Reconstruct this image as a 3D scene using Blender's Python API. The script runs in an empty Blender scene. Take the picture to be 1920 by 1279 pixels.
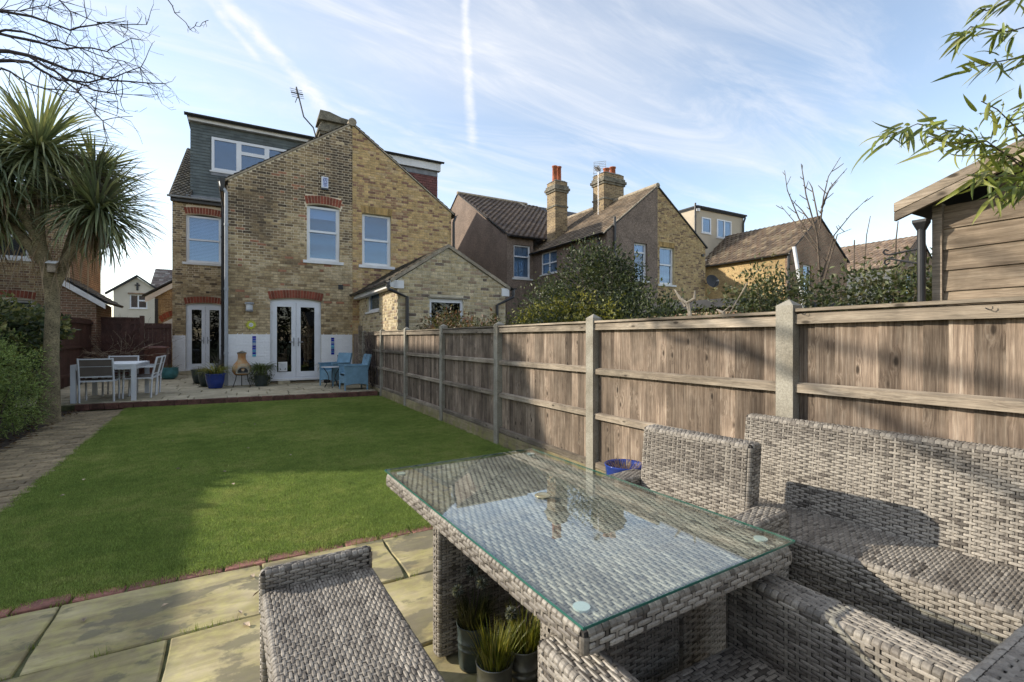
import bpy, math, random
import numpy as np
from mathutils import Vector, Matrix
from mathutils.geometry import tessellate_polygon

R = math.radians
rng = random.Random(11)
nrs = np.random.RandomState(5)
scene = bpy.context.scene
COL = scene.collection

# ------------------------------------------------------------------ camera
cd = bpy.data.cameras.new('camera')
cam = bpy.data.objects.new('camera', cd); COL.objects.link(cam)
cam.location = (0, 0, 1.35)
cam.rotation_euler = (R(90), 0, R(-29.57))
cd.sensor_width = 36; cd.lens = 890 / 1920 * 36
cd.shift_y = -3.5 / 1920
cd.clip_start = 0.05; cd.clip_end = 2000
cd.dof.use_dof = True; cd.dof.focus_distance = 4.5; cd.dof.aperture_fstop = 8
scene.camera = cam

# ------------------------------------------------------------------ light
SUN = Vector((-1.0, 0.76, 0.0)).normalized()
ELEV = R(22.5)
sun_dir = Vector((SUN.x * math.cos(ELEV), SUN.y * math.cos(ELEV), math.sin(ELEV)))
sd = bpy.data.lights.new('sun', 'SUN'); sd.energy = 2.0; sd.angle = R(0.6); sd.color = (1.0, 0.91, 0.77)
so = bpy.data.objects.new('sun', sd); COL.objects.link(so)
so.rotation_euler = sun_dir.to_track_quat('Z', 'Y').to_euler()
so.location = sun_dir * 60

world = bpy.data.worlds.new('World'); scene.world = world; world.use_nodes = True
def make_world():
    nt = world.node_tree; nd = nt.nodes; L = nt.links
    for n in list(nd): nd.remove(n)
    out = nd.new('ShaderNodeOutputWorld'); bg = nd.new('ShaderNodeBackground')
    bg.inputs['Strength'].default_value = 0.15
    sky = nd.new('ShaderNodeTexSky'); sky.sky_type = 'NISHITA'; sky.sun_disc = False
    sky.sun_elevation = ELEV; sky.sun_rotation = math.atan2(SUN.x, SUN.y)
    sky.air_density = 1.0; sky.dust_density = 0.15; sky.ozone_density = 1.6
    tc = nd.new('ShaderNodeTexCoord')
    sep = nd.new('ShaderNodeSeparateXYZ'); L.new(tc.outputs['Generated'], sep.inputs[0])
    def math_(op, a, b=None, c=None, clamp=False):
        n = nd.new('ShaderNodeMath'); n.operation = op; n.use_clamp = clamp
        for i, v in enumerate((a, b, c)):
            if v is None: continue
            if isinstance(v, (int, float)): n.inputs[i].default_value = v
            else: L.new(v, n.inputs[i])
        return n.outputs[0]
    zc = math_('MAXIMUM', sep.outputs[2], 0.0)
    den = math_('ADD', zc, 0.10)
    px = math_('DIVIDE', sep.outputs[0], den); py = math_('DIVIDE', sep.outputs[1], den)
    comb = nd.new('ShaderNodeCombineXYZ'); L.new(px, comb.inputs[0]); L.new(py, comb.inputs[1])
    # veils of cirrus, streaked along one wind direction
    def noise(rot, sc, scale, detail, rough, dist=0.0, off=(0, 0, 0)):
        mp = nd.new('ShaderNodeMapping'); mp.inputs['Rotation'].default_value = (0, 0, R(rot)); mp.inputs['Scale'].default_value = sc
        mp.inputs['Location'].default_value = off
        L.new(comb.outputs[0], mp.inputs[0])
        nz = nd.new('ShaderNodeTexNoise'); nz.inputs['Scale'].default_value = scale; nz.inputs['Detail'].default_value = detail
        nz.inputs['Roughness'].default_value = rough; nz.inputs['Distortion'].default_value = dist
        L.new(mp.outputs[0], nz.inputs[0]); return nz.outputs[0]
    def ramp(v, a, b):
        n = nd.new('ShaderNodeMapRange'); n.interpolation_type = 'SMOOTHSTEP'
        L.new(v, n.inputs[0]); n.inputs[1].default_value = a; n.inputs[2].default_value = b; return n.outputs[0]
    n1 = ramp(noise(62, (0.5, 1.1, 1), 0.55, 7, 0.52, 0.5, (3.1, 0.4, 0)), 0.36, 0.68)
    n2 = ramp(noise(70, (0.7, 2.6, 1), 1.5, 10, 0.64, 1.1, (1.0, 2.0, 0)), 0.38, 0.76)
    n3 = ramp(noise(20, (1, 1, 1), 9.0, 6, 0.6, 0.2), 0.50, 0.80)
    n4 = ramp(noise(0, (1, 1, 1), 0.5, 2, 0.5, 0.0, (5.0, 3.0, 0)), 0.50, 0.62)
    veil = math_('ADD', math_('MULTIPLY', n1, 0.50), math_('MULTIPLY', n2, 0.48))
    veil = math_('ADD', veil, math_('MULTIPLY', math_('MULTIPLY', n3, n4), 0.14))
    # condensation trails: straight ribbons on the cloud plane
    wob = noise(0, (1, 1, 1), 3.0, 5, 0.6)
    wob2 = noise(0, (1, 1, 1), 11.0, 5, 0.65, 0.3)
    def trail(p0, p1, w0, w1, amt):
        dx, dy = p1[0] - p0[0], p1[1] - p0[1]; ln = math.hypot(dx, dy); dx /= ln; dy /= ln
        ax = math_('SUBTRACT', px, p0[0]); ay = math_('SUBTRACT', py, p0[1])
        along = math_('ADD', math_('MULTIPLY', ax, dx), math_('MULTIPLY', ay, dy))
        across = math_('ADD', math_('MULTIPLY', ax, -dy), math_('MULTIPLY', ay, dx))
        across = math_('ADD', across, math_('MULTIPLY', math_('SUBTRACT', wob, 0.5), 0.30 * (w0 + w1) * 5))
        t = math_('DIVIDE', along, ln)
        wd = math_('ADD', math_('MULTIPLY', t, w1 - w0), w0)
        wd = math_('MULTIPLY', wd, math_('ADD', math_('MULTIPLY', wob2, 1.3), 0.35))
        m = math_('SUBTRACT', 1.0, ramp(math_('DIVIDE', math_('ABSOLUTE', across), math_('MAXIMUM', wd, 0.002)), 0.0, 1.5))
        m = math_('MULTIPLY', m, ramp(t, -0.05, 0.12)); m = math_('MULTIPLY', m, math_('SUBTRACT', 1.0, ramp(t, 0.82, 1.05)))
        m = math_('MULTIPLY', m, math_('ADD', math_('SUBTRACT', math_('MULTIPLY', wob2, 2.6), 0.55, clamp=True), 0.0, clamp=True))
        return math_('MULTIPLY', m, amt * 0.68)
    acc = None
    for tr in TRAILS:
        m = trail(*tr); acc = m if acc is None else math_('ADD', acc, m)
    hz = math_('SUBTRACT', 1.0, ramp(sep.outputs[2], 0.0, 0.30))          # milky air low down
    tosun = nd.new('ShaderNodeVectorMath'); tosun.operation = 'DOT_PRODUCT'
    L.new(tc.outputs['Generated'], tosun.inputs[0]); tosun.inputs[1].default_value = sun_dir
    gl = ramp(tosun.outputs['Value'], -0.25, 0.95)
    veil = math_('ADD', veil, math_('MULTIPLY', hz, 0.08))
    veil = math_('ADD', veil, math_('MULTIPLY', gl, 0.03))
    tot = math_('ADD', veil, acc, clamp=True)
    tot = math_('MINIMUM', tot, 0.96)
    mix = nd.new('ShaderNodeMix'); mix.data_type = 'RGBA'; L.new(tot, mix.inputs[0])
    mul = nd.new('ShaderNodeMix'); mul.data_type = 'RGBA'; mul.blend_type = 'MULTIPLY'; mul.inputs[0].default_value = 1
    L.new(sky.outputs[0], mul.inputs[6]); mul.inputs[7].default_value = SKYGAIN
    L.new(mul.outputs[2], mix.inputs[6]); mix.inputs[7].default_value = CLOUD
    L.new(mix.outputs[2], bg.inputs['Color']); L.new(bg.outputs[0], out.inputs['Surface'])
# end points of the trails on the plane one unit up (x east of the garden, y towards the houses)
TRAILS = [((-0.12, 1.26), (0.29, 1.81), 0.020, 0.034, 0.85),
          ((-0.11, 1.31), (0.045, 1.60), 0.014, 0.012, 0.60),
          ((0.43, 0.99), (0.84, 1.82), 0.009, 0.022, 0.75),
          ((0.26, 1.70), (0.72, 1.83), 0.010, 0.040, 0.35)]
SKYGAIN = (0.89, 0.76, 0.67, 1)
CLOUD = (2.42, 2.46, 2.58, 1)
make_world()

vs = scene.view_settings
vs.view_transform = 'Standard'; vs.look = 'None'; vs.gamma = 1; vs.use_curve_mapping = False
vs.exposure = 1.5
scene.render.engine = 'CYCLES'
cy = scene.cycles
cy.use_denoising = True
cy.max_bounces = 8; cy.transparent_max_bounces = 16; cy.diffuse_bounces = 3; cy.glossy_bounces = 3
cy.caustics_reflective = False; cy.caustics_refractive = False
cy.use_adaptive_sampling = True; cy.adaptive_threshold = 0.015

# ------------------------------------------------------------------ geometry helpers
class F:
    """A wall frame: u to the right as one looks at the face, v up, w out of the face."""
    def __init__(s, x, y, z=0.0, ang=0.0):
        a = R(ang); s.o = Vector((x, y, z)); s.u = Vector((math.cos(a), math.sin(a), 0)); s.w = Vector((math.sin(a), -math.cos(a), 0)); s.v = Vector((0, 0, 1)); s.ang = ang
    def __call__(s, u, v, w=0.0):
        p = s.o + s.u * u + s.v * v + s.w * w; return (p.x, p.y, p.z)
class FX(F):
    """A general frame from three axes."""
    def __init__(s, o, u, v, w):
        s.o = Vector(o); s.u = Vector(u).normalized(); s.v = Vector(v).normalized(); s.w = Vector(w).normalized(); s.ang = 0

ID = FX((0, 0, 0), (1, 0, 0), (0, 1, 0), (0, 0, 1))

class G:
    def __init__(s): s.v = []; s.f = []; s.c = []
    def add(s, vs, fs, c=None):
        n = len(s.v); s.v.extend(vs); s.f.extend([tuple(i + n for i in f) for f in fs]); s.c.extend([c] * len(fs)); return s
    def fbox(s, T, u0, u1, v0, v1, w0, w1, c=None, back=True):
        vs = [T(u0, v0, w0), T(u1, v0, w0), T(u1, v1, w0), T(u0, v1, w0), T(u0, v0, w1), T(u1, v0, w1), T(u1, v1, w1), T(u0, v1, w1)]
        fs = [(4, 5, 6, 7), (0, 1, 5, 4), (1, 2, 6, 5), (2, 3, 7, 6), (3, 0, 4, 7)]
        if back: fs.append((3, 2, 1, 0))
        return s.add(vs, fs, c)
    def box(s, x0, x1, y0, y1, z0, z1, c=None): return s.fbox(ID, x0, x1, y0, y1, z0, z1, c)
    def prism(s, T, poly, w0, w1, holes=(), c=None):
        loops = [list(poly)] + [list(h) for h in holes]
        tri = tessellate_polygon([[Vector((p[0], p[1], 0)) for p in lp] for lp in loops])
        flat = [p for lp in loops for p in lp]; n = len(flat)
        def area(t): a, b, d = (flat[i] for i in t); return (b[0] - a[0]) * (d[1] - a[1]) - (b[1] - a[1]) * (d[0] - a[0])
        tri = [t if area(t) > 0 else (t[0], t[2], t[1]) for t in tri]
        vs = [T(p[0], p[1], w1) for p in flat] + [T(p[0], p[1], w0) for p in flat]
        fs = [tuple(t) for t in tri] + [(t[2] + n, t[1] + n, t[0] + n) for t in tri]
        k = 0
        for lp in loops:
            m = len(lp); sa = sum(lp[i][0] * lp[(i + 1) % m][1] - lp[(i + 1) % m][0] * lp[i][1] for i in range(m))
            for i in range(m):
                a, b = k + i, k + (i + 1) % m
                ccw = (sa > 0) == (k == 0)
                fs.append((a, a + n, b + n, b) if ccw else (b, b + n, a + n, a))
            k += m
        return s.add(vs, fs, c)
    def tube(s, pts, r, n=6, cap=True, c=None):
        pts = [Vector(p) for p in pts]; rs = r if isinstance(r, (list, tuple)) else [r] * len(pts)
        vs = []; fs = []
        prev = None
        for i, p in enumerate(pts):
            d = (pts[min(i + 1, len(pts) - 1)] - pts[max(i - 1, 0)]).normalized()
            if prev is None:
                a = Vector((0, 0, 1)) if abs(d.z) < 0.9 else Vector((1, 0, 0))
                x = d.cross(a).normalized()
            else:
                x = (prev - d * prev.dot(d)).normalized()
            prev = x; y = d.cross(x)
            for k in range(n):
                t = 2 * math.pi * k / n; q = p + (x * math.cos(t) + y * math.sin(t)) * rs[i]; vs.append((q.x, q.y, q.z))
        for i in range(len(pts) - 1):
            for k in range(n):
                a = i * n + k; b = i * n + (k + 1) % n; fs.append((a, b, b + n, a + n))
        if cap:
            fs.append(tuple(range(n - 1, -1, -1))); m = (len(pts) - 1) * n; fs.append(tuple(range(m, m + n)))
        return s.add(vs, fs, c)
    def lathe(s, prof, cx, cy, n=20, c=None, a0=0.0):
        vs = []; fs = []
        for (r, z) in prof:
            for k in range(n):
                t = a0 + 2 * math.pi * k / n; vs.append((cx + r * math.cos(t), cy + r * math.sin(t), z))
        for i in range(len(prof) - 1):
            for k in range(n):
                a = i * n + k; b = i * n + (k + 1) % n; fs.append((a, b, b + n, a + n))
        return s.add(vs, fs, c)
    def build(s, name, mat, parent=None, smooth=False, kind=None, world=True):
        me = bpy.data.meshes.new(name)
        off = Vector((0, 0, 0))
        if parent is not None and world:
            p = parent
            while p is not None: off += p.location; p = p.parent
        v = np.array(s.v, dtype=np.float64).reshape(-1, 3) - np.array(off)
        me.from_pydata(v.tolist(), [], s.f)
        if any(c is not None for c in s.c):
            at = me.attributes.new('Col', 'FLOAT_COLOR', 'FACE')
            arr = np.ones((len(s.f), 4), dtype=np.float32)
            for i, c in enumerate(s.c):
                if c is not None: arr[i, :3] = c[:3]
            at.data.foreach_set('color', arr.ravel())
        if smooth: me.polygons.foreach_set('use_smooth', [True] * len(me.polygons))
        me.materials.append(mat); me.update()
        o = bpy.data.objects.new(name, me); COL.objects.link(o)
        if parent is not None: o.parent = parent
        if kind: o['kind'] = kind
        return o

def thing(name, label, cat, loc=(0, 0, 0), rz=0.0, group=None):
    o = bpy.data.objects.new(name, None); o.empty_display_size = 0.1; COL.objects.link(o)
    o.location = loc; o.rotation_euler = (0, 0, rz)
    return tag(o, label, cat, group)
def tag(o, label, cat, group=None):
    o['label'] = label; o['category'] = cat
    if group: o['group'] = group
    return o
def copy_tree(o, parent=None):
    c = o.copy(); COL.objects.link(c)
    if parent is not None: c.parent = parent
    for ch in list(o.children): copy_tree(ch, c)
    return c
def dup(root, loc, rz, label, group=None):
    c = copy_tree(root); c.location = loc; c.rotation_euler = (0, 0, rz); c['label'] = label
    if group: c['group'] = group
    return c
def struct(o): o['kind'] = 'structure'; return o
def place(mesh, name, parent, loc, rz=0.0, scale=(1, 1, 1), rot=None):
    o = bpy.data.objects.new(name, mesh); COL.objects.link(o)
    off = Vector((0, 0, 0)); p = parent
    while p is not None: off += p.location; p = p.parent
    o.parent = parent; o.location = Vector(loc) - off
    if rot is not None: o.rotation_euler = rot
    else: o.rotation_euler = (0, 0, rz)
    o.scale = scale
    return o

# ------------------------------------------------------------------ materials
class NT:
    def __init__(s, name):
        s.m = bpy.data.materials.new(name); s.m.use_nodes = True; s.t = s.m.node_tree; s.n = s.t.nodes; s.l = s.t.links
        s.b = s.n['Principled BSDF']
        s.geo = None
    def pos(s):
        if s.geo is None: s.geo = s.n.new('ShaderNodeNewGeometry')
        return s.geo.outputs['Position']
    def island(s):
        s.pos(); return s.geo.outputs['Random Per Island']
    def mapped(s, vec, scale=(1, 1, 1), rot=(0, 0, 0), loc=(0, 0, 0)):
        m = s.n.new('ShaderNodeMapping'); m.inputs['Scale'].default_value = scale; m.inputs['Rotation'].default_value = rot; m.inputs['Location'].default_value = loc
        s.l.new(vec, m.inputs[0]); return m.outputs[0]
    def noise(s, vec, scale, detail=4, rough=0.55, dist=0.0):
        n = s.n.new('ShaderNodeTexNoise'); n.inputs['Scale'].default_value = scale; n.inputs['Detail'].default_value = detail
        n.inputs['Roughness'].default_value = rough; n.inputs['Distortion'].default_value = dist; s.l.new(vec, n.inputs['Vector']); return n.outputs[0]
    def voro(s, vec, scale, feat='F1'):
        n = s.n.new('ShaderNodeTexVoronoi'); n.feature = feat; n.inputs['Scale'].default_value = scale; s.l.new(vec, n.inputs['Vector']); return n.outputs[0]
    def ramp(s, v, stops):
        n = s.n.new('ShaderNodeValToRGB'); cr = n.color_ramp
        while len(cr.elements) < len(stops): cr.elements.new(0.5)
        for e, (p, c) in zip(cr.elements, stops):
            e.position = p; e.color = (*c, 1) if not isinstance(c, (int, float)) else (c, c, c, 1)
        s.l.new(v, n.inputs[0]); return n.outputs[0]
    def rng(s, v, a, b, c=0.0, d=1.0):
        n = s.n.new('ShaderNodeMapRange'); n.interpolation_type = 'SMOOTHSTEP'; s.l.new(v, n.inputs[0])
        for i, k in enumerate((a, b, c, d)): n.inputs[i + 1].default_value = k
        return n.outputs[0]
    def mix(s, fac, a, b, mode='MIX'):
        n = s.n.new('ShaderNodeMix'); n.data_type = 'RGBA'; n.blend_type = mode
        for i, v in ((0, fac), (6, a), (7, b)):
            if isinstance(v, (int, float)):
                n.inputs[i].default_value = v if i == 0 else (v, v, v, 1)
            elif isinstance(v, tuple): n.inputs[i].default_value = (*v[:3], 1)
            else: s.l.new(v, n.inputs[i])
        return n.outputs[2]
    def math(s, op, a, b=0.0):
        n = s.n.new('ShaderNodeMath'); n.operation = op
        for i, v in enumerate((a, b)):
            if isinstance(v, (int, float)): n.inputs[i].default_value = v
            else: s.l.new(v, n.inputs[i])
        return n.outputs[0]
    def attr(s, name='Col'):
        n = s.n.new('ShaderNodeAttribute'); n.attribute_name = name; return n.outputs['Color']
    def objrand(s):
        n = s.n.new('ShaderNodeObjectInfo'); return n.outputs['Random']
    def bump(s, h, strength=0.3, dist=0.01):
        n = s.n.new('ShaderNodeBump'); n.inputs['Strength'].default_value = strength; n.inputs['Distance'].default_value = dist
        s.l.new(h, n.inputs['Height']); s.l.new(n.outputs[0], s.b.inputs['Normal'])
    def col(s, c):
        if isinstance(c, tuple): s.b.inputs['Base Color'].default_value = (*c[:3], 1)
        else: s.l.new(c, s.b.inputs['Base Color'])
    def rough(s, r, spec=None):
        if isinstance(r, (int, float)): s.b.inputs['Roughness'].default_value = r
        else: s.l.new(r, s.b.inputs['Roughness'])
        if spec is not None: s.b.inputs['Specular IOR Level'].default_value = spec

def simple(name, c, rough=0.6, vary=0.15, scale=6.0, bump=0.0, bscale=60.0, metal=0.0, spec=None, orand=0.0, attr=False, fine=None):
    t = NT(name); base = t.attr() if attr else c
    n = t.noise(t.pos(), scale, 5)
    m = t.rng(n, 0.3, 0.7, 1 - vary, 1 + vary)
    colr = t.mix(1.0, base, m, 'MULTIPLY')
    if fine:
        n2 = t.noise(t.pos(), fine[0], 3); colr = t.mix(1.0, colr, t.rng(n2, 0.3, 0.7, 1 - fine[1], 1 + fine[1]), 'MULTIPLY')
    if orand: colr = t.mix(1.0, colr, t.rng(t.objrand(), 0, 1, 1 - orand, 1 + orand), 'MULTIPLY')
    t.col(colr); t.rough(rough, spec); t.b.inputs['Metallic'].default_value = metal
    if bump: t.bump(t.noise(t.pos(), bscale, 4), bump, 0.01)
    return t.m

MT = {}
MT['white'] = simple('white_upvc', (0.74, 0.76, 0.80), 0.35, 0.04, 3)
MT['white_rough'] = simple('white_painted_board', (0.72, 0.72, 0.72), 0.6, 0.10, 3)
MT['brick'] = simple('brick', None, 0.9, 0.22, 9, 0.5, 140, attr=True, fine=(90, 0.22))
def mortar_old():
    t = NT('patchy_mortar'); p = t.pos(); sp = t.n.new('ShaderNodeSeparateXYZ'); t.l.new(p, sp.inputs[0])
    n = t.noise(p, 0.9, 5, 0.6); hgt = t.rng(sp.outputs[2], 1.5, 6.0, -0.10, 0.14)
    m = t.rng(t.math('ADD', n, hgt), 0.42, 0.60)
    c = t.mix(m, (0.30, 0.235, 0.145), (0.80, 0.69, 0.52)); c = t.mix(1.0, c, t.rng(t.noise(p, 60, 4), 0.3, 0.7, 0.88, 1.12), 'MULTIPLY')
    t.col(c); t.rough(0.95); t.bump(t.noise(p, 160, 4), 0.4, 0.01); return t.m
MT['mortar_pale'] = mortar_old()
MT['mortar_yellow'] = simple('yellow_mortar', (0.52, 0.41, 0.235), 0.95, 0.2, 2.2, 0.4, 160, fine=(60, 0.12))
MT['mortar_grey'] = simple('grey_mortar', (0.56, 0.50, 0.37), 0.95, 0.2, 2.2, 0.4, 160, fine=(60, 0.12))
MT['paintbrick'] = simple('white_masonry_paint', (0.86, 0.865, 0.88), 0.7, 0.03, 3, 0.1, 60, fine=(25, 0.03))
MT['black'] = simple('black_plastic', (0.022, 0.022, 0.024), 0.4, 0.2, 8)
MT['black_iron'] = simple('black_iron', (0.02, 0.02, 0.022), 0.5, 0.2, 8)
MT['grey_plastic'] = simple('grey_plastic', (0.36, 0.38, 0.41), 0.45, 0.08, 4)
MT['lead'] = simple('lead_flashing', (0.20, 0.21, 0.23), 0.55, 0.2, 5)
MT['tile'] = simple('roof_tile', None, 0.85, 0.22, 3.0, 0.35, 120, attr=True, fine=(40, 0.2))
MT['slate'] = simple('grey_green_slate', (0.098, 0.118, 0.118), 0.6, 0.18, 2.0, 0.2, 90, orand=0.14, fine=(50, 0.1))
MT['redslate'] = simple('red_brown_slate', (0.15, 0.052, 0.042), 0.65, 0.18, 2.0, 0.2, 90, orand=0.14, fine=(50, 0.1))
MT['cement'] = simple('cement_fillet', (0.33, 0.28, 0.21), 0.95, 0.25, 4, 0.5, 90, fine=(30, 0.15))
MT['chimney_stone'] = simple('weathered_render', (0.17, 0.155, 0.12), 0.95, 0.4, 5, 0.8, 50, fine=(30, 0.3))
MT['terracotta'] = simple('terracotta', (0.40, 0.12, 0.055), 0.8, 0.2, 5, 0.2, 80)
MT['cream'] = simple('cream_render', (0.60, 0.55, 0.46), 0.9, 0.06, 1.5, 0.2, 120)
MT['creamlit'] = simple('sunlit_cream_render', (0.50, 0.43, 0.33), 0.9, 0.06, 1.5, 0.2, 120)  # warmer, darker copy of the cream, toned for sunlight on the dormer
def concrete():
    t = NT('concrete'); p = t.pos(); v = t.voro(p, 95); n = t.noise(p, 4, 6, 0.6); n2 = t.noise(p, 110, 3)
    c = t.ramp(n, [(0.3, (0.22, 0.195, 0.15)), (0.5, (0.31, 0.285, 0.23)), (0.7, (0.40, 0.375, 0.31))]); c = t.mix(1.0, c, t.rng(n2, 0.3, 0.7, 0.82, 1.14), 'MULTIPLY')
    pit = t.math('MULTIPLY', t.rng(v, 0.10, 0.22, 1.0, 0.0), t.rng(t.noise(p, 22, 2), 0.5, 0.6)); c = t.mix(t.math('MULTIPLY', pit, 0.75), c, (0.07, 0.06, 0.05)); t.col(c); t.rough(0.92); t.bump(n2, 0.4, 0.005); return t.m
MT['concrete'] = concrete()
MT['soil'] = simple('dark_soil', (0.045, 0.032, 0.022), 0.95, 0.4, 9, 1.0, 40, fine=(60, 0.4))
MT['blue_glaze'] = simple('blue_glaze', (0.018, 0.045, 0.24), 0.18, 0.15, 8)
MT['teal_glaze'] = simple('teal_glaze', (0.06, 0.20, 0.22), 0.3, 0.2, 8)
MT['dark_pot'] = simple('dark_green_pot', (0.035, 0.05, 0.05), 0.35, 0.3, 10)
MT['bin'] = simple('brown_plastic', (0.16, 0.062, 0.040), 0.5, 0.12, 5)
MT['alu'] = simple('white_aluminium', (0.66, 0.68, 0.70), 0.35, 0.04, 4)
MT['sling'] = simple('taupe_mesh_fabric', (0.15, 0.125, 0.105), 0.8, 0.08, 6, 0.3, 300)
MT['bluewicker'] = simple('blue_wicker', (0.20, 0.36, 0.49), 0.55, 0.12, 8, 0.5, 200, fine=(140, 0.12))
MT['galv'] = simple('galvanised_steel', (0.30, 0.31, 0.30), 0.42, 0.25, 12, 0.1, 60, metal=0.7)
MT['bark'] = simple('bark', (0.115, 0.088, 0.065), 0.95, 0.35, 9, 0.8, 50, fine=(70, 0.25))
MT['twig'] = simple('dark_twig', (0.060, 0.045, 0.042), 0.9, 0.3, 20)
MT['palewood'] = simple('pale_bare_wood', (0.46, 0.38, 0.28), 0.85, 0.2, 20)
MT['redtwig'] = simple('red_brown_twigs', (0.10, 0.05, 0.04), 0.9, 0.3, 20)
def leafmat(name, rough):
    t = NT(name); c = t.attr(); c = t.mix(1.0, c, t.rng(t.noise(t.pos(), 5, 4), 0.3, 0.7, 0.86, 1.14), 'MULTIPLY'); t.col(c); t.rough(rough, 0.4)
    tl = t.n.new('ShaderNodeBsdfTranslucent'); t.l.new(t.mix(1.0, c, (1.25, 1.2, 0.7), 'MULTIPLY'), tl.inputs[0]); mx = t.n.new('ShaderNodeMixShader'); mx.inputs[0].default_value = 0.28
    t.l.new(t.b.outputs[0], mx.inputs[1]); t.l.new(tl.outputs[0], mx.inputs[2]); t.l.new(mx.outputs[0], t.n['Material Output'].inputs['Surface']); return t.m
MT['leaf'] = leafmat('leaf', 0.45)
MT['strap'] = leafmat('strap_leaf', 0.42)
MT['brown_fence'] = simple('dark_stained_timber', (0.075, 0.036, 0.028), 0.75, 0.25, 4, 0.3, 60, orand=0.16, fine=(30, 0.15))
MT['inner_shade'] = simple('painted_inner_shade', (0.030, 0.033, 0.038), 0.9, 0.3, 1.5)  # near-black colour stands for shade behind glass and in the chiminea mouth
MT['blind'] = simple('white_slat_blind', (0.60, 0.64, 0.70), 0.6, 0.04, 5)
MT['curtain'] = simple('pale_curtain', (0.60, 0.58, 0.53), 0.9, 0.06, 5)
MT['aerial'] = simple('aerial_metal', (0.55, 0.56, 0.58), 0.35, 0.1, 5, metal=0.6)
MT['aerial_dark'] = simple('dark_aerial_metal', (0.05, 0.05, 0.055), 0.5, 0.2, 5)
MT['felt'] = simple('roofing_felt', (0.035, 0.036, 0.04), 0.8, 0.25, 5)
MT['yellow'] = simple('yellow_green_enamel', (0.70, 0.74, 0.06), 0.4, 0.15, 15)
MT['mos'] = simple('blue_glass_tile', None, 0.15, 0.05, 5, attr=True)
MT['print'] = simple('printed_panel', None, 0.4, 0.02, 5, attr=True)
MT['clay'] = None
MT['ground'] = simple('rough_grass_ground', (0.055, 0.07, 0.025), 0.95, 0.4, 1.2, 0.6, 20)
MT['lamp_grey'] = simple('grey_lamp_metal', (0.30, 0.31, 0.33), 0.4, 0.1, 8)
MT['lamp_glass'] = simple('frosted_lamp_glass', (0.60, 0.62, 0.64), 0.3, 0.05, 8)
MT['disc'] = simple('pale_glass_pad', (0.55, 0.62, 0.58), 0.25, 0.05, 8)
MT['glassedge'] = simple('green_glass_edge', (0.03, 0.13, 0.10), 0.1, 0.1, 8)
MT['brass'] = simple('pale_brass', (0.45, 0.40, 0.24), 0.25, 0.1, 8, metal=0.6)
MT['leaflitter'] = simple('dry_leaf', (0.40, 0.31, 0.22), 0.8, 0.3, 30, orand=0.35)

def glass_mat(name, tint, base, ior, rough=0.0, gtint=(0.95, 0.97, 1.0)):
    """Thin window glass: clear with a mirror share that grows at grazing angles."""
    t = NT(name); t.n.remove(t.b)
    tr = t.n.new('ShaderNodeBsdfTransparent'); tr.inputs[0].default_value = (*tint, 1)
    gl = t.n.new('ShaderNodeBsdfGlossy'); gl.inputs['Roughness'].default_value = rough; gl.inputs[0].default_value = (*gtint, 1)
    t.pos(); dt_ = t.n.new('ShaderNodeVectorMath'); dt_.operation = 'DOT_PRODUCT'
    t.l.new(t.geo.outputs['Normal'], dt_.inputs[0]); t.l.new(t.geo.outputs['Incoming'], dt_.inputs[1])
    c = t.math('SUBTRACT', 1.0, t.math('ABSOLUTE', dt_.outputs['Value'])); f0 = ((ior - 1) / (ior + 1)) ** 2 + base
    fac = t.math('ADD', t.math('MULTIPLY', t.math('POWER', c, 5.0), 1 - f0), f0)
    mx = t.n.new('ShaderNodeMixShader'); t.l.new(fac, mx.inputs[0])
    t.l.new(tr.outputs[0], mx.inputs[1]); t.l.new(gl.outputs[0], mx.inputs[2])
    t.l.new(mx.outputs[0], t.n['Material Output'].inputs['Surface']); return t.m
MT['glass'] = glass_mat('window_glass', (0.66, 0.76, 0.88), 0.075, 1.5, 0.01, (0.68, 0.80, 0.95))  # blue of the reflected sky is put into the gloss tint
MT['glass_dim'] = glass_mat('door_glass', (0.60, 0.62, 0.62), 0.0, 1.5, 0.01, (0.75, 0.78, 0.80))
MT['tableglass'] = glass_mat('table_glass', (0.94, 0.97, 0.955), 0.0, 1.5)

def brick_far(name, c1, c2, mortar):
    """Courses too far off to tell apart: brick pattern laid on any upright wall."""
    t = NT(name); sp = t.n.new('ShaderNodeSeparateXYZ'); t.l.new(t.pos(), sp.inputs[0])
    cb = t.n.new('ShaderNodeCombineXYZ'); t.l.new(t.math('ADD', sp.outputs[0], sp.outputs[1]), cb.inputs[0]); t.l.new(sp.outputs[2], cb.inputs[1])
    b = t.n.new('ShaderNodeTexBrick'); t.l.new(cb.outputs[0], b.inputs['Vector'])
    b.inputs['Color1'].default_value = (*c1, 1); b.inputs['Color2'].default_value = (*c2, 1); b.inputs['Mortar'].default_value = (*mortar, 1)
    b.inputs['Scale'].default_value = 1.0; b.inputs['Brick Width'].default_value = 0.225; b.inputs['Row Height'].default_value = 0.075; b.inputs['Mortar Size'].default_value = 0.008; b.inputs['Bias'].default_value = -0.1
    n = t.noise(t.pos(), 1.2, 6); c = t.mix(1.0, b.outputs[0], t.rng(n, 0.3, 0.7, 0.75, 1.25), 'MULTIPLY')
    n2 = t.noise(t.pos(), 18, 3); c = t.mix(1.0, c, t.rng(n2, 0.3, 0.7, 0.75, 1.25), 'MULTIPLY')
    t.col(c); t.rough(0.9); t.bump(b.outputs[1], -0.5, 0.01); return t.m
MT['brickfar'] = brick_far('far_stock_brick', (0.33, 0.235, 0.12), (0.20, 0.13, 0.075), (0.40, 0.33, 0.22))
MT['brickyellow'] = brick_far('far_yellow_brick', (0.43, 0.30, 0.13), (0.33, 0.21, 0.09), (0.42, 0.33, 0.19))
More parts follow.
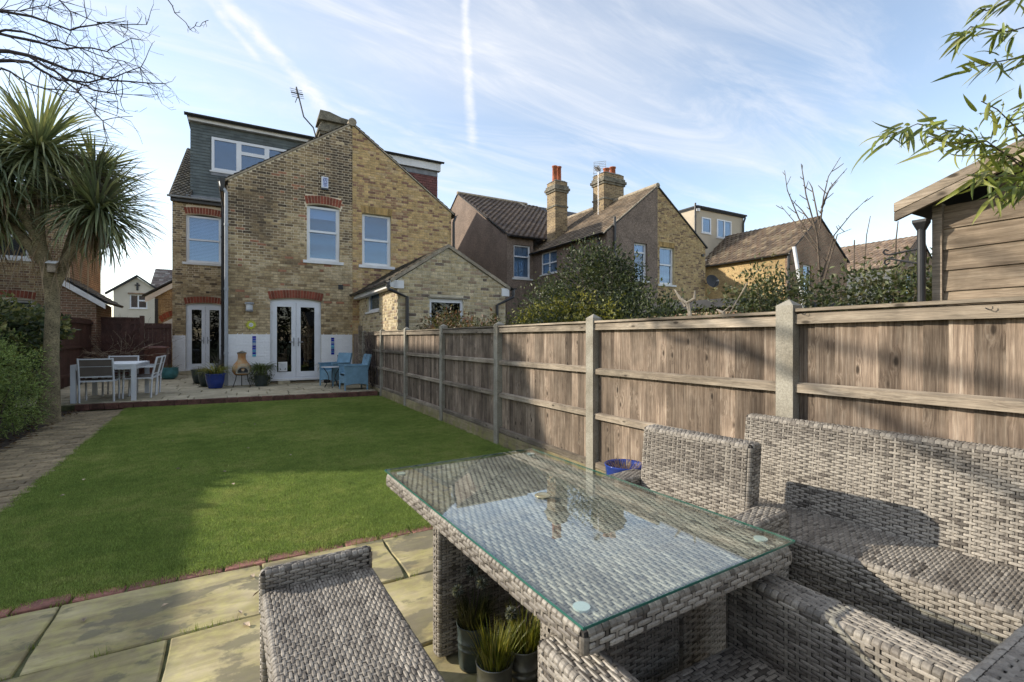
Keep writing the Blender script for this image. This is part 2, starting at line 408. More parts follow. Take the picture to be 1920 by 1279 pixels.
MT['brickold'] = brick_far('sooty_stock_brick', (0.31, 0.225, 0.12), (0.12, 0.085, 0.055), (0.36, 0.29, 0.19))
MT['brickred'] = brick_far('far_red_brown_brick', (0.24, 0.13, 0.08), (0.19, 0.12, 0.075), (0.36, 0.30, 0.22))

def pebble():
    t = NT('pebbledash'); v = t.voro(t.pos(), 55); n = t.noise(t.pos(), 1.3, 5); n2 = t.noise(t.pos(), 16, 6, 0.75)
    c = t.ramp(v, [(0.0, (0.29, 0.225, 0.175)), (0.55, (0.20, 0.15, 0.12)), (1.0, (0.10, 0.075, 0.06))])
    c = t.mix(1.0, c, t.rng(n, 0.3, 0.7, 0.86, 1.16), 'MULTIPLY'); c = t.mix(1.0, c, t.rng(n2, 0.3, 0.7, 0.62, 1.42), 'MULTIPLY')
    t.col(c); t.rough(0.95); t.bump(v, -0.9, 0.02); return t.m
MT['pebble'] = pebble()

def wood(name, cols, axis, knots=True, moss=0.0, grain=1.0):
    """Weathered sawn timber: grain along one axis, knots, and a random shift for every board."""
    t = NT(name); p = t.pos(); r = t.objrand()
    cb = t.n.new('ShaderNodeCombineXYZ')
    for i in range(3): t.l.new(t.math('MULTIPLY', r, (37.0, 71.0, 23.0)[i]), cb.inputs[i])
    ad = t.n.new('ShaderNodeVectorMath'); ad.operation = 'ADD'; t.l.new(p, ad.inputs[0]); t.l.new(cb.outputs[0], ad.inputs[1]); q = ad.outputs[0]
    sc = [78.0] * 3; sc[axis] = 2.0
    k = None
    if knots:
        ks = [11.0] * 3; ks[axis] = 4.4
        v = t.voro(t.mapped(q, tuple(ks)), 1.0)
        k = t.rng(v, 0.06, 0.15, 1.0, 0.0); kk = t.rng(v, 0.05, 0.42, 1.0, 0.0)
        dq = t.n.new('ShaderNodeVectorMath'); dq.operation = 'ADD'; t.l.new(q, dq.inputs[0])
        sw = t.n.new('ShaderNodeVectorMath'); sw.operation = 'SCALE'; sw.inputs[0].default_value = (0.02, 0.02, 0.02); t.l.new(kk, sw.inputs['Scale']); t.l.new(sw.outputs[0], dq.inputs[1]); q2 = dq.outputs[0]
    else: q2 = q
    g = t.noise(t.mapped(q2, tuple(sc)), 1.0 * grain, 6, 0.62, 0.4)
    b = t.noise(q, 2.2, 5, 0.6)
    c = t.ramp(g, [(0.25, cols[0]), (0.5, cols[1]), (0.75, cols[2])])
    c = t.mix(1.0, c, t.rng(b, 0.3, 0.7, 0.62, 1.30), 'MULTIPLY')
    st = t.noise(t.mapped(q, tuple(6.0 if i != axis else .55 for i in range(3))), 1.0, 5, 0.6, 0.8); c = t.mix(t.rng(st, 0.50, 0.68, 0.0, 0.55), c, tuple(x * .62 for x in cols[0]))
    c = t.mix(1.0, c, t.rng(r, 0, 1, 0.70, 1.24), 'MULTIPLY'); c = t.mix(1.0, c, t.rng(t.noise(t.mapped(q, tuple(260.0 if i != axis else 14.0 for i in range(3))), 1.0, 3), 0.3, 0.7, 0.80, 1.18), 'MULTIPLY')
    if k is not None: c = t.mix(t.math('MULTIPLY', k, 0.82), c, tuple(x * 0.22 for x in cols[0]))
    if moss:
        sp = t.n.new('ShaderNodeSeparateXYZ'); t.l.new(p, sp.inputs[0])
        mm = t.math('MULTIPLY', t.rng(sp.outputs[2], 0.25, 0.0, 0.0, 1.0), moss)
        mm = t.math('MULTIPLY', mm, t.rng(t.noise(p, 9, 4), 0.35, 0.65)); c = t.mix(mm, c, (0.26, 0.24, 0.09))
    t.col(c); t.rough(0.88, 0.25); t.bump(g, 0.35, 0.004); return t.m
TAN = [(0.090, 0.064, 0.047), (0.235, 0.178, 0.132), (0.385, 0.318, 0.250)]
MT['board'] = wood('weathered_fence_board', TAN, 2, moss=0.35)
MT['rail'] = wood('weathered_fence_rail', [(0.15, 0.118, 0.088), (0.285, 0.236, 0.178), (0.395, 0.338, 0.265)], 1, grain=0.8)
MT['gravelboard'] = wood('gravel_board', [(0.24, 0.18, 0.11), (0.36, 0.29, 0.185), (0.44, 0.37, 0.25)], 1, knots=False, moss=0.9)
MT['shedboard'] = wood('weathered_shed_board', [(0.12, 0.088, 0.06), (0.27, 0.21, 0.15), (0.37, 0.30, 0.22)], 1, grain=0.8)
MT['barge'] = wood('grey_weathered_board', [(0.13, 0.105, 0.08), (0.27, 0.22, 0.165), (0.35, 0.29, 0.23)], 1, grain=0.7)

def wicker():
    t = NT('grey_wicker'); c = t.attr(); n = t.noise(t.pos(), 160, 3); c = t.mix(1.0, c, t.rng(n, 0.3, 0.7, 0.82, 1.16), 'MULTIPLY')
    t.col(c); t.rough(0.5, 0.35); return t.m
MT['wicker'] = wicker()
MT['wickerback'] = simple('wicker_backing', (0.040, 0.035, 0.031), 0.8, 0.3, 40, 0.4, 200)

def flag(name, cols, mossy):
    """Riven sandstone flag with algae, damp patches and ripple."""
    t = NT(name); p = t.pos(); r = t.objrand()
    cb = t.n.new('ShaderNodeCombineXYZ')
    for i in range(3): t.l.new(t.math('MULTIPLY', r, (19.0, 31.0, 11.0)[i]), cb.inputs[i])
    ad = t.n.new('ShaderNodeVectorMath'); ad.operation = 'ADD'; t.l.new(p, ad.inputs[0]); t.l.new(cb.outputs[0], ad.inputs[1]); q = ad.outputs[0]
    n1 = t.noise(q, 2.1, 7, 0.62, 0.6); n2 = t.noise(q, 14, 6, 0.65); n3 = t.noise(t.mapped(q, (1.1, 2.0, 1.0)), 1.9, 5, 0.5, 0.5)
    rip = t.noise(t.mapped(q, (2.0, 9.0, 2.0), (0, 0, 0.5)), 1.4, 6, 0.6, 1.2)
    c = t.ramp(n1, [(0.30, cols[0]), (0.50, cols[1]), (0.70, cols[2])])
    c = t.mix(t.math('MULTIPLY', t.rng(n2, 0.35, 0.7), 0.52 * mossy), c, (0.35, 0.325, 0.10))
    c = t.mix(1.0, c, t.rng(rip, 0.3, 0.7, 0.80, 1.15), 'MULTIPLY')
    c = t.mix(1.0, c, t.rng(n2, 0.3, 0.7, 0.86, 1.12), 'MULTIPLY')
    damp = t.rng(t.math('ADD', n3, t.math('MULTIPLY', n2, 0.30)), 0.67, 0.735)
    c = t.mix(t.math('MULTIPLY', damp, 0.70 * mossy), c, (0.135, 0.122, 0.092))
    c = t.mix(1.0, c, t.rng(r, 0, 1, 0.88, 1.10), 'MULTIPLY')
    t.col(c); t.rough(0.8, 0.3); t.bump(t.mix(0.5, rip, n2), 0.35, 0.012); return t.m
MT['flag'] = flag('mossy_sandstone_flag', [(0.27, 0.215, 0.115), (0.41, 0.345, 0.185), (0.56, 0.475, 0.30)], 1.0)
MT['flagdry'] = flag('pale_sandstone_flag', [(0.34, 0.30, 0.21), (0.48, 0.42, 0.30), (0.58, 0.52, 0.38)], 0.25)
MT['joint'] = simple('mossy_joint', (0.10, 0.105, 0.045), 0.95, 0.4, 14, 0.8, 60)
MT['paver'] = simple('clay_block_paver', (0.25, 0.195, 0.115), 0.9, 0.28, 3, 0.4, 90, orand=0.20, fine=(30, 0.18))
MT['edgedark'] = simple('dark_edging_brick', (0.13, 0.062, 0.046), 0.9, 0.3, 9, 0.4, 90, orand=0.2, fine=(50, 0.2))
MT['redbrick'] = simple('red_edging_brick', (0.26, 0.115, 0.085), 0.85, 0.25, 9, 0.4, 90, orand=0.18, fine=(50, 0.18))
MT['archbrick'] = simple('red_arch_brick', (0.25, 0.070, 0.040), 0.85, 0.2, 9, 0.3, 90, orand=0.2)
MT['archyellow'] = simple('yellow_arch_brick', (0.40, 0.26, 0.10), 0.85, 0.2, 9, 0.3, 90, orand=0.25)

def palm_bark():
    t = NT('palm_bark'); v = t.voro(t.mapped(t.pos(), (1, 1, 1.7)), 42); n = t.noise(t.pos(), 5, 5)
    c = t.ramp(v, [(0.0, (0.33, 0.27, 0.16)), (0.6, (0.20, 0.16, 0.09)), (1.0, (0.07, 0.055, 0.035))])
    c = t.mix(1.0, c, t.rng(n, 0.3, 0.7, 0.7, 1.25), 'MULTIPLY'); t.col(c); t.rough(0.95); t.bump(v, -0.8, 0.03); return t.m
MT['palmbark'] = palm_bark()
def claymat():
    t = NT('limewashed_clay'); n = t.noise(t.pos(), 6, 6, 0.6); c = t.ramp(n, [(0.36, (0.42, 0.19, 0.07)), (0.50, (0.46, 0.27, 0.12)), (0.62, (0.42, 0.38, 0.28))]); t.col(c); t.rough(0.85); return t.m
MT['clay'] = claymat()
def grassmat():
    t = NT('grass_blade'); n = t.noise(t.pos(), 0.8, 6, 0.6); n2 = t.noise(t.pos(), 6.0, 5, 0.6); r = t.n.new('ShaderNodeObjectInfo')
    c = t.ramp(t.math('ADD', t.math('MULTIPLY', n, 0.6), t.math('MULTIPLY', n2, 0.4)), [(0.32, (0.175, 0.265, 0.058)), (0.5, (0.29, 0.375, 0.09)), (0.68, (0.48, 0.49, 0.165))])
    c = t.mix(1.0, c, t.rng(t.island(), 0, 1, 0.65, 1.35), 'MULTIPLY')
    t.col(c); t.rough(0.6, 0.25)
    tl = t.n.new('ShaderNodeBsdfTranslucent'); t.l.new(c, tl.inputs[0]); mx = t.n.new('ShaderNodeMixShader'); mx.inputs[0].default_value = 0.35
    t.l.new(t.b.outputs[0], mx.inputs[1]); t.l.new(tl.outputs[0], mx.inputs[2]); t.l.new(mx.outputs[0], t.n['Material Output'].inputs['Surface']); return t.m
MT['grass'] = grassmat()
MT['turf'] = simple('turf', (0.11, 0.13, 0.035), 0.95, 0.3, 3, 0.8, 60)
# ------------------------------------------------------------------ building blocks
def row_intervals(outline, v):
    xs = []
    m = len(outline)
    for i in range(m):
        (x0, y0), (x1, y1) = outline[i], outline[(i + 1) % m]
        if (y0 <= v) != (y1 <= v): xs.append(x0 + (v - y0) / (y1 - y0) * (x1 - x0))
    xs.sort(); return [(xs[i], xs[i + 1]) for i in range(0, len(xs) - 1, 2)]

def brick_rects(outline, holes, v0, v1, header=0.103, stretcher=0.215, joint=0.011, course=0.0755, flemish=True, phase=0.0):
    out = []; k = 0; v = v0
    while v + course * 0.6 < v1:
        top = v + course - joint; mid = (v + top) / 2
        ivs = row_intervals(outline, mid)
        hi = row_intervals(outline, top); lo = row_intervals(outline, v + 0.001)
        if ivs and hi and lo: ivs = [(max(ivs[0][0], hi[0][0], lo[0][0]), min(ivs[-1][1], hi[-1][1], lo[-1][1]))]
        for (h0, h1, g0, g1) in holes:
            if g0 - 0.03 < mid < g1 + 0.03:
                nv = []
                for a, b in ivs:
                    if h1 <= a or h0 >= b: nv.append((a, b)); continue
                    if a < h0: nv.append((a, h0))
                    if h1 < b: nv.append((h1, b))
                ivs = nv
        for a, b in ivs:
            period = header + stretcher + 2 * joint if flemish else stretcher + joint
            off = (period / 2 if k % 2 else 0.0) + phase
            x = a - ((a - off) % period); st = True
            while x < b:
                w = stretcher if (st or not flemish) else header
                x0, x1 = max(x, a), min(x + w, b)
                if x1 - x0 > 0.035: out.append((x0, x1, v, top))
                x += w + joint; st = not st
        v += course; k += 1
    return out

BRICKLIB = {}
def brick_mesh(col, key):
    if key not in BRICKLIB:
        me = bpy.data.meshes.new('brick'); d = 0.006
        v = [(-.5, -.5, 0), (.5, -.5, 0), (.5, .5, 0), (-.5, .5, 0)]; t = [(-.47, -.42, 1), (.47, -.42, 1), (.47, .42, 1), (-.47, .42, 1)]
        me.from_pydata([(a, -c, b) for a, b, c in v + t], [], [(4, 5, 6, 7), (0, 1, 5, 4), (1, 2, 6, 5), (2, 3, 7, 6), (3, 0, 4, 7)])
        at = me.attributes.new('Col', 'FLOAT_COLOR', 'FACE'); arr = np.ones((5, 4), dtype=np.float32); arr[:, :3] = col; at.data.foreach_set('color', arr.ravel())
        me.materials.append(MT['paintbrick' if key[1] == 99 else 'brick']); me.update(); BRICKLIB[key] = me
    return BRICKLIB[key]

def lay_bricks(root, T, rects, pal, choose, limit=300, depth=0.010, singles=True, matname='brick', paint=None, seed=3):
    """Single bricks, each an object of its own up to the limit; the rest stay real bricks in one joined part."""
    r = random.Random(seed)
    C = Vector((0, 0, 1.35))
    items = []
    for q in rects:
        p = Vector(T((q[0] + q[1]) / 2, (q[2] + q[3]) / 2, 0)); d = (p - C).length
        items.append(((q[1] - q[0]) / d ** 2, q, p))
    items.sort(key=lambda t: -t[0])
    n = limit if singles else 0
    g = G(); gp = G()
    for i, (s, q, p) in enumerate(items):
        painted = paint is not None and q[3] < paint
        dd = depth * r.uniform(0.55, 1.25); w, h = q[1] - q[0], q[3] - q[2]
        ci = choose((q[0] + q[1]) / 2, (q[2] + q[3]) / 2, r)
        col = pal[ci]
        if painted: ci = 99; col = (0.87, 0.875, 0.89)
        if i < n:
            place(brick_mesh(col, (matname, ci)), 'brick', root, p, R(T.ang), (w, dd, h))
        else:
            j = 0.004
            vs = [T(q[0], q[2], 0), T(q[1], q[2], 0), T(q[1], q[3], 0), T(q[0], q[3], 0), T(q[0] + j, q[2] + j, dd), T(q[1] - j, q[2] + j, dd), T(q[1] - j, q[3] - j, dd), T(q[0] + j, q[3] - j, dd)]
            f = r.uniform(0.9, 1.1); col = tuple(x * f for x in col)
            (gp if painted else g).add(vs, [(4, 5, 6, 7), (0, 1, 5, 4), (1, 2, 6, 5), (2, 3, 7, 6), (3, 0, 4, 7)], col)
    if gp.v: gp.build('painted_brickwork', MT['paintbrick'], root, kind='stuff')
    if g.v: g.build('brickwork', MT['brick'], root, kind='stuff')

def rect(u0, u1, v0, v1): return [(u0, v0), (u1, v0), (u1, v1), (u0, v1)]

def arch(root, T, u0, u1, v, rise, height, n, mat, splay=0.05, depth=0.012, mortar=None):
    """Soldier arch: one voussoir after another along a flat segment."""
    gm = G()
    def pt(s, k):  # s across 0..1, k 0 soffit 1 crown
        x = u0 + (u1 - u0) * s; x += (s - 0.5) * 2 * splay * k; y = v + rise * (1 - (2 * s - 1) ** 2) + height * k * (1 if True else 0); return x, y
    for i in range(n):
        a, b = (i + 0.06) / n, (i + 0.94) / n
        g = G(); q = [pt(a, 0), pt(b, 0), pt(b, 1), pt(a, 1)]; g.prism(T, q, 0.0, depth)
        g.build('arch_brick', mat, root)
    if mortar is not None:
        q = [pt(i / n, 0) for i in range(n + 1)] + [pt(1 - i / n, 1) for i in range(n + 1)]
        gm.prism(T, q, -0.02, 0.004); gm.build('arch_mortar', mortar, root)

def blind(parent, T, u0, u1, v0, v1, w, pitch=0.05):
    g = G(); v = v0
    while v < v1: 
        g.add([T(u0, v, w), T(u1, v, w), T(u1, v + pitch * 0.80, w - 0.012), T(u0, v + pitch * 0.80, w - 0.012)], [(0, 1, 2, 3)]); v += pitch
    for u in (u0 + 0.12, u1 - 0.12): g.fbox(T, u - 0.004, u + 0.004, v0, v1, w + 0.002, w + 0.004)
    g.build('blind', MT['blind'], parent)

def curtain(parent, T, u0, u1, v0, v1, w, mat='curtain', wave=0.10):
    g = G(); n = max(8, int((u1 - u0) / 0.03)); vs = []
    for i in range(n + 1):
        u = u0 + (u1 - u0) * i / n; ww = w + 0.02 * math.sin(u / wave * 6.28); vs += [T(u, v0, ww), T(u, v1, ww)]
    g.add(vs, [(2 * i, 2 * i + 2, 2 * i + 3, 2 * i + 1) for i in range(n)]); g.build('curtain', MT[mat], parent, smooth=True)

def panes(parent, T, quads, w, glass='glass'):
    for (a, b, c, d) in quads:
        g = G(); g.fbox(T, a, b, c, d, w - 0.006, w); g.build('pane', MT[glass], parent)

def sash_window(root, T, u0, u1, v0, v1, set_back=0.09, dress=None, sill=True, mid=None, fr=0.065, glass='glass', mat='white', sill_ext=0.10, label=None):
    g = G(); s = set_back; m = mid if mid else (v0 + v1) / 2
    g.fbox(T, u0, u0 + fr, v0, v1, -s - .06, -s); g.fbox(T, u1 - fr, u1, v0, v1, -s - .06, -s)
    g.fbox(T, u0 + fr, u1 - fr, v0, v0 + fr * 1.3, -s - .06, -s - .002); g.fbox(T, u0 + fr, u1 - fr, v1 - fr, v1, -s - .06, -s - .002)
    g.fbox(T, u0 + fr, u1 - fr, m - .03, m + .03, -s - .05, -s + .012)
    a, b = u0 + fr, u1 - fr; e = 0.028
    for (c, d, w) in ((v0 + fr * 1.3, m - .03, -s - .03), (m + .03, v1 - fr, -s - .012)):
        g.fbox(T, a, a + e, c, d, w - .03, w); g.fbox(T, b - e, b, c, d, w - .03, w)
    win = g.build('window', MT[mat], root)
    if label: win['label'] = label
    panes(win, T, [(a + e, b - e, v0 + fr * 1.3, m - .03)], -s - .036, glass); panes(win, T, [(a + e, b - e, m + .03, v1 - fr)], -s - .02, glass)
    if sill: G().fbox(T, u0 - sill_ext, u1 + sill_ext, v0 - .085, v0 - .002, -s - .1, .06).build('sill', MT['white_rough'], win)
    G().fbox(T, u0, u1, v0, v1, -.42, -.40).build('room_shade', MT['inner_shade'], win)  # dark sheet standing in for the unlit room
    if dress == 'blind': blind(win, T, a, b, v0 + .08, v1 - .05, -s - .10)
    elif dress == 'curtain': curtain(win, T, a, b, v0 + .08, v1 - .05, -s - .10)
    elif dress == 'roller': G().fbox(T, a, b, v1 - .33, v1 - .05, -s - .11, -s - .10).build('blind', MT['blind'], win)
    return win

def casement(root, T, u0, u1, v0, v1, cells, set_back=0.05, fr=0.06, glass='glass', dress=None, sill=True, back=True):
    """cells: (a,b,c,d) light openings as fractions."""
    g = G(); s = set_back
    g.prism(T, rect(u0, u1, v0, v1), -s - .06, -s, holes=[rect(u0 + (u1 - u0) * a, u0 + (u1 - u0) * b, v0 + (v1 - v0) * c, v0 + (v1 - v0) * d) for a, b, c, d in cells])
    win = g.build('window', MT['white'], root)
    panes(win, T, [(u0 + (u1 - u0) * a, u0 + (u1 - u0) * b, v0 + (v1 - v0) * c, v0 + (v1 - v0) * d) for a, b, c, d in cells], -s - .03, glass)
    if sill: G().fbox(T, u0 - .06, u1 + .06, v0 - .05, v0 - .002, -s - .05, .05).build('sill', MT['white_rough'], win)
    if back: G().fbox(T, u0, u1, v0, v1, -.32, -.30).build('room_shade', MT['inner_shade'], win)  # flat dark panel, the room's shade put into its colour
    if dress == 'blind': blind(win, T, u0 + fr, u1 - fr, v0 + .04, v1 - .04, -s - .09)
    if dress == 'curtain': curtain(win, T, u0 + fr, u1 - fr, v0 + .04, v1 - .04, -s - .09)
    return win

def french_door(root, T, u0, u1, v0, v1, rise=0.07, set_back=0.07, catflap=False):
    s = set_back; fr = 0.055; um = (u0 + u1) / 2; st = 0.115
    top = [(u0 + (u1 - u0) * i / 8, v1 + rise * (1 - (2 * i / 8 - 1) ** 2)) for i in range(8, -1, -1)]
    g = G(); g.prism(T, [(u0, v0), (u1, v0)] + top, -s - .07, -s, holes=[rect(u0 + fr, u1 - fr, v0 + .05, v1 - .05)])
    d = g.build('french_door', MT['white'], root)
    for a, b, hs in ((u0 + fr, um - .004, 1), (um + .004, u1 - fr, -1)):
        lf = G(); lf.prism(T, rect(a, b, v0 + .05, v1 - .05), -s - .055, -s + .015, holes=[rect(a + st, b - st, v0 + .05 + st * 1.2, v1 - .05 - st)])
        leaf = lf.build('door_leaf', MT['white'], d)
        panes(leaf, T, [], 0)
        G().fbox(T, a + st, b - st, v0 + .05 + st * 1.2, v1 - .05 - st, -s - .03, -s - .02).build('pane', MT['glass_dim'], d)
        hu = (b - .055) if hs == 1 else (a + .055); z = v0 + 1.02
        h = G(); h.fbox(T, hu - .016, hu + .016, z - .12, z + .12, -s + .015, -s + .025)
        h.fbox(T, min(hu, hu - hs * .12), max(hu, hu - hs * .12), z - .012, z + .012, -s + .045, -s + .06); h.fbox(T, hu - .01, hu + .01, z - .01, z + .01, -s + .02, -s + .05)
        h.build('handle', MT['lamp_grey'], d)
        hg = G(); e = a + .008 if hs == 1 else b - .008
        for z in (v0 + .25, v0 + 1.0, v0 + 1.8): hg.fbox(T, e - .014, e + .014, z, z + .09, -s + .015, -s + .03)
        hg.build('hinge', MT['white_rough'], d)
    G().fbox(T, u0 - .04, u1 + .04, v0 - .05, v0 + .0, -s - .1, .05).build('threshold', MT['white_rough'], d)
    G().fbox(T, u0, u1, v0, v1 + rise, -1.4, -1.38).build('room_shade', MT['inner_shade'], d)  # dark panel painted as the shade behind the doors
    return d

def tiles(root, name, O, eu, es, L, S, gauge=0.17, width=0.26, pal=None, mat='tile', seed=1, profile=0.0, thick=0.05):
    """A slope of overlapping tiles in courses, on a slab."""
    r = random.Random(seed); T = FX(O, eu, es, Vector(eu).normalized().cross(Vector(es).normalized()))
    slab = G(); slab.fbox(T, 0, L, 0, S, -thick, 0); sl = slab.build(name, MT['felt'], root)
    g = G(); k = 0; s = 0.0
    while s < S - 0.02:
        top = min(s + gauge * 1.12, S); u = -(width / 2 if k % 2 else 0)
        rowf = r.uniform(0.92, 1.08)
        while u < L:
            a, b = max(u, 0), min(u + width - .004, L)
            if b - a > 0.02:
                f = r.uniform(0.8, 1.2) * rowf; c = tuple(x * f for x in r.choice(pal)); h = r.uniform(-.002, .002)
                if profile:
                    m = (a + b) / 2; vs = []
                    for (uu, w) in ((a, 0.012), (a + (b - a) * .3, 0.012), (a + (b - a) * .55, 0.012 + profile), (a + (b - a) * .8, 0.012 + profile), (b, 0.012)):
                        vs += [T(uu, s, w + .016 + h), T(uu, top, w - .006 + h), T(uu, s, 0)]
                    fs = []
                    for i in range(4): fs += [(3 * i, 3 * i + 3, 3 * i + 4, 3 * i + 1), (3 * i + 2, 3 * i + 5, 3 * i + 3, 3 * i)]
                    g.add(vs, fs, c)
                else:
                    vs = [T(a, s, 0), T(b, s, 0), T(b, s, .028 + h), T(a, s, .028 + h), T(b, top, .006), T(a, top, .006)]
                    g.add(vs, [(0, 1, 2, 3), (3, 2, 4, 5)], c)
            u += width
        s += gauge; k += 1
    t = g.build('roof_tiles', MT[mat], sl, kind='stuff')
    return sl

def slope_bar(T, u0, v0, u1, v1, lo, hi, w0, w1):
    return G().prism(T, [(u0, v0 + lo), (u1, v1 + lo), (u1, v1 + hi), (u0, v0 + hi)] if u1 > u0 else [(u1, v1 + lo), (u0, v0 + lo), (u0, v0 + hi), (u1, v1 + hi)], w0, w1)

def gutter(root, p0, p1, r=0.055, mat='black', name='gutter'):
    p0, p1 = Vector(p0), Vector(p1); d = (p1 - p0).normalized(); side = Vector((0, 0, 1)).cross(d)
    g = G(); n = 7; vs = []
    for p in (p0, p1):
        for k in range(n):
            t = math.pi * k / (n - 1); q = p + side * (r * math.cos(t)) - Vector((0, 0, r * math.sin(t))); vs.append(tuple(q))
    for p in (p0, p1):
        for k in range(n):
            t = math.pi * k / (n - 1); q = p + side * ((r - .008) * math.cos(t)) - Vector((0, 0, (r - .008) * math.sin(t))); vs.append(tuple(q))
    fs = []
    for k in range(n - 1): fs += [(k, k + 1, n + k + 1, n + k), (2 * n + k, 3 * n + k, 3 * n + k + 1, 2 * n + k + 1)]
    fs += [(0, n, 3 * n, 2 * n), (n - 1, 3 * n - 1, 4 * n - 1, 2 * n - 1)]
    for a in (0, n): fs += [(a + k, a + 2 * n + k, a + 2 * n + k + 1, a + k + 1) for k in range(n - 1)]
    g.add(vs, fs)
    L = (p1 - p0).length; m = max(1, int(L / 0.9))
    for i in range(m + 1):
        q = p0 + d * (L * (i + .1) / (m + .2)); 
        for z in (0,): g.tube([q + side * (r + .004), q + side * (r * .7) - Vector((0, 0, r * .75)), q - Vector((0, 0, r + .006))], 0.008, 4)
    return g.build(name, MT[mat], root)

def pipe(root, pts, r=0.038, mat='black', name='downpipe', clips=True):
    g = G(); g.tube(pts, r, 10)
    if clips:
        for a, b in zip(pts[:-1], pts[1:]):
            a, b = Vector(a), Vector(b)
            if abs((b - a).normalized().z) > 0.95:
                n = max(1, int((b - a).length / 1.6))
                for i in range(n):
                    q = a + (b - a) * ((i + .5) / n); g.tube([q - Vector((0, 0, .03)), q + Vector((0, 0, .03))], r * 1.22, 10)
    return g.build(name, MT[mat], root, smooth=False)

def chimney(root, cx, cy_, z0, z1, sx, sy, pots=(), mat='brickfar', capmat='chimney_stone', band=True):
    g = G(); g.box(cx - sx, cx + sx, cy_ - sy, cy_ + sy, z0, z1); st = g.build('chimney', MT[mat], root)
    c = G()
    for (a, b, e) in ((z1 - .52, z1 - .42, .05), (z1 - .418, z1 - .30, .10), (z1 - .298, z1 - .18, .05)): c.box(cx - sx - e, cx + sx + e, cy_ - sy - e, cy_ + sy + e, a, b)
    if band: c.box(cx - sx - .035, cx + sx + .035, cy_ - sy - .035, cy_ + sy + .035, z1 - 1.25, z1 - 1.17)
    c.build('corbel', MT[capmat], st, kind='stuff')
    h = G(); a = [(cx - sx - .02, cy_ - sy - .02), (cx + sx + .02, cy_ - sy - .02), (cx + sx + .02, cy_ + sy + .02), (cx - sx - .02, cy_ + sy + .02)]; b = [(cx + (x - cx) * .7, cy_ + (y - cy_) * .7) for x, y in a]
    h.add([(x, y, z1 + .002) for x, y in a] + [(x, y, z1 + .10) for x, y in b], [(4, 5, 6, 7), (0, 1, 5, 4), (1, 2, 6, 5), (2, 3, 7, 6), (3, 0, 4, 7)]); h.build('flaunching', MT[capmat], st)
    for (px, py, ph, pr) in pots:
        p = G(); p.lathe([(pr * 1.05, z1 + .03), (pr, z1 + .1), (pr * .92, z1 + ph - .06), (pr * 1.12, z1 + ph - .05), (pr * 1.12, z1 + ph), (pr * .85, z1 + ph), (pr * .85, z1 + ph - .3)], px, py, 14); p.build('chimney_pot', MT['terracotta'], st, smooth=True)
    return st

# ------------------------------------------------------------------ foliage helpers
def leaves_mesh(name, mat, P, D, Lg, Wd, cols, parent=None, kind=None, fold=0.25, seed=0):
    """Many small folded leaves; P points, D directions, Lg lengths, Wd widths, cols colours (numpy)."""
    n = len(P); rs = np.random.RandomState(seed)
    D = D / np.maximum(np.linalg.norm(D, axis=1, keepdims=True), 1e-6)
    A = rs.normal(size=(n, 3)); X = np.cross(D, A); X /= np.maximum(np.linalg.norm(X, axis=1, keepdims=True), 1e-6); N = np.cross(X, D)
    Lg = Lg[:, None]; Wd = Wd[:, None]
    b = P; t = P + D * Lg - N * Lg * 0.12; m1 = P + D * Lg * 0.45 + X * Wd * .5 + N * Wd * fold; m2 = P + D * Lg * 0.45 - X * Wd * .5 + N * Wd * fold
    V = np.stack([b, m1, t, m2], axis=1).reshape(-1, 3)
    me = bpy.data.meshes.new(name)
    off = Vector((0, 0, 0)); p = parent
    while p is not None: off += p.location; p = p.parent
    V = V - np.array(off)
    i = np.arange(n) * 4
    tri = np.stack([i, i + 1, i + 2, i, i + 2, i + 3], axis=1).reshape(-1)
    me.vertices.add(4 * n); me.vertices.foreach_set('co', V.ravel().astype(np.float32))
    me.loops.add(6 * n); me.loops.foreach_set('vertex_index', tri.astype(np.int32))
    me.polygons.add(2 * n); me.polygons.foreach_set('loop_start', (np.arange(2 * n) * 3).astype(np.int32))
    try: me.polygons.foreach_set('loop_total', np.full(2 * n, 3, dtype=np.int32))
    except Exception: pass
    at = me.attributes.new('Col', 'FLOAT_COLOR', 'FACE'); arr = np.ones((2 * n, 4), dtype=np.float32); arr[:, :3] = np.repeat(cols, 2, axis=0); at.data.foreach_set('color', arr.ravel())
    me.materials.append(mat); me.update(calc_edges=True); me.validate()
    o = bpy.data.objects.new(name, me); COL.objects.link(o)
    if parent is not None: o.parent = parent
    if kind: o['kind'] = kind
    return o

def crown_points(blobs, n, seed, fill=0.35, clump=0.10):
    """Points in and mostly near the skin of a set of ellipsoid lobes, gathered in clumps."""
    rs = np.random.RandomState(seed); vol = np.array([b[3] * b[4] * b[5] for b in blobs]) ** (2 / 3.0); vol /= vol.sum()
    k = rs.choice(len(blobs), size=max(8, n // 14), p=vol); B = np.array(blobs)[k]
    u = rs.normal(size=(len(k), 3)); u /= np.linalg.norm(u, axis=1, keepdims=True)
    rad = 1 - fill * rs.rand(len(k), 1) ** 1.5 + rs.normal(size=(len(k), 1)) * 0.06
    Cn = B[:, :3] + u * rad * B[:, 3:6]
    j = rs.randint(0, len(k), size=n)
    P = Cn[j] + rs.normal(size=(n, 3)) * clump
    D = u[j] * 0.8 + rs.normal(size=(n, 3)) * 0.7 + np.array([0, 0, 0.15])
    tone = rs.rand(len(k))[j]
    return P, D, tone, j

def pick_cols(pal, tone, rs, jit=0.2):
    pal = np.array(pal); n = len(tone); x = np.clip(tone * (len(pal) - 1) + rs.normal(size=n) * 0.5, 0, len(pal) - 1)
    i = np.floor(x).astype(int); f = (x - i)[:, None]; c = pal[i] * (1 - f) + pal[np.minimum(i + 1, len(pal) - 1)] * f
    return c * (1 + (rs.rand(n, 1) - .5) * 2 * jit)

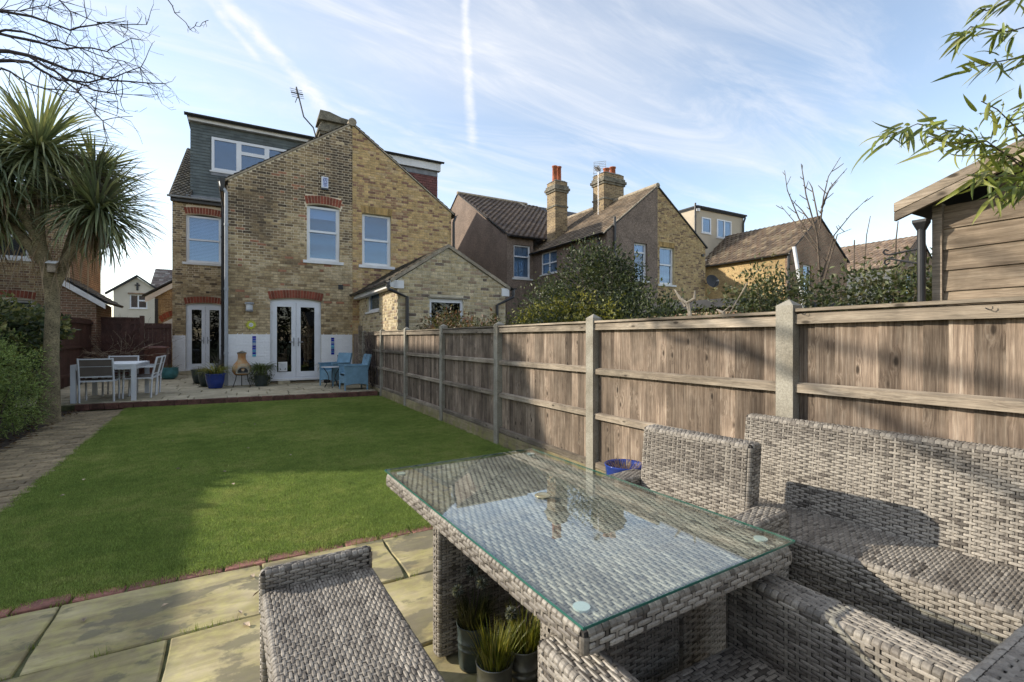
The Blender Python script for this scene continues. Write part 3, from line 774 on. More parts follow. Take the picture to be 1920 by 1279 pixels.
def branchy(g, p, d, ln, r, depth, rr, spread=0.6, up=0.15, n=3, minr=0.002, sides=5, segs=4, taper=0.55):
    """A branch and its side shoots, all round tapering wood."""
    p = Vector(p); d = Vector(d).normalized(); pts = [p.copy()]; rad = [r]
    side = []
    for i in range(segs):
        d = (d + Vector((rr.gauss(0, .13), rr.gauss(0, .13), rr.gauss(0, .10) + up * .25))).normalized()
        p = p + d * (ln / segs); pts.append(p.copy()); rad.append(max(minr, r * (1 - (1 - taper) * (i + 1) / segs)))
        side.append((p.copy(), d.copy(), rad[-1]))
    g.tube(pts, rad, sides)
    if depth > 0:
        for q, dd, r2 in side[-n:] if n <= segs else side:
            a = Vector((rr.gauss(0, 1), rr.gauss(0, 1), rr.gauss(0, .7))); a = (a - dd * a.dot(dd)).normalized()
            nd = (dd * (1 - spread * .5) + a * spread + Vector((0, 0, up))).normalized()
            branchy(g, q, nd, ln * rr.uniform(.45, .75), max(minr, r2 * .62), depth - 1, rr, spread, up, n, minr, max(3, sides - 1), segs, taper)

def strap_mesh(name, mat, L, W, droop, seed, cols, segs=7, stiff=0.0):
    """One sword-shaped leaf along +X, arching down."""
    r = random.Random(seed); vs = []; x = z = 0.0; a = 0.0
    for i in range(segs + 1):
        t = i / segs; w = W * (0.55 + 0.9 * t) * (1 - t) ** 0.55 if t < 1 else 0.0
        w = W * min(1, .5 + 2.2 * t) * max(0.0, 1 - t ** 2.4); tw = 0.25 * W
        vs += [(x, -w / 2, z + abs(w) * .25), (x, 0, z), (x, w / 2, z + abs(w) * .25)]
        a -= droop / segs * (0.4 + 1.6 * t); x += L / segs * math.cos(a); z += L / segs * math.sin(a)
    fs = []
    for i in range(segs): k = 3 * i; fs += [(k, k + 3, k + 4, k + 1), (k + 1, k + 4, k + 5, k + 2)]
    g = G(); c = r.choice(cols)
    g.add(vs, fs, c)
    me = bpy.data.meshes.new(name); me.from_pydata(g.v, [], g.f); at = me.attributes.new('Col', 'FLOAT_COLOR', 'FACE'); arr = np.ones((len(g.f), 4), dtype=np.float32); arr[:, :3] = c; at.data.foreach_set('color', arr.ravel())
    me.polygons.foreach_set('use_smooth', [True] * len(g.f)); me.materials.append(mat); me.update(); return me

def add_strap(g, P, d, L, W, droop, col, segs=6):
    """The same leaf written into a joined mesh: from P along d, bending down."""
    P = Vector(P); d = Vector(d).normalized(); h = Vector((d.x, d.y, 0)); h = h.normalized() if h.length > 1e-4 else Vector((1, 0, 0)); side = Vector((-h.y, h.x, 0)); a = math.atan2(d.z, math.hypot(d.x, d.y)); vs = []
    for i in range(segs + 1):
        t = i / segs; w = W * min(1, .5 + 2.2 * t) * max(0.0, 1 - t ** 2.4)
        q = P; up = Vector((-h.x * math.sin(a), -h.y * math.sin(a), math.cos(a)))
        vs += [tuple(q - side * w / 2 + up * w * .2), tuple(q), tuple(q + side * w / 2 + up * w * .2)]
        a -= droop / segs * (0.4 + 1.6 * t); P = P + (h * math.cos(a) + Vector((0, 0, math.sin(a)))) * (L / segs)
    fs = []
    for i in range(segs): k = 3 * i; fs += [(k, k + 3, k + 4, k + 1), (k + 1, k + 4, k + 5, k + 2)]
    g.add(vs, fs, col)
# ------------------------------------------------------------------ ground
g = G(); g.add([(-400, -400, -.03), (400, -400, -.03), (400, 500, -.03), (-400, 500, -.03)], [(0, 1, 2, 3)]); struct(g.build('ground', MT['ground']))
LX0 = lambda y: -1.56 - (y - 4.6) * 0.05          # left edge of the lawn
YF = lambda x: 11.62 - 0.082 * (x - 0.0)          # front edge of the rear patio
g = G(); g.add([(LX0(3.35), 3.36, -.006), (2.84, 3.30, -.006), (2.84, YF(2.84), -.006), (LX0(11.7), YF(-1.9), -.006)], [(0, 1, 2, 3)]); lawn = struct(g.build('lawn', MT['turf']))
g = G(); g.add([(-4.0, 3.0, -.012), (-2.45, 3.0, -.012), (-2.62, 12.0, -.012), (-4.0, 12.0, -.012)], [(0, 1, 2, 3)]); bed = struct(g.build('flower_bed', MT['soil']))
# litter and clods on the bed
P = np.random.RandomState(3).rand(1500, 3) * [1.45, 8.8, .02] + [-3.95, 3.1, -.008]
leaves_mesh('leaf_litter', MT['leaf'], P, np.random.RandomState(4).normal(size=(1500, 3)) * [1, 1, .3], np.full(1500, .05), np.full(1500, .03), pick_cols([(.05, .03, .02), (.14, .09, .05), (.22, .15, .09)], np.random.RandomState(6).rand(1500), np.random.RandomState(2)), bed, kind='stuff')

# block-paved garden path beside the lawn
g = G(); g.add([(-2.62, 3.0, -.022), (-1.46, 3.0, -.022), (-1.94, 11.9, -.022), (-2.80, 11.9, -.022)], [(0, 1, 2, 3)]); path = struct(g.build('path', MT['joint']))
def small_block(name, w, d, h, mat):
    me = bpy.data.meshes.new(name); gg = G(); b = .006
    v = [(-w / 2, -d / 2, -h), (w / 2, -d / 2, -h), (w / 2, d / 2, -h), (-w / 2, d / 2, -h), (-w / 2, -d / 2, -b), (w / 2, -d / 2, -b), (w / 2, d / 2, -b), (-w / 2, d / 2, -b),
         (-w / 2 + b, -d / 2 + b, 0), (w / 2 - b, -d / 2 + b, 0), (w / 2 - b, d / 2 - b, 0), (-w / 2 + b, d / 2 - b, 0)]
    f = [(8, 9, 10, 11)] + [(i, (i + 1) % 4, (i + 1) % 4 + 4, i + 4) for i in range(4)] + [(i + 4, (i + 1) % 4 + 4, (i + 1) % 4 + 8, i + 8) for i in range(4)]
    me.from_pydata(v, [], f); me.materials.append(mat); me.update(); return me
pm = small_block('paver', .196, .096, .03, MT['paver'])
cells = []
y = 3.1; k = 0
while y < 11.6:
    xl, xr = LX0(y) - 0.86, LX0(y) - 0.015
    x = xl + (0.10 if k % 2 else 0.0)
    while x < xr - .02:
        w = min(.198, xr - x)
        if w > .05: cells.append((x + w / 2, y + .049, w))
        x += .204
    y += .104; k += 1
vis = []
C_, S_ = math.cos(R(29.57)), math.sin(R(29.57))
for c in cells:
    d = c[0] * S_ + c[1] * C_; rr_ = c[0] * C_ - c[1] * S_
    vis.append((abs(960 + 890 * rr_ / d - 960) < 985, d, c))
vis.sort(key=lambda t: (not t[0], t[1]))
gj = G()
for i, (ok, d, c) in enumerate(vis):
    tz = rng.gauss(0, .003)
    if i < 300: o = place(pm, 'paver', path, (c[0], c[1], tz), R(rng.gauss(0, .9)) + R(2.8), (c[2] / .198, 1, 1))
    else: gj.box(c[0] - c[2] / 2, c[0] + c[2] / 2, c[1] - .049, c[1] + .049, -.02, tz)
gj.build('pavers', MT['paver'], path, kind='stuff')

# front paving: large riven flags under the furniture
g = G(); g.add([(-3.2, -2.0, -.016), (2.84, -2.0, -.016), (2.84, 3.34, -.016), (-3.2, 3.34, -.016)], [(0, 1, 2, 3)]); terrace = struct(g.build('terrace', MT['joint']))
def flagstone(parent, x0, x1, y0, y1, z, mat, h=.035, jit=.008):
    r = rng; q = [(x0 + r.uniform(0, jit), y0 + r.uniform(0, jit)), (x1 - r.uniform(0, jit), y0 + r.uniform(0, jit)), (x1 - r.uniform(0, jit), y1 - r.uniform(0, jit)), (x0 + r.uniform(0, jit), y1 - r.uniform(0, jit))]
    def edge(a, b): return [(a[0] + (b[0] - a[0]) * t + r.gauss(0, .0035), a[1] + (b[1] - a[1]) * t + r.gauss(0, .0035)) for t in (0, .2, .4, .6, .8)]
    lp = edge(q[0], q[1]) + edge(q[1], q[2]) + edge(q[2], q[3]) + edge(q[3], q[0]); n = len(lp); cx = sum(p[0] for p in lp) / n; cy2 = sum(p[1] for p in lp) / n
    tilt = (r.gauss(0, .003), r.gauss(0, .003)); zz = z + r.gauss(0, .002)
    def Z(p): return zz + (p[0] - cx) * tilt[0] + (p[1] - cy2) * tilt[1]
    inn = [(cx + (p[0] - cx) * (1 - .012 / max(.2, abs(x1 - x0))), cy2 + (p[1] - cy2) * (1 - .012 / max(.2, abs(y1 - y0)))) for p in lp]
    gg = G(); vs = [(p[0], p[1], z - h) for p in lp] + [(p[0], p[1], Z(p) - .006) for p in lp] + [(p[0], p[1], Z(p)) for p in inn]
    fs = [tuple(range(2 * n, 3 * n))] + [(i, (i + 1) % n, (i + 1) % n + n, i + n) for i in range(n)] + [(i + n, (i + 1) % n + n, (i + 1) % n + 2 * n, i + 2 * n) for i in range(n)]
    gg.add(vs, fs); return gg.build('flagstone', mat, parent)
rows = [(2.64, 3.22, [-2.9, -2.0, -1.36, -.80, .10, .82, 1.55, 2.2, 2.83]), (2.02, 2.625, [-2.9, -1.9, -1.1, -.285, .34, .98, 1.75, 2.83]), (1.42, 2.0, [-2.9, -1.4, -.6, .05, .86, 1.5, 2.1, 2.83]),
        (.70, 1.40, [-2.4, -1.0, -.2, .55, 1.3, 2.1, 2.83]), (.0, .68, [-1.8, -.8, .1, .9, 1.7, 2.83])]
for y0, y1, xs in rows:
    for a, b in zip(xs[:-1], xs[1:]): flagstone(terrace, a + .004, b - .004, y0 + .002, y1 - .002 + .012, 0.0, MT['flag'], jit=.006)
# one course of red bricks laid end to end against the lawn
eb = small_block('edging_brick', .213, .098, .05, MT['redbrick'])
x = -2.35
while x < 2.75: place(eb, 'edging_brick', terrace, (x + .107, 3.285 - .012 * x + rng.gauss(0, .003), -.002 + rng.gauss(0, .003)), R(rng.gauss(0, 1.2) - .7)); x += .226

# moss and small weeds in the joints by the edging
wd_ = G(); wr = random.Random(19)
for i in range(150):
    if i < 90: x0 = wr.uniform(-1.6, 1.5); y0 = 3.285 - .012 * x0 + wr.choice((-.055, -.055, .04)) + wr.gauss(0, .006)
    else:
        ya, yb, xs_ = rows[wr.choice((0, 0, 1))]; x0 = wr.choice(xs_[1:-1]) + wr.gauss(0, .006) if i % 2 else wr.uniform(-1.6, 1.5); y0 = wr.uniform(ya, yb) if i % 2 else ya + wr.gauss(0, .005)
    for k in range(9):
        b = wr.uniform(0, 6.28); h = wr.uniform(.008, .035); f = wr.uniform(.7, 1.3); q = (x0 + wr.gauss(0, .012), y0 + wr.gauss(0, .006)); ln = h * wr.uniform(.3, 1.2)
        wd_.add([(q[0] - .0016 * math.sin(b), q[1] + .0016 * math.cos(b), -.012), (q[0] + .0016 * math.sin(b), q[1] - .0016 * math.cos(b), -.012), (q[0] + ln * math.cos(b), q[1] + ln * math.sin(b), h)], [(0, 1, 2)], (.20 * f, .25 * f, .05 * f))
wo = wd_.build('joint_weeds', MT['leaf'], terrace, kind='stuff')

# rear patio, one brick above the lawn
g = G(); pts = [(-4.0, YF(-4.0) + .10), (2.9, YF(2.9) + .10), (2.9, 20.1), (-4.0, 20.1)]; g.prism(ID, pts, -.03, .085); patio = struct(g.build('patio', MT['joint']))
r_ = random.Random(8); y = 11.66
xs_all = []
while y < 20.0:
    h = r_.choice([.42, .56, .62]); x = -4.0 + r_.uniform(0, .3)
    y0 = y
    while x < 2.78:
        w = r_.choice([.45, .6, .75, .9]); x1 = min(x + w, 2.82)
        yy0 = max(y0, max(YF(x), YF(x1)) + .11)
        if x1 - x > .2 and y0 + h - yy0 > .12 and not (y0 + h > 14.6 and x1 > -.36): flagstone(patio, x + .006, x1 - .006, yy0, y0 + h - .012, .115, MT['flagdry'])
        elif x1 - x > .2 and y0 < 14.5 and y0 + h > 14.6: flagstone(patio, x + .006, x1 - .006, yy0, 14.58, .115, MT['flagdry'])
        x = x1
    y += h
pb = small_block('edging_brick', .213, .10, .11, MT['edgedark'])
x = -2.75
while x < 2.7: place(pb, 'edging_brick', patio, (x + .107, YF(x + .1) + .055, .112 + rng.gauss(0, .002)), R(-4.7)); x += .222
# fill in the strip of flags directly behind the edging
x = -3.0
while x < 2.7:
    w = rng.choice([.5, .7, .9]); x1 = min(x + w, 2.8)
    if max(YF(x), YF(x1)) + .115 < 11.655 - .08: flagstone(patio, x + .006, x1 - .006, max(YF(x), YF(x1)) + .115, 11.65, .1145, MT['flagdry'])
    x = x1

# grass: short blades in tufts scattered over the turf
def grass():
    r = random.Random(4); gg = G()
    for i in range(64):
        a = r.uniform(0, 6.28); q = r.uniform(0, .055) ; x0, y0 = q * math.cos(a) * 1.2, q * math.sin(a) * 1.2; h = r.uniform(.007, .018); w = r.uniform(.0018, .0030); b = r.uniform(0, 6.28); lx, ly = math.cos(b), math.sin(b); ln = r.uniform(.2, 1.0) * h
        t = r.uniform(0, 6.28); dx, dy = math.cos(t), math.sin(t)
        gg.add([(x0 - lx * w / 2, y0 - ly * w / 2, -.004), (x0 + lx * w / 2, y0 + ly * w / 2, -.004), (x0 + dx * ln * .4 + lx * w * .4, y0 + dy * ln * .4 + ly * w * .4, h * .6), (x0 + dx * ln * .4 - lx * w * .4, y0 + dy * ln * .4 - ly * w * .4, h * .6), (x0 + dx * ln, y0 + dy * ln, h)], [(0, 1, 2, 3), (3, 2, 4)])
    return gg
tuft = grass().build('grass_tuft', MT['grass']); tm = tuft.data; bpy.data.objects.remove(tuft)
tuftcol = bpy.data.objects.new('grass_tuft', tm)   # not linked: only the source of the scattered tufts
g = G(); g.add([(LX0(3.35) - .03, 3.335, -.004), (2.80, 3.285, -.004), (2.80, YF(2.8) - .01, -.004), (LX0(11.7) - .03, YF(-1.9) - .01, -.004)], [(0, 1, 2, 3)]); go = g.build('grass', MT['grass'], None, kind='stuff'); tag(go, 'short mown green grass covering the lawn between path and fence', 'grass')
ng = bpy.data.node_groups.new('scatter_grass', 'GeometryNodeTree'); ng.interface.new_socket('Geometry', in_out='INPUT', socket_type='NodeSocketGeometry'); ng.interface.new_socket('Geometry', in_out='OUTPUT', socket_type='NodeSocketGeometry')
gi = ng.nodes.new('NodeGroupInput'); gout = ng.nodes.new('NodeGroupOutput'); dp = ng.nodes.new('GeometryNodeDistributePointsOnFaces'); dp.inputs['Density'].default_value = 1900
ip = ng.nodes.new('GeometryNodeInstanceOnPoints'); oi = ng.nodes.new('GeometryNodeObjectInfo'); oi.inputs['Object'].default_value = tuftcol; oi.inputs['As Instance'].default_value = True
rv = ng.nodes.new('FunctionNodeRandomValue'); rv.data_type = 'FLOAT_VECTOR'; rv.inputs[0].default_value = (-.12, -.12, 0); rv.inputs[1].default_value = (.12, .12, 6.28)
rs_ = ng.nodes.new('FunctionNodeRandomValue'); rs_.data_type = 'FLOAT'; rs_.inputs[2].default_value = .75; rs_.inputs[3].default_value = 1.25
for a, b in ((gi.outputs[0], dp.inputs['Mesh']), (dp.outputs['Points'], ip.inputs['Points']), (oi.outputs['Geometry'], ip.inputs['Instance']), (rv.outputs[0], ip.inputs['Rotation']), (rs_.outputs[1], ip.inputs['Scale']), (ip.outputs[0], gout.inputs[0])): ng.links.new(a, b)
md = go.modifiers.new('scatter', 'NODES'); md.node_group = ng

# ------------------------------------------------------------------ the brick house whose garden this is
WY, MY = 14.6, 20.1
PAL_OLD = [(.085, .062, .042), (.13, .094, .060), (.185, .133, .080), (.26, .188, .106), (.35, .255, .14), (.43, .325, .182), (.51, .40, .245), (.35, .17, .10)]
def choose_old(u, v, r):
    # dark sooty bricks high up, washed tan bricks lower down, in patches
    t = 0.5 + 0.5 * math.sin(u * 2.1 + math.sin(v * 1.7) * 1.3) * math.cos(v * 1.3 + u * .7)
    dark = min(1, max(0, (v - 2.6) / 3.0)) * .65 + (t - .5) * .6
    x = r.random()
    if x < .035: return 7
    k = 5.8 - dark * 5.9 + r.gauss(0, 1.1); return int(min(6, max(0, round(k))))
PAL_YEL = [(.56, .39, .185), (.52, .355, .165), (.60, .43, .22), (.47, .32, .155), (.35, .21, .125), (.25, .14, .10), (.54, .39, .225)]
def choose_yel(u, v, r):
    t = math.sin(u * 1.9 + 1.0) * math.cos(v * 2.3) + .5 * math.sin(v * 5 + u * 3); x = r.random()
    if x < .16 + .18 * max(0, t): return r.choice([4, 4, 5])
    return r.choice([0, 0, 1, 1, 2, 3, 6])
PAL_EXT = [(.50, .41, .25), (.46, .365, .21), (.53, .44, .285), (.42, .33, .20), (.29, .215, .14), (.17, .13, .10), (.39, .285, .195)]
def choose_ext(u, v, r):
    x = r.random()
    if x < .17: return r.choice([4, 4, 5, 6])
    return r.choice([0, 0, 1, 2, 2, 3])
BROWNT = [(.085, .060, .045), (.11, .078, .055), (.13, .095, .068), (.075, .055, .045)]
GREYT = [(.10, .090, .072), (.13, .115, .090), (.16, .14, .11), (.085, .078, .066)]

PX = 2.83
A = thing('brick_house', 'old brown brick house end with white painted base and two french doors', 'house', (0, WY, 0))
T = F(0, WY)
W1, D1 = (1.585, 2.475, 3.60, 5.17), (.655, 1.965, .25, 2.42)
out = [(-.34, 0), (PX, 0), (PX, 7.72), (-.34, 5.55)]
darch = lambda u0, u1, v1, rise: [(u0 + (u1 - u0) * i / 8, v1 + rise * (1 - (2 * i / 8 - 1) ** 2)) for i in range(8, -1, -1)]
hol = [[(W1[0], W1[2]), (W1[1], W1[2])] + darch(W1[0], W1[1], W1[3], .06), [(D1[0], D1[2] - .1), (D1[1], D1[2] - .1)] + darch(D1[0], D1[1], D1[3], .07)]
g = G(); g.prism(T, out, -.28, 0, hol); wall = g.build('wall', MT['mortar_pale'], A)
excl = [(W1[0], W1[1], W1[2] - .09, W1[3] + .06), (D1[0], D1[1], 0, D1[3] + .07), (W1[0] - .04, W1[1] + .04, W1[3] - .02, W1[3] + .30), (D1[0] - .04, D1[1] + .04, D1[3] - .02, D1[3] + .30)]
lay_bricks(A, T, brick_rects(out, excl, .12, 7.7), PAL_OLD, choose_old, paint=1.505, matname='old')
for a, b in ((-.34, D1[0]), (D1[1], PX)): G().fbox(T, a, b, .13, 1.507, .0008, .0045).build('painted_base', MT['paintbrick'], A)
arch(A, T, W1[0] - .02, W1[1] + .02, W1[3] + .02, .055, .225, 12, MT['archbrick'], .05, .014, MT['mortar_pale'])
arch(A, T, D1[0] - .02, D1[1] + .02, D1[3] + .02, .07, .215, 19, MT['archbrick'], .05, .014, MT['mortar_pale'])
sash_window(A, T, *W1, dress='roller', mid=4.45)
french_door(A, T, *D1)
G().fbox(T, .84, 1.14, .115, .195, .01, .20).build('door_step', MT['flagdry'], A)
cfp = G(); cfp.prism(T, rect(.862, 1.082, .455, .715), -.045, -.028, [rect(.90, 1.045, .50, .67)]); cf = cfp.build('cat_flap', MT['white_rough'], A)
gf = G(); gf.prism(T, [(.90, .67)] + [(.9725 + .0725 * math.cos(t), .575 + .085 * math.sin(t)) for t in [math.pi + i * math.pi / 10 for i in range(11)]] + [(1.045, .67)], -.043, -.035); gf.build('flap', MT['lamp_glass'], cf)
# wing: left wall, verge, roof
TL = F(-.34, MY, 0, -90)
G().prism(TL, rect(0, MY - WY - .282, 0, 5.55), -.28, 0).build('side_wall', MT['brickfar'], A)
G().fbox(TL, 0.3, MY - WY - .02, .12, 1.5, .001, .008).build('painted_base', MT['paintbrick'], A)
slope_bar(T, -.42, 5.50, PX, 7.72, .0, .055, -.02, .035).build('verge', MT['cement'], A)
sl = math.hypot(PX + .45, 2.25); 
tiles(A, 'wing_roof', (-.47, MY + .6, 5.53), (0, -1, 0), (PX + .47, 0, 2.255), MY + .6 - WY + .03, math.hypot(PX + .47, 2.255), .17, .26, GREYT, seed=4)
gutter(A, (-.52, WY - .06, 5.54), (-.52, MY, 5.54), .055, 'black')
pipe(A, [(-.50, WY - .01, 5.48), (-.48, WY - .05, 5.36), (-.375, WY - .07, 5.2), (-.375, WY - .07, .14)], .046, 'grey_plastic')
hp = G(); hp.lathe([(.05, 5.22), (.06, 5.28), (.085, 5.50), (.09, 5.56), (.075, 5.56)], -.46, WY - .06, 4, a0=.785); hp.build('hopper', MT['black'], A)
pipe(A, [(-.62, MY - .24, 6.2), (-.62, MY - .075, 6.0), (-.62, MY - .075, .14)], .055, 'black')
ct = G(); ct.tube([(-.36, WY - .025, 5.4), (-.345, WY - .02, 4.9), (-.36, WY - .02, 4.2), (-.35, WY - .02, 3.0), (-.355, WY - .02, 1.6)], .011, 5); ct.build('cable', MT['palewood'], A)
# main rear wall with its window and door
TM = F(0, MY)
W2, D2 = (-1.73, -.66, 4.06, 5.72), (-1.735, -.57, .29, 2.56)
out2 = [(-2.12, 0), (-.34, 0), (-.34, 6.2), (-2.12, 6.2)]
hol2 = [[(W2[0], W2[2]), (W2[1], W2[2])] + darch(W2[0], W2[1], W2[3], .06), [(D2[0], D2[2] - .1), (D2[1], D2[2] - .1)] + darch(D2[0], D2[1], D2[3], .06)]
g = G(); g.prism(TM, out2, -.28, 0, hol2); g.build('wall', MT['mortar_pale'], A)
lay_bricks(A, TM, brick_rects(out2, [(W2[0], W2[1], W2[2] - .09, W2[3] + .30), (D2[0], D2[1], 0, D2[3] + .30)], .12, 6.15), PAL_OLD, lambda u, v, r: int(min(6, max(0, round(4.2 + r.gauss(0, 1.4) - max(0, v - 4) * .5)))), singles=False, paint=1.505)
G().fbox(TM, -2.12, D2[0], .13, 1.507, .0008, .0045).build('painted_base', MT['paintbrick'], A)
arch(A, TM, W2[0] - .02, W2[1] + .02, W2[3] + .02, .05, .225, 13, MT['archbrick'], .05, .014, MT['mortar_pale'])
arch(A, TM, D2[0] - .02, D2[1] + .02, D2[3] + .02, .07, .215, 14, MT['archbrick'], .05, .014, MT['mortar_pale'])
sash_window(A, TM, *W2, dress='blind', mid=4.88)
french_door(A, TM, *D2)
G().fbox(TM, -1.95, -.36, .12, .235, 0, .34).build('door_step', MT['flagdry'], A)
# left gable of the main house (seen edge-on) and the roof round the dormer
RY, RZ, EZ = 26.0, 10.0, 6.30
TG = F(-2.12, 32.0, 0, -90)
G().prism(TG, [(0, 0), (32 - MY - .282, 0), (32 - MY - .282, 6.25), (32 - RY, RZ - .05), (0, 6.25)], -.28, 0).build('gable_wall', MT['brickfar'], A)
SLm = math.hypot(RY - MY + .22, RZ - EZ)
tiles(A, 'roof', (-2.20, MY - .20, EZ), (1, 0, 0), (0, RY - MY + .20, RZ - EZ), .64, SLm, .19, .16, [(.095, .085, .07), (.12, .105, .08), (.15, .13, .10)], seed=7, profile=.035)
G().add([(-1.55, MY + .4, EZ + .30), (PX, MY + .4, EZ + .30), (PX, RY, RZ), (-1.55, RY, RZ)], [(0, 1, 2, 3)]).build('roof', MT['felt'], A)
G().add([(-2.2, RY, RZ), (PX, RY, RZ), (PX, 32.2, EZ), (-2.2, 32.2, EZ)], [(0, 1, 2, 3)]).build('front_roof', MT['felt'], A)
gutter(A, (-2.24, MY - .25, EZ - .02), (-.36, MY - .25, EZ - .02), .06, 'grey_plastic')
G().box(-2.16, -.36, MY - .17, MY - .01, 6.12, 6.25).build('fascia', MT['black'], A)
G().box(-1.72, -.36, MY - .16, MY + .45, EZ - .02, EZ + .09).build('lead_flashing', MT['lead'], A)
# flat-roofed dormer hung with grey slates
DY = 20.45; TD = F(0, DY); du0, du1 = -1.63, PX - .003
dw = (-.985, 1.75, 7.50, 8.72)
G().prism(TD, rect(du0, du1, 6.36, 9.12), -4.6, -.012, []).build('dormer', MT['slate'], A)
def hang(root, T, u0, u1, v0, v1, holes, mat, gauge=.108, w=.19, sd=2, limit=300, lo=9.0):
    r = random.Random(sd); me = bpy.data.meshes.new('slate'); me.from_pydata([(-.5, 0, 0), (.5, 0, 0), (.5, 0, 1), (-.5, 0, 1), (-.5, -.022, 0), (.5, -.022, 0), (.5, -.004, 1), (-.5, -.004, 1)], [], [(4, 5, 6, 7), (0, 1, 5, 4), (1, 2, 6, 5), (3, 0, 4, 7)]); me.materials.append(MT[mat]); me.update()
    rc = [q for q in brick_rects(rect(u0, u1, v0, v1), holes, v0, v1, w, w, .004, gauge, False)]
    rc.sort(key=lambda q: abs((q[0] + q[1]) / 2 - u0) * .8 + abs(q[2] - v1) * .5 if root is A else -(q[0] + q[2]))
    g = G()
    for i, q in enumerate(rc):
        if i < limit: place(me, 'slate', root, T((q[0] + q[1]) / 2, q[2], r.uniform(-.002, .002) - .004), R(T.ang), (q[1] - q[0], 1, gauge * 1.06))
        else: g.add([T(q[0], q[2], .018), T(q[1], q[2], .018), T(q[1], q[3], .001), T(q[0], q[3], .001), T(q[0], q[2], -.004), T(q[1], q[2], -.004)], [(0, 1, 2, 3), (4, 5, 1, 0)])
    if g.v: g.build('slates', MT[mat], root, kind='stuff')
hang(A, TD, du0, du1, 6.38, 9.08, [(dw[0] - .03, dw[1] + .03, dw[2] - .03, dw[3] + .05)], 'slate')
wdn = casement(A, TD, *dw, [(.032, .285, .08, .92), (.345, .625, .70, .92), (.345, .625, .06, .60), (.685, .97, .08, .92)], set_back=-.05, dress='blind', back=True)
G().fbox(TD, dw[0] - .02, dw[1] + .02, dw[2] - .16, dw[2] - .02, -.01, .022).build('lead_flashing', MT['lead'], A)
G().fbox(TD, du0 - .06, du1, 9.14, 9.27, -.08, .16).build('fascia', MT['white_rough'], A)
G().fbox(TD, du0 - .10, du1, 9.302, 9.36, -4.7, .20).build('flat_roof', MT['felt'], A)
gutter(A, (du0 - .16, DY - .25, 9.33), (du1, DY - .25, 9.33), .085, 'black')
# shared stack on the party wall and the aerial strapped to it
chimney(A, PX - .05, 17.6, 7.2, 8.84, .46, .34, mat='chimney_stone', band=False)
cp = G(); cp.prism(FX((PX - .55, 17.2, 8.80), (1, 0, 0), (0, 0, 1), (0, -1, 0)), [(-.06, 0), (1.06, 0), (1.10, .16), (.70, .19), (.30, .30), (.0, .31)], -.75, .06); cp.build('chimney_cap', MT['chimney_stone'], A)
cr = G()
cr.tube([(PX, WY - .06, 7.78), (PX, MY + .3, 7.78)], .12, 10); cr.build('ridge_tiles', MT['cement'], A)
ae = thing('television_aerial', 'dark bent pole with a small slanting aerial beside the left chimney', 'aerial', (2.16, 17.5, 7.9))
g = G(); g.tube([(2.20, 17.5, 7.55), (2.17, 17.5, 8.35), (2.10, 17.5, 8.60), (1.80, 17.5, 8.90), (1.57, 17.5, 9.85)], .024, 7); g.build('mast', MT['aerial_dark'], ae)
g = G(); g.tube([(1.62, 17.36, 9.42), (1.565, 17.62, 9.84)], .013, 5)
for i in range(5):
    t = i / 4; y_, z_, x_ = 17.36 + .26 * t, 9.44 + .38 * t, 1.615 - .045 * t; g.tube([(x_ - .19, y_, z_), (x_ + .19, y_, z_)], .008 if i != 2 else .022, 5)
g.tube([(1.60, 17.4, 9.48), (1.53, 17.4, 9.27)], .012, 4); g.build('aerial_head', MT['aerial_dark'], ae)
# small fittings on the wall, each a thing of its own
lp = thing('wall_lantern', 'grey round wall lantern on brick wall left of the white door', 'lamp', (.155, WY, 2.1))
g = G(); g.lathe([(0, 2.34), (.105, 2.33), (.115, 2.29), (.09, 2.275), (0, 2.275)], .155, WY - .13, 18); g.lathe([(0, 2.09), (.085, 2.09), (.095, 2.13), (0, 2.135)], .155, WY - .13, 18); g.box(.12, .19, WY - .05, WY, 2.15, 2.30); g.build('lantern_body', MT['lamp_grey'], lp, smooth=False)
g = G(); g.lathe([(.082, 2.135), (.082, 2.276)], .155, WY - .13, 18); g.build('lantern_glass', MT['lamp_glass'], lp, smooth=True)
SZ = 1.735
sn = thing('sun_ornament', 'yellow green sun shaped ornament with pale face hung on brick wall', 'ornament', (.195, WY - .02, SZ))
g = G()
for i in range(20):
    a = i / 20 * 6.283; r1 = .150 if i % 2 else .125; pa = lambda r, q: (.195 + r * math.cos(q), SZ + r * math.sin(q))
    g.prism(T, [pa(.045, a - .16), pa(.10, a - .05), pa(r1, a + .16), pa(.095, a + .13), pa(.045, a + .16)], .014, .03 if i % 2 else .024)
g.build('rays', MT['yellow'], sn)
g = G(); g.prism(T, [(.195 + .055 * math.cos(t), SZ + .055 * math.sin(t)) for t in [i / 16 * 6.283 for i in range(16)]], .02, .036); fc = g.build('face', MT['white_rough'], sn)
g = G()
for a, b in ((-.02, .015), (.02, .015)): g.fbox(T, .195 + a - .008, .195 + a + .008, SZ + b - .006, SZ + b + .006, .036, .039)
g.fbox(T, .175, .215, SZ - .022, SZ - .015, .036, .039); g.build('features', MT['black'], fc)
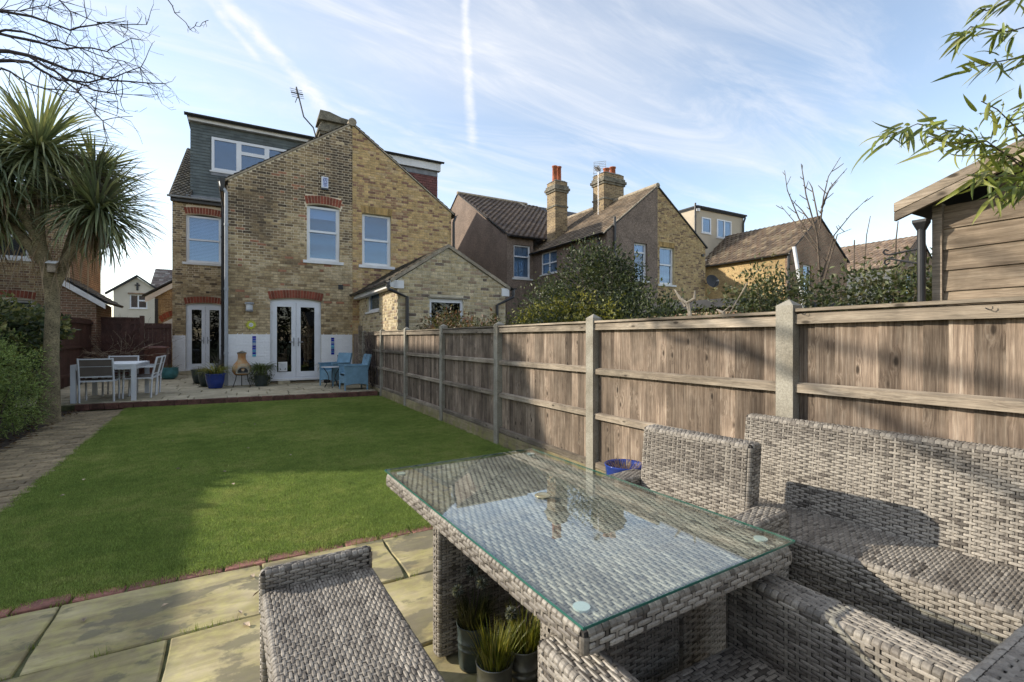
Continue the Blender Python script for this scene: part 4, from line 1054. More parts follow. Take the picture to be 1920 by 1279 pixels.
for nm, u, v0, v1, lab in (('mosaic_panel', .27, .875, 1.435, 'tall blue glass mosaic strip on white wall above the chiminea plants'), ('mosaic_panel', 2.275, .90, 1.395, 'tall blue glass mosaic strip on white wall between door and blue chairs')):
    m = thing(nm, lab, 'wall art', (u, WY - .02, v0), 0, 'blue mosaic strips on the white wall')
    G().fbox(T, u - .045, u + .045, v0, v1, .012, .018).build('backing', MT['white_rough'], m)
    n = 9; h = (v1 - v0) / n; pc = [(.02, .03, .35), (.03, .07, .45), (.05, .16, .42), (.30, .38, .50), (.02, .035, .30), (.02, .05, .40), (.07, .30, .50), (.015, .03, .32), (.10, .45, .65)]
    for i in range(n):
        g = G(); g.fbox(T, u - .043, u + .043, v0 + i * h + .003, v0 + (i + 1) * h - .003, .018, .024, pc[(n - 1 - i) if u < 1 else (i * 2) % n]); g.build('glass_tile', MT['mos'], m)
al = thing('alarm_box', 'white and blue burglar alarm box high on the brick gable', 'alarm', (2.06, WY - .05, 5.86))
g = G(); g.fbox(T, 1.965, 2.15, 5.70, 6.02, .012, .075, (.72, .73, .76)); g.build('box', MT['print'], al)
g = G(); g.fbox(T, 1.965, 2.15, 5.655, 5.698, .012, .07, (.02, .03, .05)); g.build('strobe', MT['print'], al)
g = G(); dk = (.05, .07, .22)
g.fbox(T, 1.995, 2.135, 5.725, 5.995, .0755, .0775, (.50, .57, .80))
for a, b, c, d in ((2.01, 2.12, 5.965, 5.98), (2.055, 2.075, 5.90, 5.965), (2.01, 2.03, 5.90, 5.95), (2.10, 2.12, 5.91, 5.96), (2.02, 2.045, 5.875, 5.90), (2.085, 2.11, 5.875, 5.90), (2.0, 2.06, 5.852, 5.862), (2.075, 2.13, 5.846, 5.857), (2.02, 2.11, 5.815, 5.835), (2.01, 2.10, 5.79, 5.80), (2.03, 2.12, 5.768, 5.78), (2.03, 2.10, 5.738, 5.75)): g.fbox(T, a, b, c, d, .078, .0795, dk)
g.build('printed_emblem', MT['print'], al)
v = G(); v.prism(T, rect(2.43, 2.565, 2.81, 2.945), .012, .03, [rect(2.45, 2.545, 2.83, 2.925)]); v.fbox(T, 2.45, 2.545, 2.83, 2.925, .010, .014)
for i in range(4): v.fbox(T, 2.45, 2.545, 2.84 + i * .022, 2.848 + i * .022, .014, .024)
tag(v.build('wall_vent', MT['black']), 'small square black vent grille near the yellow brick joint', 'vent')
v = G(); v.fbox(T, 2.41, 2.58, .735, .87, .012, .06); v.fbox(T, 2.40, 2.59, .868, .885, .012, .075); v.tube([T(2.5, .735, .03), T(2.5, .4, .02), T(2.5, .2, .015)], .012, 5)
tag(v.build('meter_box', MT['black']), 'small black box low on white wall behind blue chair', 'box')

# ------------------------------------------------------------------ the yellow half next door and its extension
B = thing('yellow_brick_house', 'yellow brick half of the gabled pair with low gabled extension and red dormer', 'house', (PX, WY, 0))
XR = 5.98
W3 = (3.115, 3.99, 3.58, 5.14)
outB = [(PX + .004, 0), (XR, 0), (XR, 5.50), (PX + .004, 7.72)]
g = G(); g.prism(T, outB, -.28, 0, [[(W3[0], W3[2]), (W3[1], W3[2]), (W3[1], W3[3]), (W3[0], W3[3])]]); g.build('wall', MT['mortar_yellow'], B)
rb = [q for q in brick_rects(outB, [(W3[0], W3[1], W3[2] - .09, W3[3] + .24)], 1.0, 7.7, phase=.07)]
lay_bricks(B, T, rb, PAL_YEL, choose_yel, matname='yel', seed=8)
arch(B, T, W3[0] - .02, W3[1] + .02, W3[3] + .01, .0, .215, 13, MT['archyellow'], .03, .012, MT['mortar_yellow'])
sash_window(B, T, *W3, mid=4.36)
G().prism(F(XR, WY, 0, 90), rect(.282, 6.0, 0, 5.5), -.28, 0).build('side_wall', MT['brickyellow'], B)
slope_bar(T, PX, 7.72, XR + .08, 5.45, .0, .05, -.02, .035).build('verge', MT['cement'], B)
tiles(B, 'wing_roof', (XR + .13, WY - .03, 5.47), (0, 1, 0), (PX - XR - .13, 0, 2.30), MY + .6 - WY, math.hypot(XR + .13 - PX, 2.30), .17, .26, GREYT, seed=14)
gutter(B, (XR + .16, WY - .05, 5.46), (XR + .16, MY, 5.46), .055)
pipe(B, [(XR + .15, WY - .02, 5.40), (XR + .06, WY - .06, 5.2), (XR + .06, WY - .06, .2)], .042)
# main roof and red dormer
G().prism(TM, rect(XR, 7.78, 0, 6.2), -.28, 0).build('wall', MT['brickyellow'], B)
G().prism(F(7.78, MY, 0, 90), [(.28, 0), (11.9, 0), (11.9, 6.25), (RY - MY, RZ - .05), (.28, 6.25)], -.28, 0).build('gable_wall', MT['brickyellow'], B)
G().add([(PX, MY - .2, EZ), (7.86, MY - .2, EZ), (7.86, RY, RZ), (PX, RY, RZ)], [(0, 1, 2, 3)]).build('roof', MT['felt'], B)
G().add([(PX, RY, RZ), (7.86, RY, RZ), (7.86, 32.2, EZ), (PX, 32.2, EZ)], [(0, 1, 2, 3)]).build('front_roof', MT['felt'], B)
G().prism(TD, rect(PX + .003, 7.70, 6.36, 9.12), -4.6, -.012).build('dormer', MT['redslate'], B)
hang(B, TD, 4.6, 7.70, 6.38, 8.72, [], 'redslate', sd=9)
G().fbox(TD, PX, 7.70, 8.72, 8.93, -.01, .03).build('lead_flashing', MT['lead'], B)
G().fbox(TD, PX, 7.80, 8.95, 9.29, -.08, .16).build('fascia', MT['white_rough'], B)
G().fbox(TD, PX, 7.86, 9.302, 9.36, -4.7, .20).build('flat_roof', MT['felt'], B)
gutter(B, (PX, DY - .23, 9.345), (7.93, DY - .23, 9.345), .07)
# single-storey extension with its own gable
EY = 10.6; TE = F(0, EY); ex0, ex1, exa = 3.04, 5.82, 4.26
W4 = (3.80, 4.66, 1.05, 2.31)
outE = [(ex0, 0), (ex1, 0), (ex1, 2.66), (exa, 3.52), (ex0, 2.70)]
g = G(); g.prism(TE, outE, -.28, 0, [rect(W4[0], W4[1], W4[2], W4[3])]); g.build('extension_wall', MT['mortar_grey'], B)
lay_bricks(B, TE, brick_rects(outE, [(W4[0], W4[1], W4[2], W4[3] + .06)], 1.2, 3.5, phase=.03), PAL_EXT, choose_ext, singles=False, seed=5)
G().fbox(TE, W4[0] - .05, W4[1] + .08, W4[3] + .005, W4[3] + .04, 0, .03).build('lintel', MT['concrete'], B)
casement(B, TE, *W4, [(.07, .93, .08, .93)], set_back=.05, dress=None, glass='glass_dim')
TES = F(ex0, WY - .003, 0, -90); L_ = WY - EY
W5 = (1.02, 2.35, 2.10, 2.62)
outS = rect(0, L_ - .281, 0, 2.70)
g = G(); g.prism(TES, outS, -.28, 0, [rect(W5[0], W5[1], W5[2], W5[3])]); g.build('extension_wall', MT['mortar_grey'], B)
lay_bricks(B, TES, brick_rects(rect(0, L_, 0, 2.68), [(W5[0], W5[1], W5[2], W5[3])], 1.2, 2.66), PAL_EXT, choose_ext, singles=False, seed=6)
casement(B, TES, *W5, [(.08, .92, .12, .88)], set_back=.04)
slope_bar(TE, ex0 - .16, 2.62, exa, 3.53, .0, .085, -.05, .05).build('verge', MT['cement'], B); slope_bar(TE, exa, 3.53, ex1 + .12, 2.60, .0, .085, -.05, .05).build('verge', MT['cement'], B)
tiles(B, 'extension_roof', (ex0 - .20, WY - .02, 2.67), (0, -1, 0), (exa - ex0 + .20, 0, .93), WY - EY + .0, math.hypot(exa - ex0 + .20, .93), .17, .26, GREYT, seed=21)
tiles(B, 'extension_roof', (ex1 + .16, EY - .02, 2.66), (0, 1, 0), (exa - ex1 - .16, 0, .94), WY - EY, math.hypot(exa - ex1 - .16, .94), .17, .26, GREYT, seed=22)
gutter(B, (ex0 - .25, EY - .10, 2.66), (ex0 - .25, WY - .05, 2.66), .058)
gutter(B, (ex1 + .22, EY - .10, 2.66), (ex1 + .22, WY - .05, 2.66), .058)
G().box(ex0 - .18, ex0 - .01, EY - .03, WY - .06, 2.52, 2.66).build('fascia', MT['white_rough'], B)
G().fbox(TE, ex0 - .10, ex0 + .14, 2.50, 2.68, -.02, .03).build('fascia', MT['white_rough'], B); G().fbox(TE, ex1 - .12, ex1 + .10, 2.44, 2.64, -.02, .03).build('fascia', MT['white_rough'], B)
pipe(B, [(ex0 - .24, EY - .06, 2.60), (ex0 - .22, EY - .08, 2.46), (ex0 + .20, EY - .08, 2.30), (ex0 + .20, EY - .08, .2)], .04)
pipe(B, [(ex1 + .20, EY - .06, 2.60), (ex1 + .18, EY - .08, 2.42), (ex1 - .28, EY - .08, 2.20), (ex1 - .28, EY - .08, .2)], .04)
# ------------------------------------------------------------------ the pebbledashed pair beyond the bushes
P2 = 15.43
C1 = thing('pebbledash_house', 'brown pebbledash house half with tall chimney behind the big evergreen bush', 'house', (P2, WY, 0))
xl = 12.62
W6 = (14.09, 14.83, 3.80, 5.36)
outC = [(xl, 0), (P2, 0), (P2, 7.86), (xl, 5.62)]
g = G(); g.prism(T, outC, -.28, .02, [rect(W6[0], W6[1], W6[2], W6[3])]); g.build('wall', MT['pebble'], C1)
sash_window(C1, T, *W6, dress='roller', mid=4.98, sill=True)
TC = F(xl, MY, 0, -90)
W7 = (.72, 2.05, 4.45, 5.50)
g = G(); g.prism(TC, rect(0, MY - WY - .282, 0, 5.62), -.28, 0, [rect(*W7)]); g.build('side_wall', MT['pebble'], C1)
casement(C1, TC, *W7, [(.05, .47, .52, .95), (.53, .95, .52, .95), (.05, .47, .06, .46), (.53, .95, .06, .46)], dress='curtain')
mx = 11.13
TMC = F(0, MY); W8 = (11.50, 12.47, 4.35, 5.98)
g = G(); g.prism(TMC, rect(mx, xl, 0, 6.48), -.28, 0, [rect(*W8)]); g.build('wall', MT['pebble'], C1)
sash_window(C1, TMC, *W8, dress='curtain', mid=5.42)
TGC = F(mx, 32.2, 0, -90)
G().prism(TGC, [(0, 0), (32.2 - MY - .282, 0), (32.2 - MY - .282, 6.42), (32.2 - RY - .1, RZ), (0, 6.2)], -.28, 0).build('gable_wall', MT['pebble'], C1)
tiles(C1, 'roof', (mx - .06, MY - .25, 6.36), (1, 0, 0), (0, RY + .1 - MY + .25, RZ - 6.36), 5.6, math.hypot(RY + .1 - MY + .25, RZ - 6.36), .21, .30, BROWNT, seed=31, profile=.02)
G().add([(mx - .06, RY + .1, RZ), (P2, RY + .1, RZ), (P2, 32.4, 6.2), (mx - .06, 32.4, 6.2)], [(0, 1, 2, 3)]).build('front_roof', MT['felt'], C1)
gt = G(); gt.tube([(mx - .06, RY + .1, RZ + .02), (15.9, RY + .1, RZ + .02)], .11, 8); gt.build('ridge_tiles', MT['cement'], C1)
gutter(C1, (mx - .05, MY - .30, 6.34), (xl + .2, MY - .30, 6.34), .06)
tiles(C1, 'wing_roof', (xl - .15, MY + 2.6, 5.60), (0, -1, 0), (P2 - xl + .15, 0, 2.33), MY + 2.6 - WY + .03, math.hypot(P2 - xl + .15, 2.33), .20, .28, [(.14, .100, .062), (.17, .125, .08), (.20, .15, .10), (.12, .09, .06)], seed=33)
slope_bar(T, xl - .16, 5.57, P2, 7.90, 0, .05, 0, .06).build('verge', MT['cement'], C1)
gutter(C1, (xl - .21, WY - .06, 5.59), (xl - .21, MY, 5.59), .06)
pipe(C1, [(xl - .19, WY + .35, 5.55), (xl - .06, WY + .35, 5.3), (xl - .06, WY + .35, .2)], .045)
pipe(C1, [(xl + .34, WY - .10, 6.25), (xl + .34, WY - .10, .3)], .052, name='soil_pipe')
chimney(C1, 13.55, 19.35, 5.8, 9.05, .36, .36, [(-.15 + 13.52, 19.30, .82, .125), (13.73, 19.45, .90, .12)], 'brickold')
gt = G(); gt.tube([(P2, WY - .05, 7.92), (P2, MY + 2.6, 7.92)], .12, 8); gt.build('ridge_tiles', MT['cement'], C1)
gt = G(); gt.add([(15.2, RY, RZ + .01), (15.5, RY, RZ + .01), (16.9, MY + 2, 7.4), (16.6, MY + 2, 7.4)], [(0, 1, 2, 3)]); gt.build('hip_tiles', MT['cement'], C1)
chimney(C1, P2 - .02, 17.7, 7.0, 9.22, .62, .40, [(15.2, 17.6, .32, .15), (15.72, 17.75, .52, .15)], 'brickold')
a2 = thing('rooftop_aerial', 'bright aluminium rooftop aerial on thin mast beside the wide chimney', 'aerial', (14.45, 17.3, 7.0))
g = G(); g.tube([(14.45, 17.3, 7.0), (14.45, 17.3, 9.15)], .014, 6); g.build('mast', MT['aerial'], a2)
g = G(); c0, c1 = Vector((13.75, 16.6, 9.05)), Vector((14.95, 17.8, 9.42)); ax = (c1 - c0).normalized(); sd_ = Vector((-ax.y, ax.x, 0)).normalized(); upv = ax.cross(sd_)
g.tube([c0, c1], .022, 5)
for i in range(13):
    q = c0 + (c1 - c0) * (i / 15); 
    for s_ in (-1, 1): g.tube([q, q + sd_ * s_ * .10 + upv * .05], .010, 4); g.tube([q, q + sd_ * s_ * .10 - upv * .05], .010, 4)
for s_ in (-1, 1):
    for i in range(6):
        q = c1 + upv * (s_ * (.06 + .085 * i)) + ax * (.05 * i); g.tube([q - sd_ * .30, q + sd_ * .30], .011, 4)
    for k in (-.28, 0, .28): g.tube([c1 + sd_ * k, c1 + sd_ * k + upv * (s_ * .49) + ax * .25], .011, 4)
g.build('aerial_head', MT['aerial'], a2)

C2 = thing('gabled_brick_house', 'yellow stock brick half joined to the pebbledash house with white sash window', 'house', (P2, WY, 0))
xr = 18.50
W9 = (15.57, 16.45, 3.72, 5.33)
outD = [(P2 + .004, 0), (xr, 0), (xr, 5.60), (P2 + .004, 7.86)]
g = G(); g.prism(T, outD, -.28, 0, [rect(*W9)]); g.build('wall', MT['mortar_yellow'], C2)
lay_bricks(C2, T, brick_rects(outD, [(W9[0], W9[1], W9[2] - .09, W9[3] + .24)], 1.6, 7.8), [(.46, .33, .165), (.41, .285, .14), (.50, .365, .19), (.34, .225, .12), (.24, .155, .095), (.18, .115, .08), (.43, .315, .175)], choose_yel, singles=False, seed=18)
arch(C2, T, W9[0] - .02, W9[1] + .02, W9[3] + .01, .0, .215, 13, MT['archyellow'], .02, .012, MT['mortar_yellow'])
sash_window(C2, T, *W9, dress='curtain', mid=4.58)
G().prism(F(xr, WY, 0, 90), rect(.282, 6, 0, 5.6), -.28, 0).build('side_wall', MT['brickyellow'], C2)
slope_bar(T, P2, 7.86, xr + .10, 5.52, 0, .06, 0, .06).build('verge', MT['felt'], C2)
tiles(C2, 'wing_roof', (xr + .14, WY - .03, 5.56), (0, 1, 0), (P2 - xr - .14, 0, 2.36), MY + .5 - WY, math.hypot(xr + .14 - P2, 2.36), .20, .28, BROWNT, seed=35)
G().prism(TMC, rect(xr, 20.0, 0, 6.3), -.28, 0).build('wall', MT['brickyellow'], C2)
G().add([(15.45, MY - .25, 6.36), (20.1, MY - .25, 6.36), (20.1, RY + .1, RZ), (15.45, RY + .1, RZ)], [(0, 1, 2, 3)]).build('roof', MT['felt'], C2)
fl = G(); fl.fbox(T, xr - .3, xr - .18, 5.12, 5.22, .02, .10); fl.build('floodlight', MT['black'], C2)
ds = thing('satellite_dish', 'dark grey satellite dish fixed at the corner of the yellow brick wall', 'dish', (xr, WY - .3, 3.95))
g = G(); ring = []; ctr = Vector((xr - .03, WY - .42, 3.98)); nrm = Vector((-.25, -.9, .25)).normalized(); sx = nrm.cross(Vector((0, 0, 1))).normalized(); sy = sx.cross(nrm)
vs = [tuple(ctr - nrm * .06)]; n = 18
for rr2, dz in ((.17, -.045), (.33, 0)):
    for k in range(n): t = k / n * 6.283; q = ctr + sx * rr2 * math.cos(t) + sy * rr2 * .92 * math.sin(t) + nrm * dz; vs.append(tuple(q))
fs = [(0, 1 + k, 1 + (k + 1) % n) for k in range(n)] + [(1 + k, 1 + n + k, 1 + n + (k + 1) % n, 1 + (k + 1) % n) for k in range(n)]
g.add(vs, fs); g.build('dish', MT['grey_plastic'] if False else MT['felt'], ds, smooth=True)
g = G(); g.tube([ctr - nrm * .06, ctr - nrm * .15, (xr - .02, WY + .01, 3.9)], .022, 6); g.tube([ctr - sy * .3, ctr + nrm * .32 - sy * .12], .014, 5); g.build('arm', MT['black'], ds)
g = G(); g.tube([ctr + nrm * .26 - sy * .12, ctr + nrm * .36 - sy * .12], .035, 8); g.build('receiver', MT['lamp_grey'], ds)

# ------------------------------------------------------------------ third pair, further along
P3 = 28.03
D3 = thing('corner_brick_house', 'sunlit yellow brick wing with mottled tile roof below the cream dormer', 'house', (P3, WY, 0))
x3 = 25.25; xr3 = 31.0
outF = [(x3, 0), (P3, 0), (xr3, 0), (xr3, 5.9), (P3, 8.15), (x3, 5.9)]
W10 = (26.45, 27.25, 3.9, 5.4)
g = G(); g.prism(T, outF, -.28, 0, [rect(*W10)]); g.build('wall', MT['brickred'], D3)
sash_window(D3, T, *W10, dress='roller')
G().prism(F(x3, MY + .2, 0, -90), rect(0, MY + .2 - WY - .282, 0, 5.9), -.28, 0).build('side_wall', MT['brickyellow'], D3)
tiles(D3, 'wing_roof', (x3 - .2, MY + 1.2, 5.9), (0, -1, 0), (P3 - x3 + .2, 0, 2.32), MY + 1.2 - WY + .06, math.hypot(P3 - x3 + .2, 2.32), .30, .30, [(.16, .115, .075), (.13, .09, .06), (.20, .155, .10), (.11, .08, .055)], seed=41, profile=.03)
tiles(D3, 'wing_roof', (xr3 + .2, WY - .06, 5.9), (0, 1, 0), (P3 - xr3 - .2, 0, 2.32), 7, math.hypot(xr3 + .2 - P3, 2.32), .30, .30, BROWNT, seed=42)
gutter(D3, (x3 - .26, WY - .08, 5.88), (x3 - .26, MY, 5.88), .07)
slope_bar(T, x3 - .2, 5.85, P3, 8.16, 0, .08, 0, .05).build('verge', MT['cement'], D3); slope_bar(T, P3, 8.16, xr3 + .2, 5.85, 0, .08, 0, .05).build('verge', MT['felt'], D3)
pipe(D3, [(x3 - .1, WY + .05, 5.8), (x3 - .08, WY + .05, .3)], .06)
chimney(D3, 28.3, 21.0, 7, 8.75, .55, .45, [(28.3, 21.0, .25, .15)], band=False)
chimney(D3, 30.5, 16.6, 6, 7.85, .32, .32, [(30.3, 16.5, .45, .16)], 'brickred')
G().prism(TMC, rect(23.1, 33, 0, 6.4), -.28, 0).build('wall', MT['cream'], D3)
G().add([(23.1, MY, 6.4), (33, MY, 6.4), (33, 26, 10), (23.1, 26, 10)], [(0, 1, 2, 3)]).build('roof', MT['felt'], D3)
TD3 = F(0, 20.4)
g = G(); g.prism(TD3, rect(25.0, 29.75, 5.0, 9.62), -4, 0, []); g.build('dormer', MT['creamlit'], D3)
for a, b, c, d, cl in ((25.47, 26.35, 8.15, 9.15, [(.1, .9, .08, .92)]), (26.95, 28.4, 8.0, 9.2, [(.06, .46, .06, .94), (.54, .94, .06, .94)])): casement(D3, TD3, a, b, c, d, cl, set_back=-.06, back=False, glass='glass')
G().fbox(TD3, 24.95, 29.85, 9.622, 9.70, -4.1, .12).build('flat_roof', MT['felt'], D3); G().fbox(TD3, 24.90, 29.90, 9.702, 9.80, -4.15, .18).build('flat_roof_edge', MT['felt'], D3)
G().fbox(TD3, 24.97, 25.2, 9.45, 9.63, .002, .14).build('fascia', MT['white_rough'], D3)
pipe(D3, [(24.85, 20.35, 9.95), (24.85, 20.35, 5)], .06, name='soil_pipe'); pipe(D3, [(29.8, 20.3, 9.6), (29.6, 20.3, 9.2), (29.6, 20.3, 6.5)], .06)
# fourth
P4 = 40.63
D4 = thing('distant_tiled_house', 'distant brown tiled gable roof between bare tree and wooden shed', 'house', (P4, WY, 0))
x4 = 37.3; xr4 = 43.6
g = G(); g.prism(T, [(x4, 0), (xr4, 0), (xr4, 6.1), (P4, 8.45), (x4, 6.1)], -.28, 0, [rect(38.6, 39.5, 4.2, 5.7)]); g.build('wall', MT['brickred'], D4)
sash_window(D4, T, 38.6, 39.5, 4.2, 5.7)
G().prism(T, [(x4 + .6, 6.2), (P4, 6.2), (P4, 8.3), (P4 - .6, 7.9)], .001, .02).build('render_panel', MT['pebble'], D4)
G().prism(F(x4, 24, 0, -90), rect(0, 24 - WY - .282, 0, 6.1), -.28, 0).build('side_wall', MT['cream'], D4)
tiles(D4, 'roof', (x4 - .2, 24.5, 6.1), (0, -1, 0), (P4 - x4 + .2, 0, 2.42), 24.5 - WY + .06, math.hypot(P4 - x4 + .2, 2.42), .34, .33, [(.20, .14, .095), (.17, .12, .085), (.23, .17, .12)], seed=51, profile=.03)
tiles(D4, 'roof', (xr4 + .2, WY - .06, 6.1), (0, 1, 0), (P4 - xr4 - .2, 0, 2.42), 9, math.hypot(xr4 + .2 - P4, 2.42), .34, .33, BROWNT, seed=52)
slope_bar(T, x4 - .2, 6.05, P4, 8.46, 0, .08, 0, .05).build('verge', MT['cement'], D4); slope_bar(T, P4, 8.46, xr4 + .2, 6.05, 0, .08, 0, .05).build('verge', MT['felt'], D4)

# ------------------------------------------------------------------ next door on the left, mostly hidden by the palm
P0 = -9.77
E1 = thing('left_brick_house', 'brick house at the left edge behind the palm with a low side porch', 'house', (P0, WY, 0))
wx = -6.5; mx0 = -4.85
W11 = (-6.75, -5.62, 3.85, 5.1); W12 = (-6.6, -5.66, 1.2, 2.55)
TE1 = F(0, MY)
g = G(); g.prism(TE1, rect(-6.75, mx0, 0, 6.12), -.28, 0, [rect(-6.60, -5.75, 3.83, 5.2), rect(-6.6, -5.62, 1.2, 2.55)]); g.build('wall', MT['mortar_grey'], E1)
lay_bricks(E1, TE1, brick_rects(rect(-6.74, mx0, 0, 6.1), [(-6.60, -5.75, 3.74, 5.2), (-6.6, -5.62, 1.2, 2.80)], 1.2, 6.2), [(.33, .235, .125), (.27, .18, .10), (.36, .27, .15), (.24, .14, .085), (.19, .12, .075), (.15, .09, .06), (.30, .21, .12)], choose_yel, singles=False, seed=28)
sash_window(E1, TE1, -6.60, -5.75, 3.83, 5.2); sash_window(E1, TE1, -6.6, -5.62, 1.2, 2.55, sill=False)
arch(E1, TE1, -6.62, -5.60, 2.57, .06, .22, 12, MT['archbrick'], .04, .014, MT['mortar_grey'])
yE = 24.2; ym = 22.2
TSE = F(mx0, MY, 0, 90)
G().prism(TSE, rect(.282, yE - MY, 0, 6.15), -.28, 0).build('side_wall', MT['brickred'], E1)
G().prism(F(0, yE), rect(-13, mx0 - .3, 0, 6.15), -.28, 0).build('front_wall', MT['brickred'], E1)
hpz = 2.0; hy0, hy1 = MY - .2, yE + .2
tiles(E1, 'roof', (mx0 + .12, hy0, 6.12), (0, 1, 0), (-2.2, 0, 1.3), hy1 - hy0, math.hypot(2.2, 1.3), .30, .30, BROWNT, seed=61)
tiles(E1, 'roof', (-13.6, hy0, 6.12), (1, 0, 0), (0, 2.0, 1.0), 13.6 + mx0 - 1.6, math.hypot(2.0, 1.0), .30, .30, BROWNT, seed=60)
# the rear wing stands beyond the left edge of the photograph; its gable throws the shadow over the lawn
G().prism(T, [(P0 - 3.17, 0), (P0 + 3.17, 0), (P0 + 3.17, 5.55), (P0, 7.75), (P0 - 3.17, 5.55)], -.28, 0).build('wall', MT['brickfar'], E1)
G().prism(F(P0 + 3.17, WY, 0, 90), rect(.282, MY - WY, 0, 5.5), -.28, 0).build('side_wall', MT['brickfar'], E1); G().prism(F(P0 - 3.17, MY, 0, -90), rect(0, MY - WY - .282, 0, 5.5), -.28, 0).build('side_wall', MT['brickfar'], E1)
tiles(E1, 'wing_roof', (P0 + 3.3, WY - .05, 5.5), (0, 1, 0), (-3.3, 0, 2.3), MY + 1.5 - WY, math.hypot(3.3, 2.3), .34, .3, BROWNT, seed=62); tiles(E1, 'wing_roof', (P0 - 3.3, MY + 1.5, 5.5), (0, -1, 0), (3.3, 0, 2.3), MY + 1.5 - WY + .05, math.hypot(3.3, 2.3), .34, .3, BROWNT, seed=63)
# side porch with white bargeboard
TP = F(0, 19.0)
g = G(); g.prism(TP, [(-4.84, 0), (-3.92, 0), (-3.92, 2.45), (-4.84, 3.10)], -2.0, 0); g.build('porch_wall', MT['brickred'], E1)
slope_bar(TP, -4.9, 2.98, -3.68, 2.16, .12, .34, .05, .10).build('bargeboard', MT['white_rough'], E1)
tiles(E1, 'porch_roof', (-3.62, 18.9, 2.47), (0, 1, 0), (-1.25, 0, .86), 2.2, 1.5, .2, .2, GREYT, seed=64)

# ------------------------------------------------------------------ across the street, seen through the gap
H1 = thing('cream_rendered_house', 'cream rendered gabled house with dark cross ornament seen through the gap', 'house', (-6.9, 45, 0))
TH = F(0, 45)
g = G(); g.prism(TH, [(-8.3, 0), (-5.5, 0), (-5.5, 4.95), (-6.9, 6.0), (-8.3, 4.95)], -.3, 0, [rect(-7.36, -6.3, 3.66, 4.72)]); g.build('wall', MT['cream'], H1)
casement(H1, TH, -7.36, -6.3, 3.66, 4.72, [(.08, .44, .08, .92), (.52, .93, .08, .52), (.52, .93, .62, .92)], sill=True)
cr = G(); cr.fbox(TH, -6.95, -6.83, 5.02, 5.60, .01, .06); cr.fbox(TH, -7.05, -6.73, 5.36, 5.46, .012, .062); cr.build('cross_ornament', MT['black'], H1)
G().fbox(TH, -7.45, -6.2, 4.725, 4.83, .01, .08).build('lintel', MT['brickred'], H1)
slope_bar(TH, -8.75, 4.62, -6.9, 6.02, 0, .16, -.1, .2).build('verge', MT['felt'], H1); slope_bar(TH, -6.9, 6.02, -5.3, 4.80, 0, .16, -.1, .2).build('verge', MT['felt'], H1)
tiles(H1, 'roof', (-6.3, 45.3, 4.9), (1, 0, 0), (0, 3.6, 2.3), 7.5, 4.27, .30, .30, [(.11, .085, .075), (.14, .11, .10), (.22, .20, .18)], seed=71)
G().box(-8.2, 3, 46, 52, 0, 4.9).build('house_body', MT['cream'], H1)
H2 = thing('brick_porch', 'little brick porch with white bargeboard and arched doorway beyond the dark gate', 'porch', (-2.6, 27, 0))
TH2 = F(0, 27)
g = G(); g.prism(TH2, [(-3.5, 0), (-1.3, 0), (-1.3, 3.6), (-2.4, 4.1), (-3.5, 3.30)], -2, 0); g.build('wall', MT['brickfar'], H2)
slope_bar(TH2, -3.85, 3.02, -2.4, 4.02, 0, .24, .02, .10).build('bargeboard', MT['white_rough'], H2)
slope_bar(TH2, -3.95, 3.28, -2.4, 4.32, 0, .07, -2.0, .16).build('roof', MT['felt'], H2)
arch(H2, TH2, -3.25, -2.1, 2.12, .35, .24, 11, MT['archbrick'], .12, .03)
G().fbox(TH2, -3.5, -3.38, 1.5, 3.2, .002, .06).build('downpipe', MT['black'], H2)
g = G(); g.prism(TH2, [(-3.2, 1.2), (-2.15, 1.2), (-2.15, 2.1), (-2.68, 2.42), (-3.2, 2.1)], .003, .02); g.build('door', MT['alu'], H2)

# ------------------------------------------------------------------ fences
FXX = 2.84
posts = [13.28, 11.35, 9.42, 7.40, 5.44, 3.53, 1.68, -.25]
fn = thing('timber_fence', 'weathered closeboard timber fence with concrete posts along the right side', 'fence', (FXX, 5, 0))
pg = G()
pm_ = G(); a = .052
pm_.add([(-a, -a, 0), (a, -a, 0), (a, a, 0), (-a, a, 0), (-a, -a, 1.585), (a, -a, 1.585), (a, a, 1.585), (-a, a, 1.585), (0, 0, 1.625)], [(0, 1, 5, 4), (1, 2, 6, 5), (2, 3, 7, 6), (3, 0, 4, 7), (4, 5, 8), (5, 6, 8), (6, 7, 8), (7, 4, 8)])
post = pm_.build('post', MT['concrete'], fn, world=False); pmesh = post.data
post.location = (a, posts[0] - 5, -.03)
for y in posts[1:]: place(pmesh, 'post', fn, (FXX + a, y, -.03 + rng.gauss(0, .006)))
rail_z = (1.455, 1.075, .66)
bmesh_cache = {}
rb_ = random.Random(77)
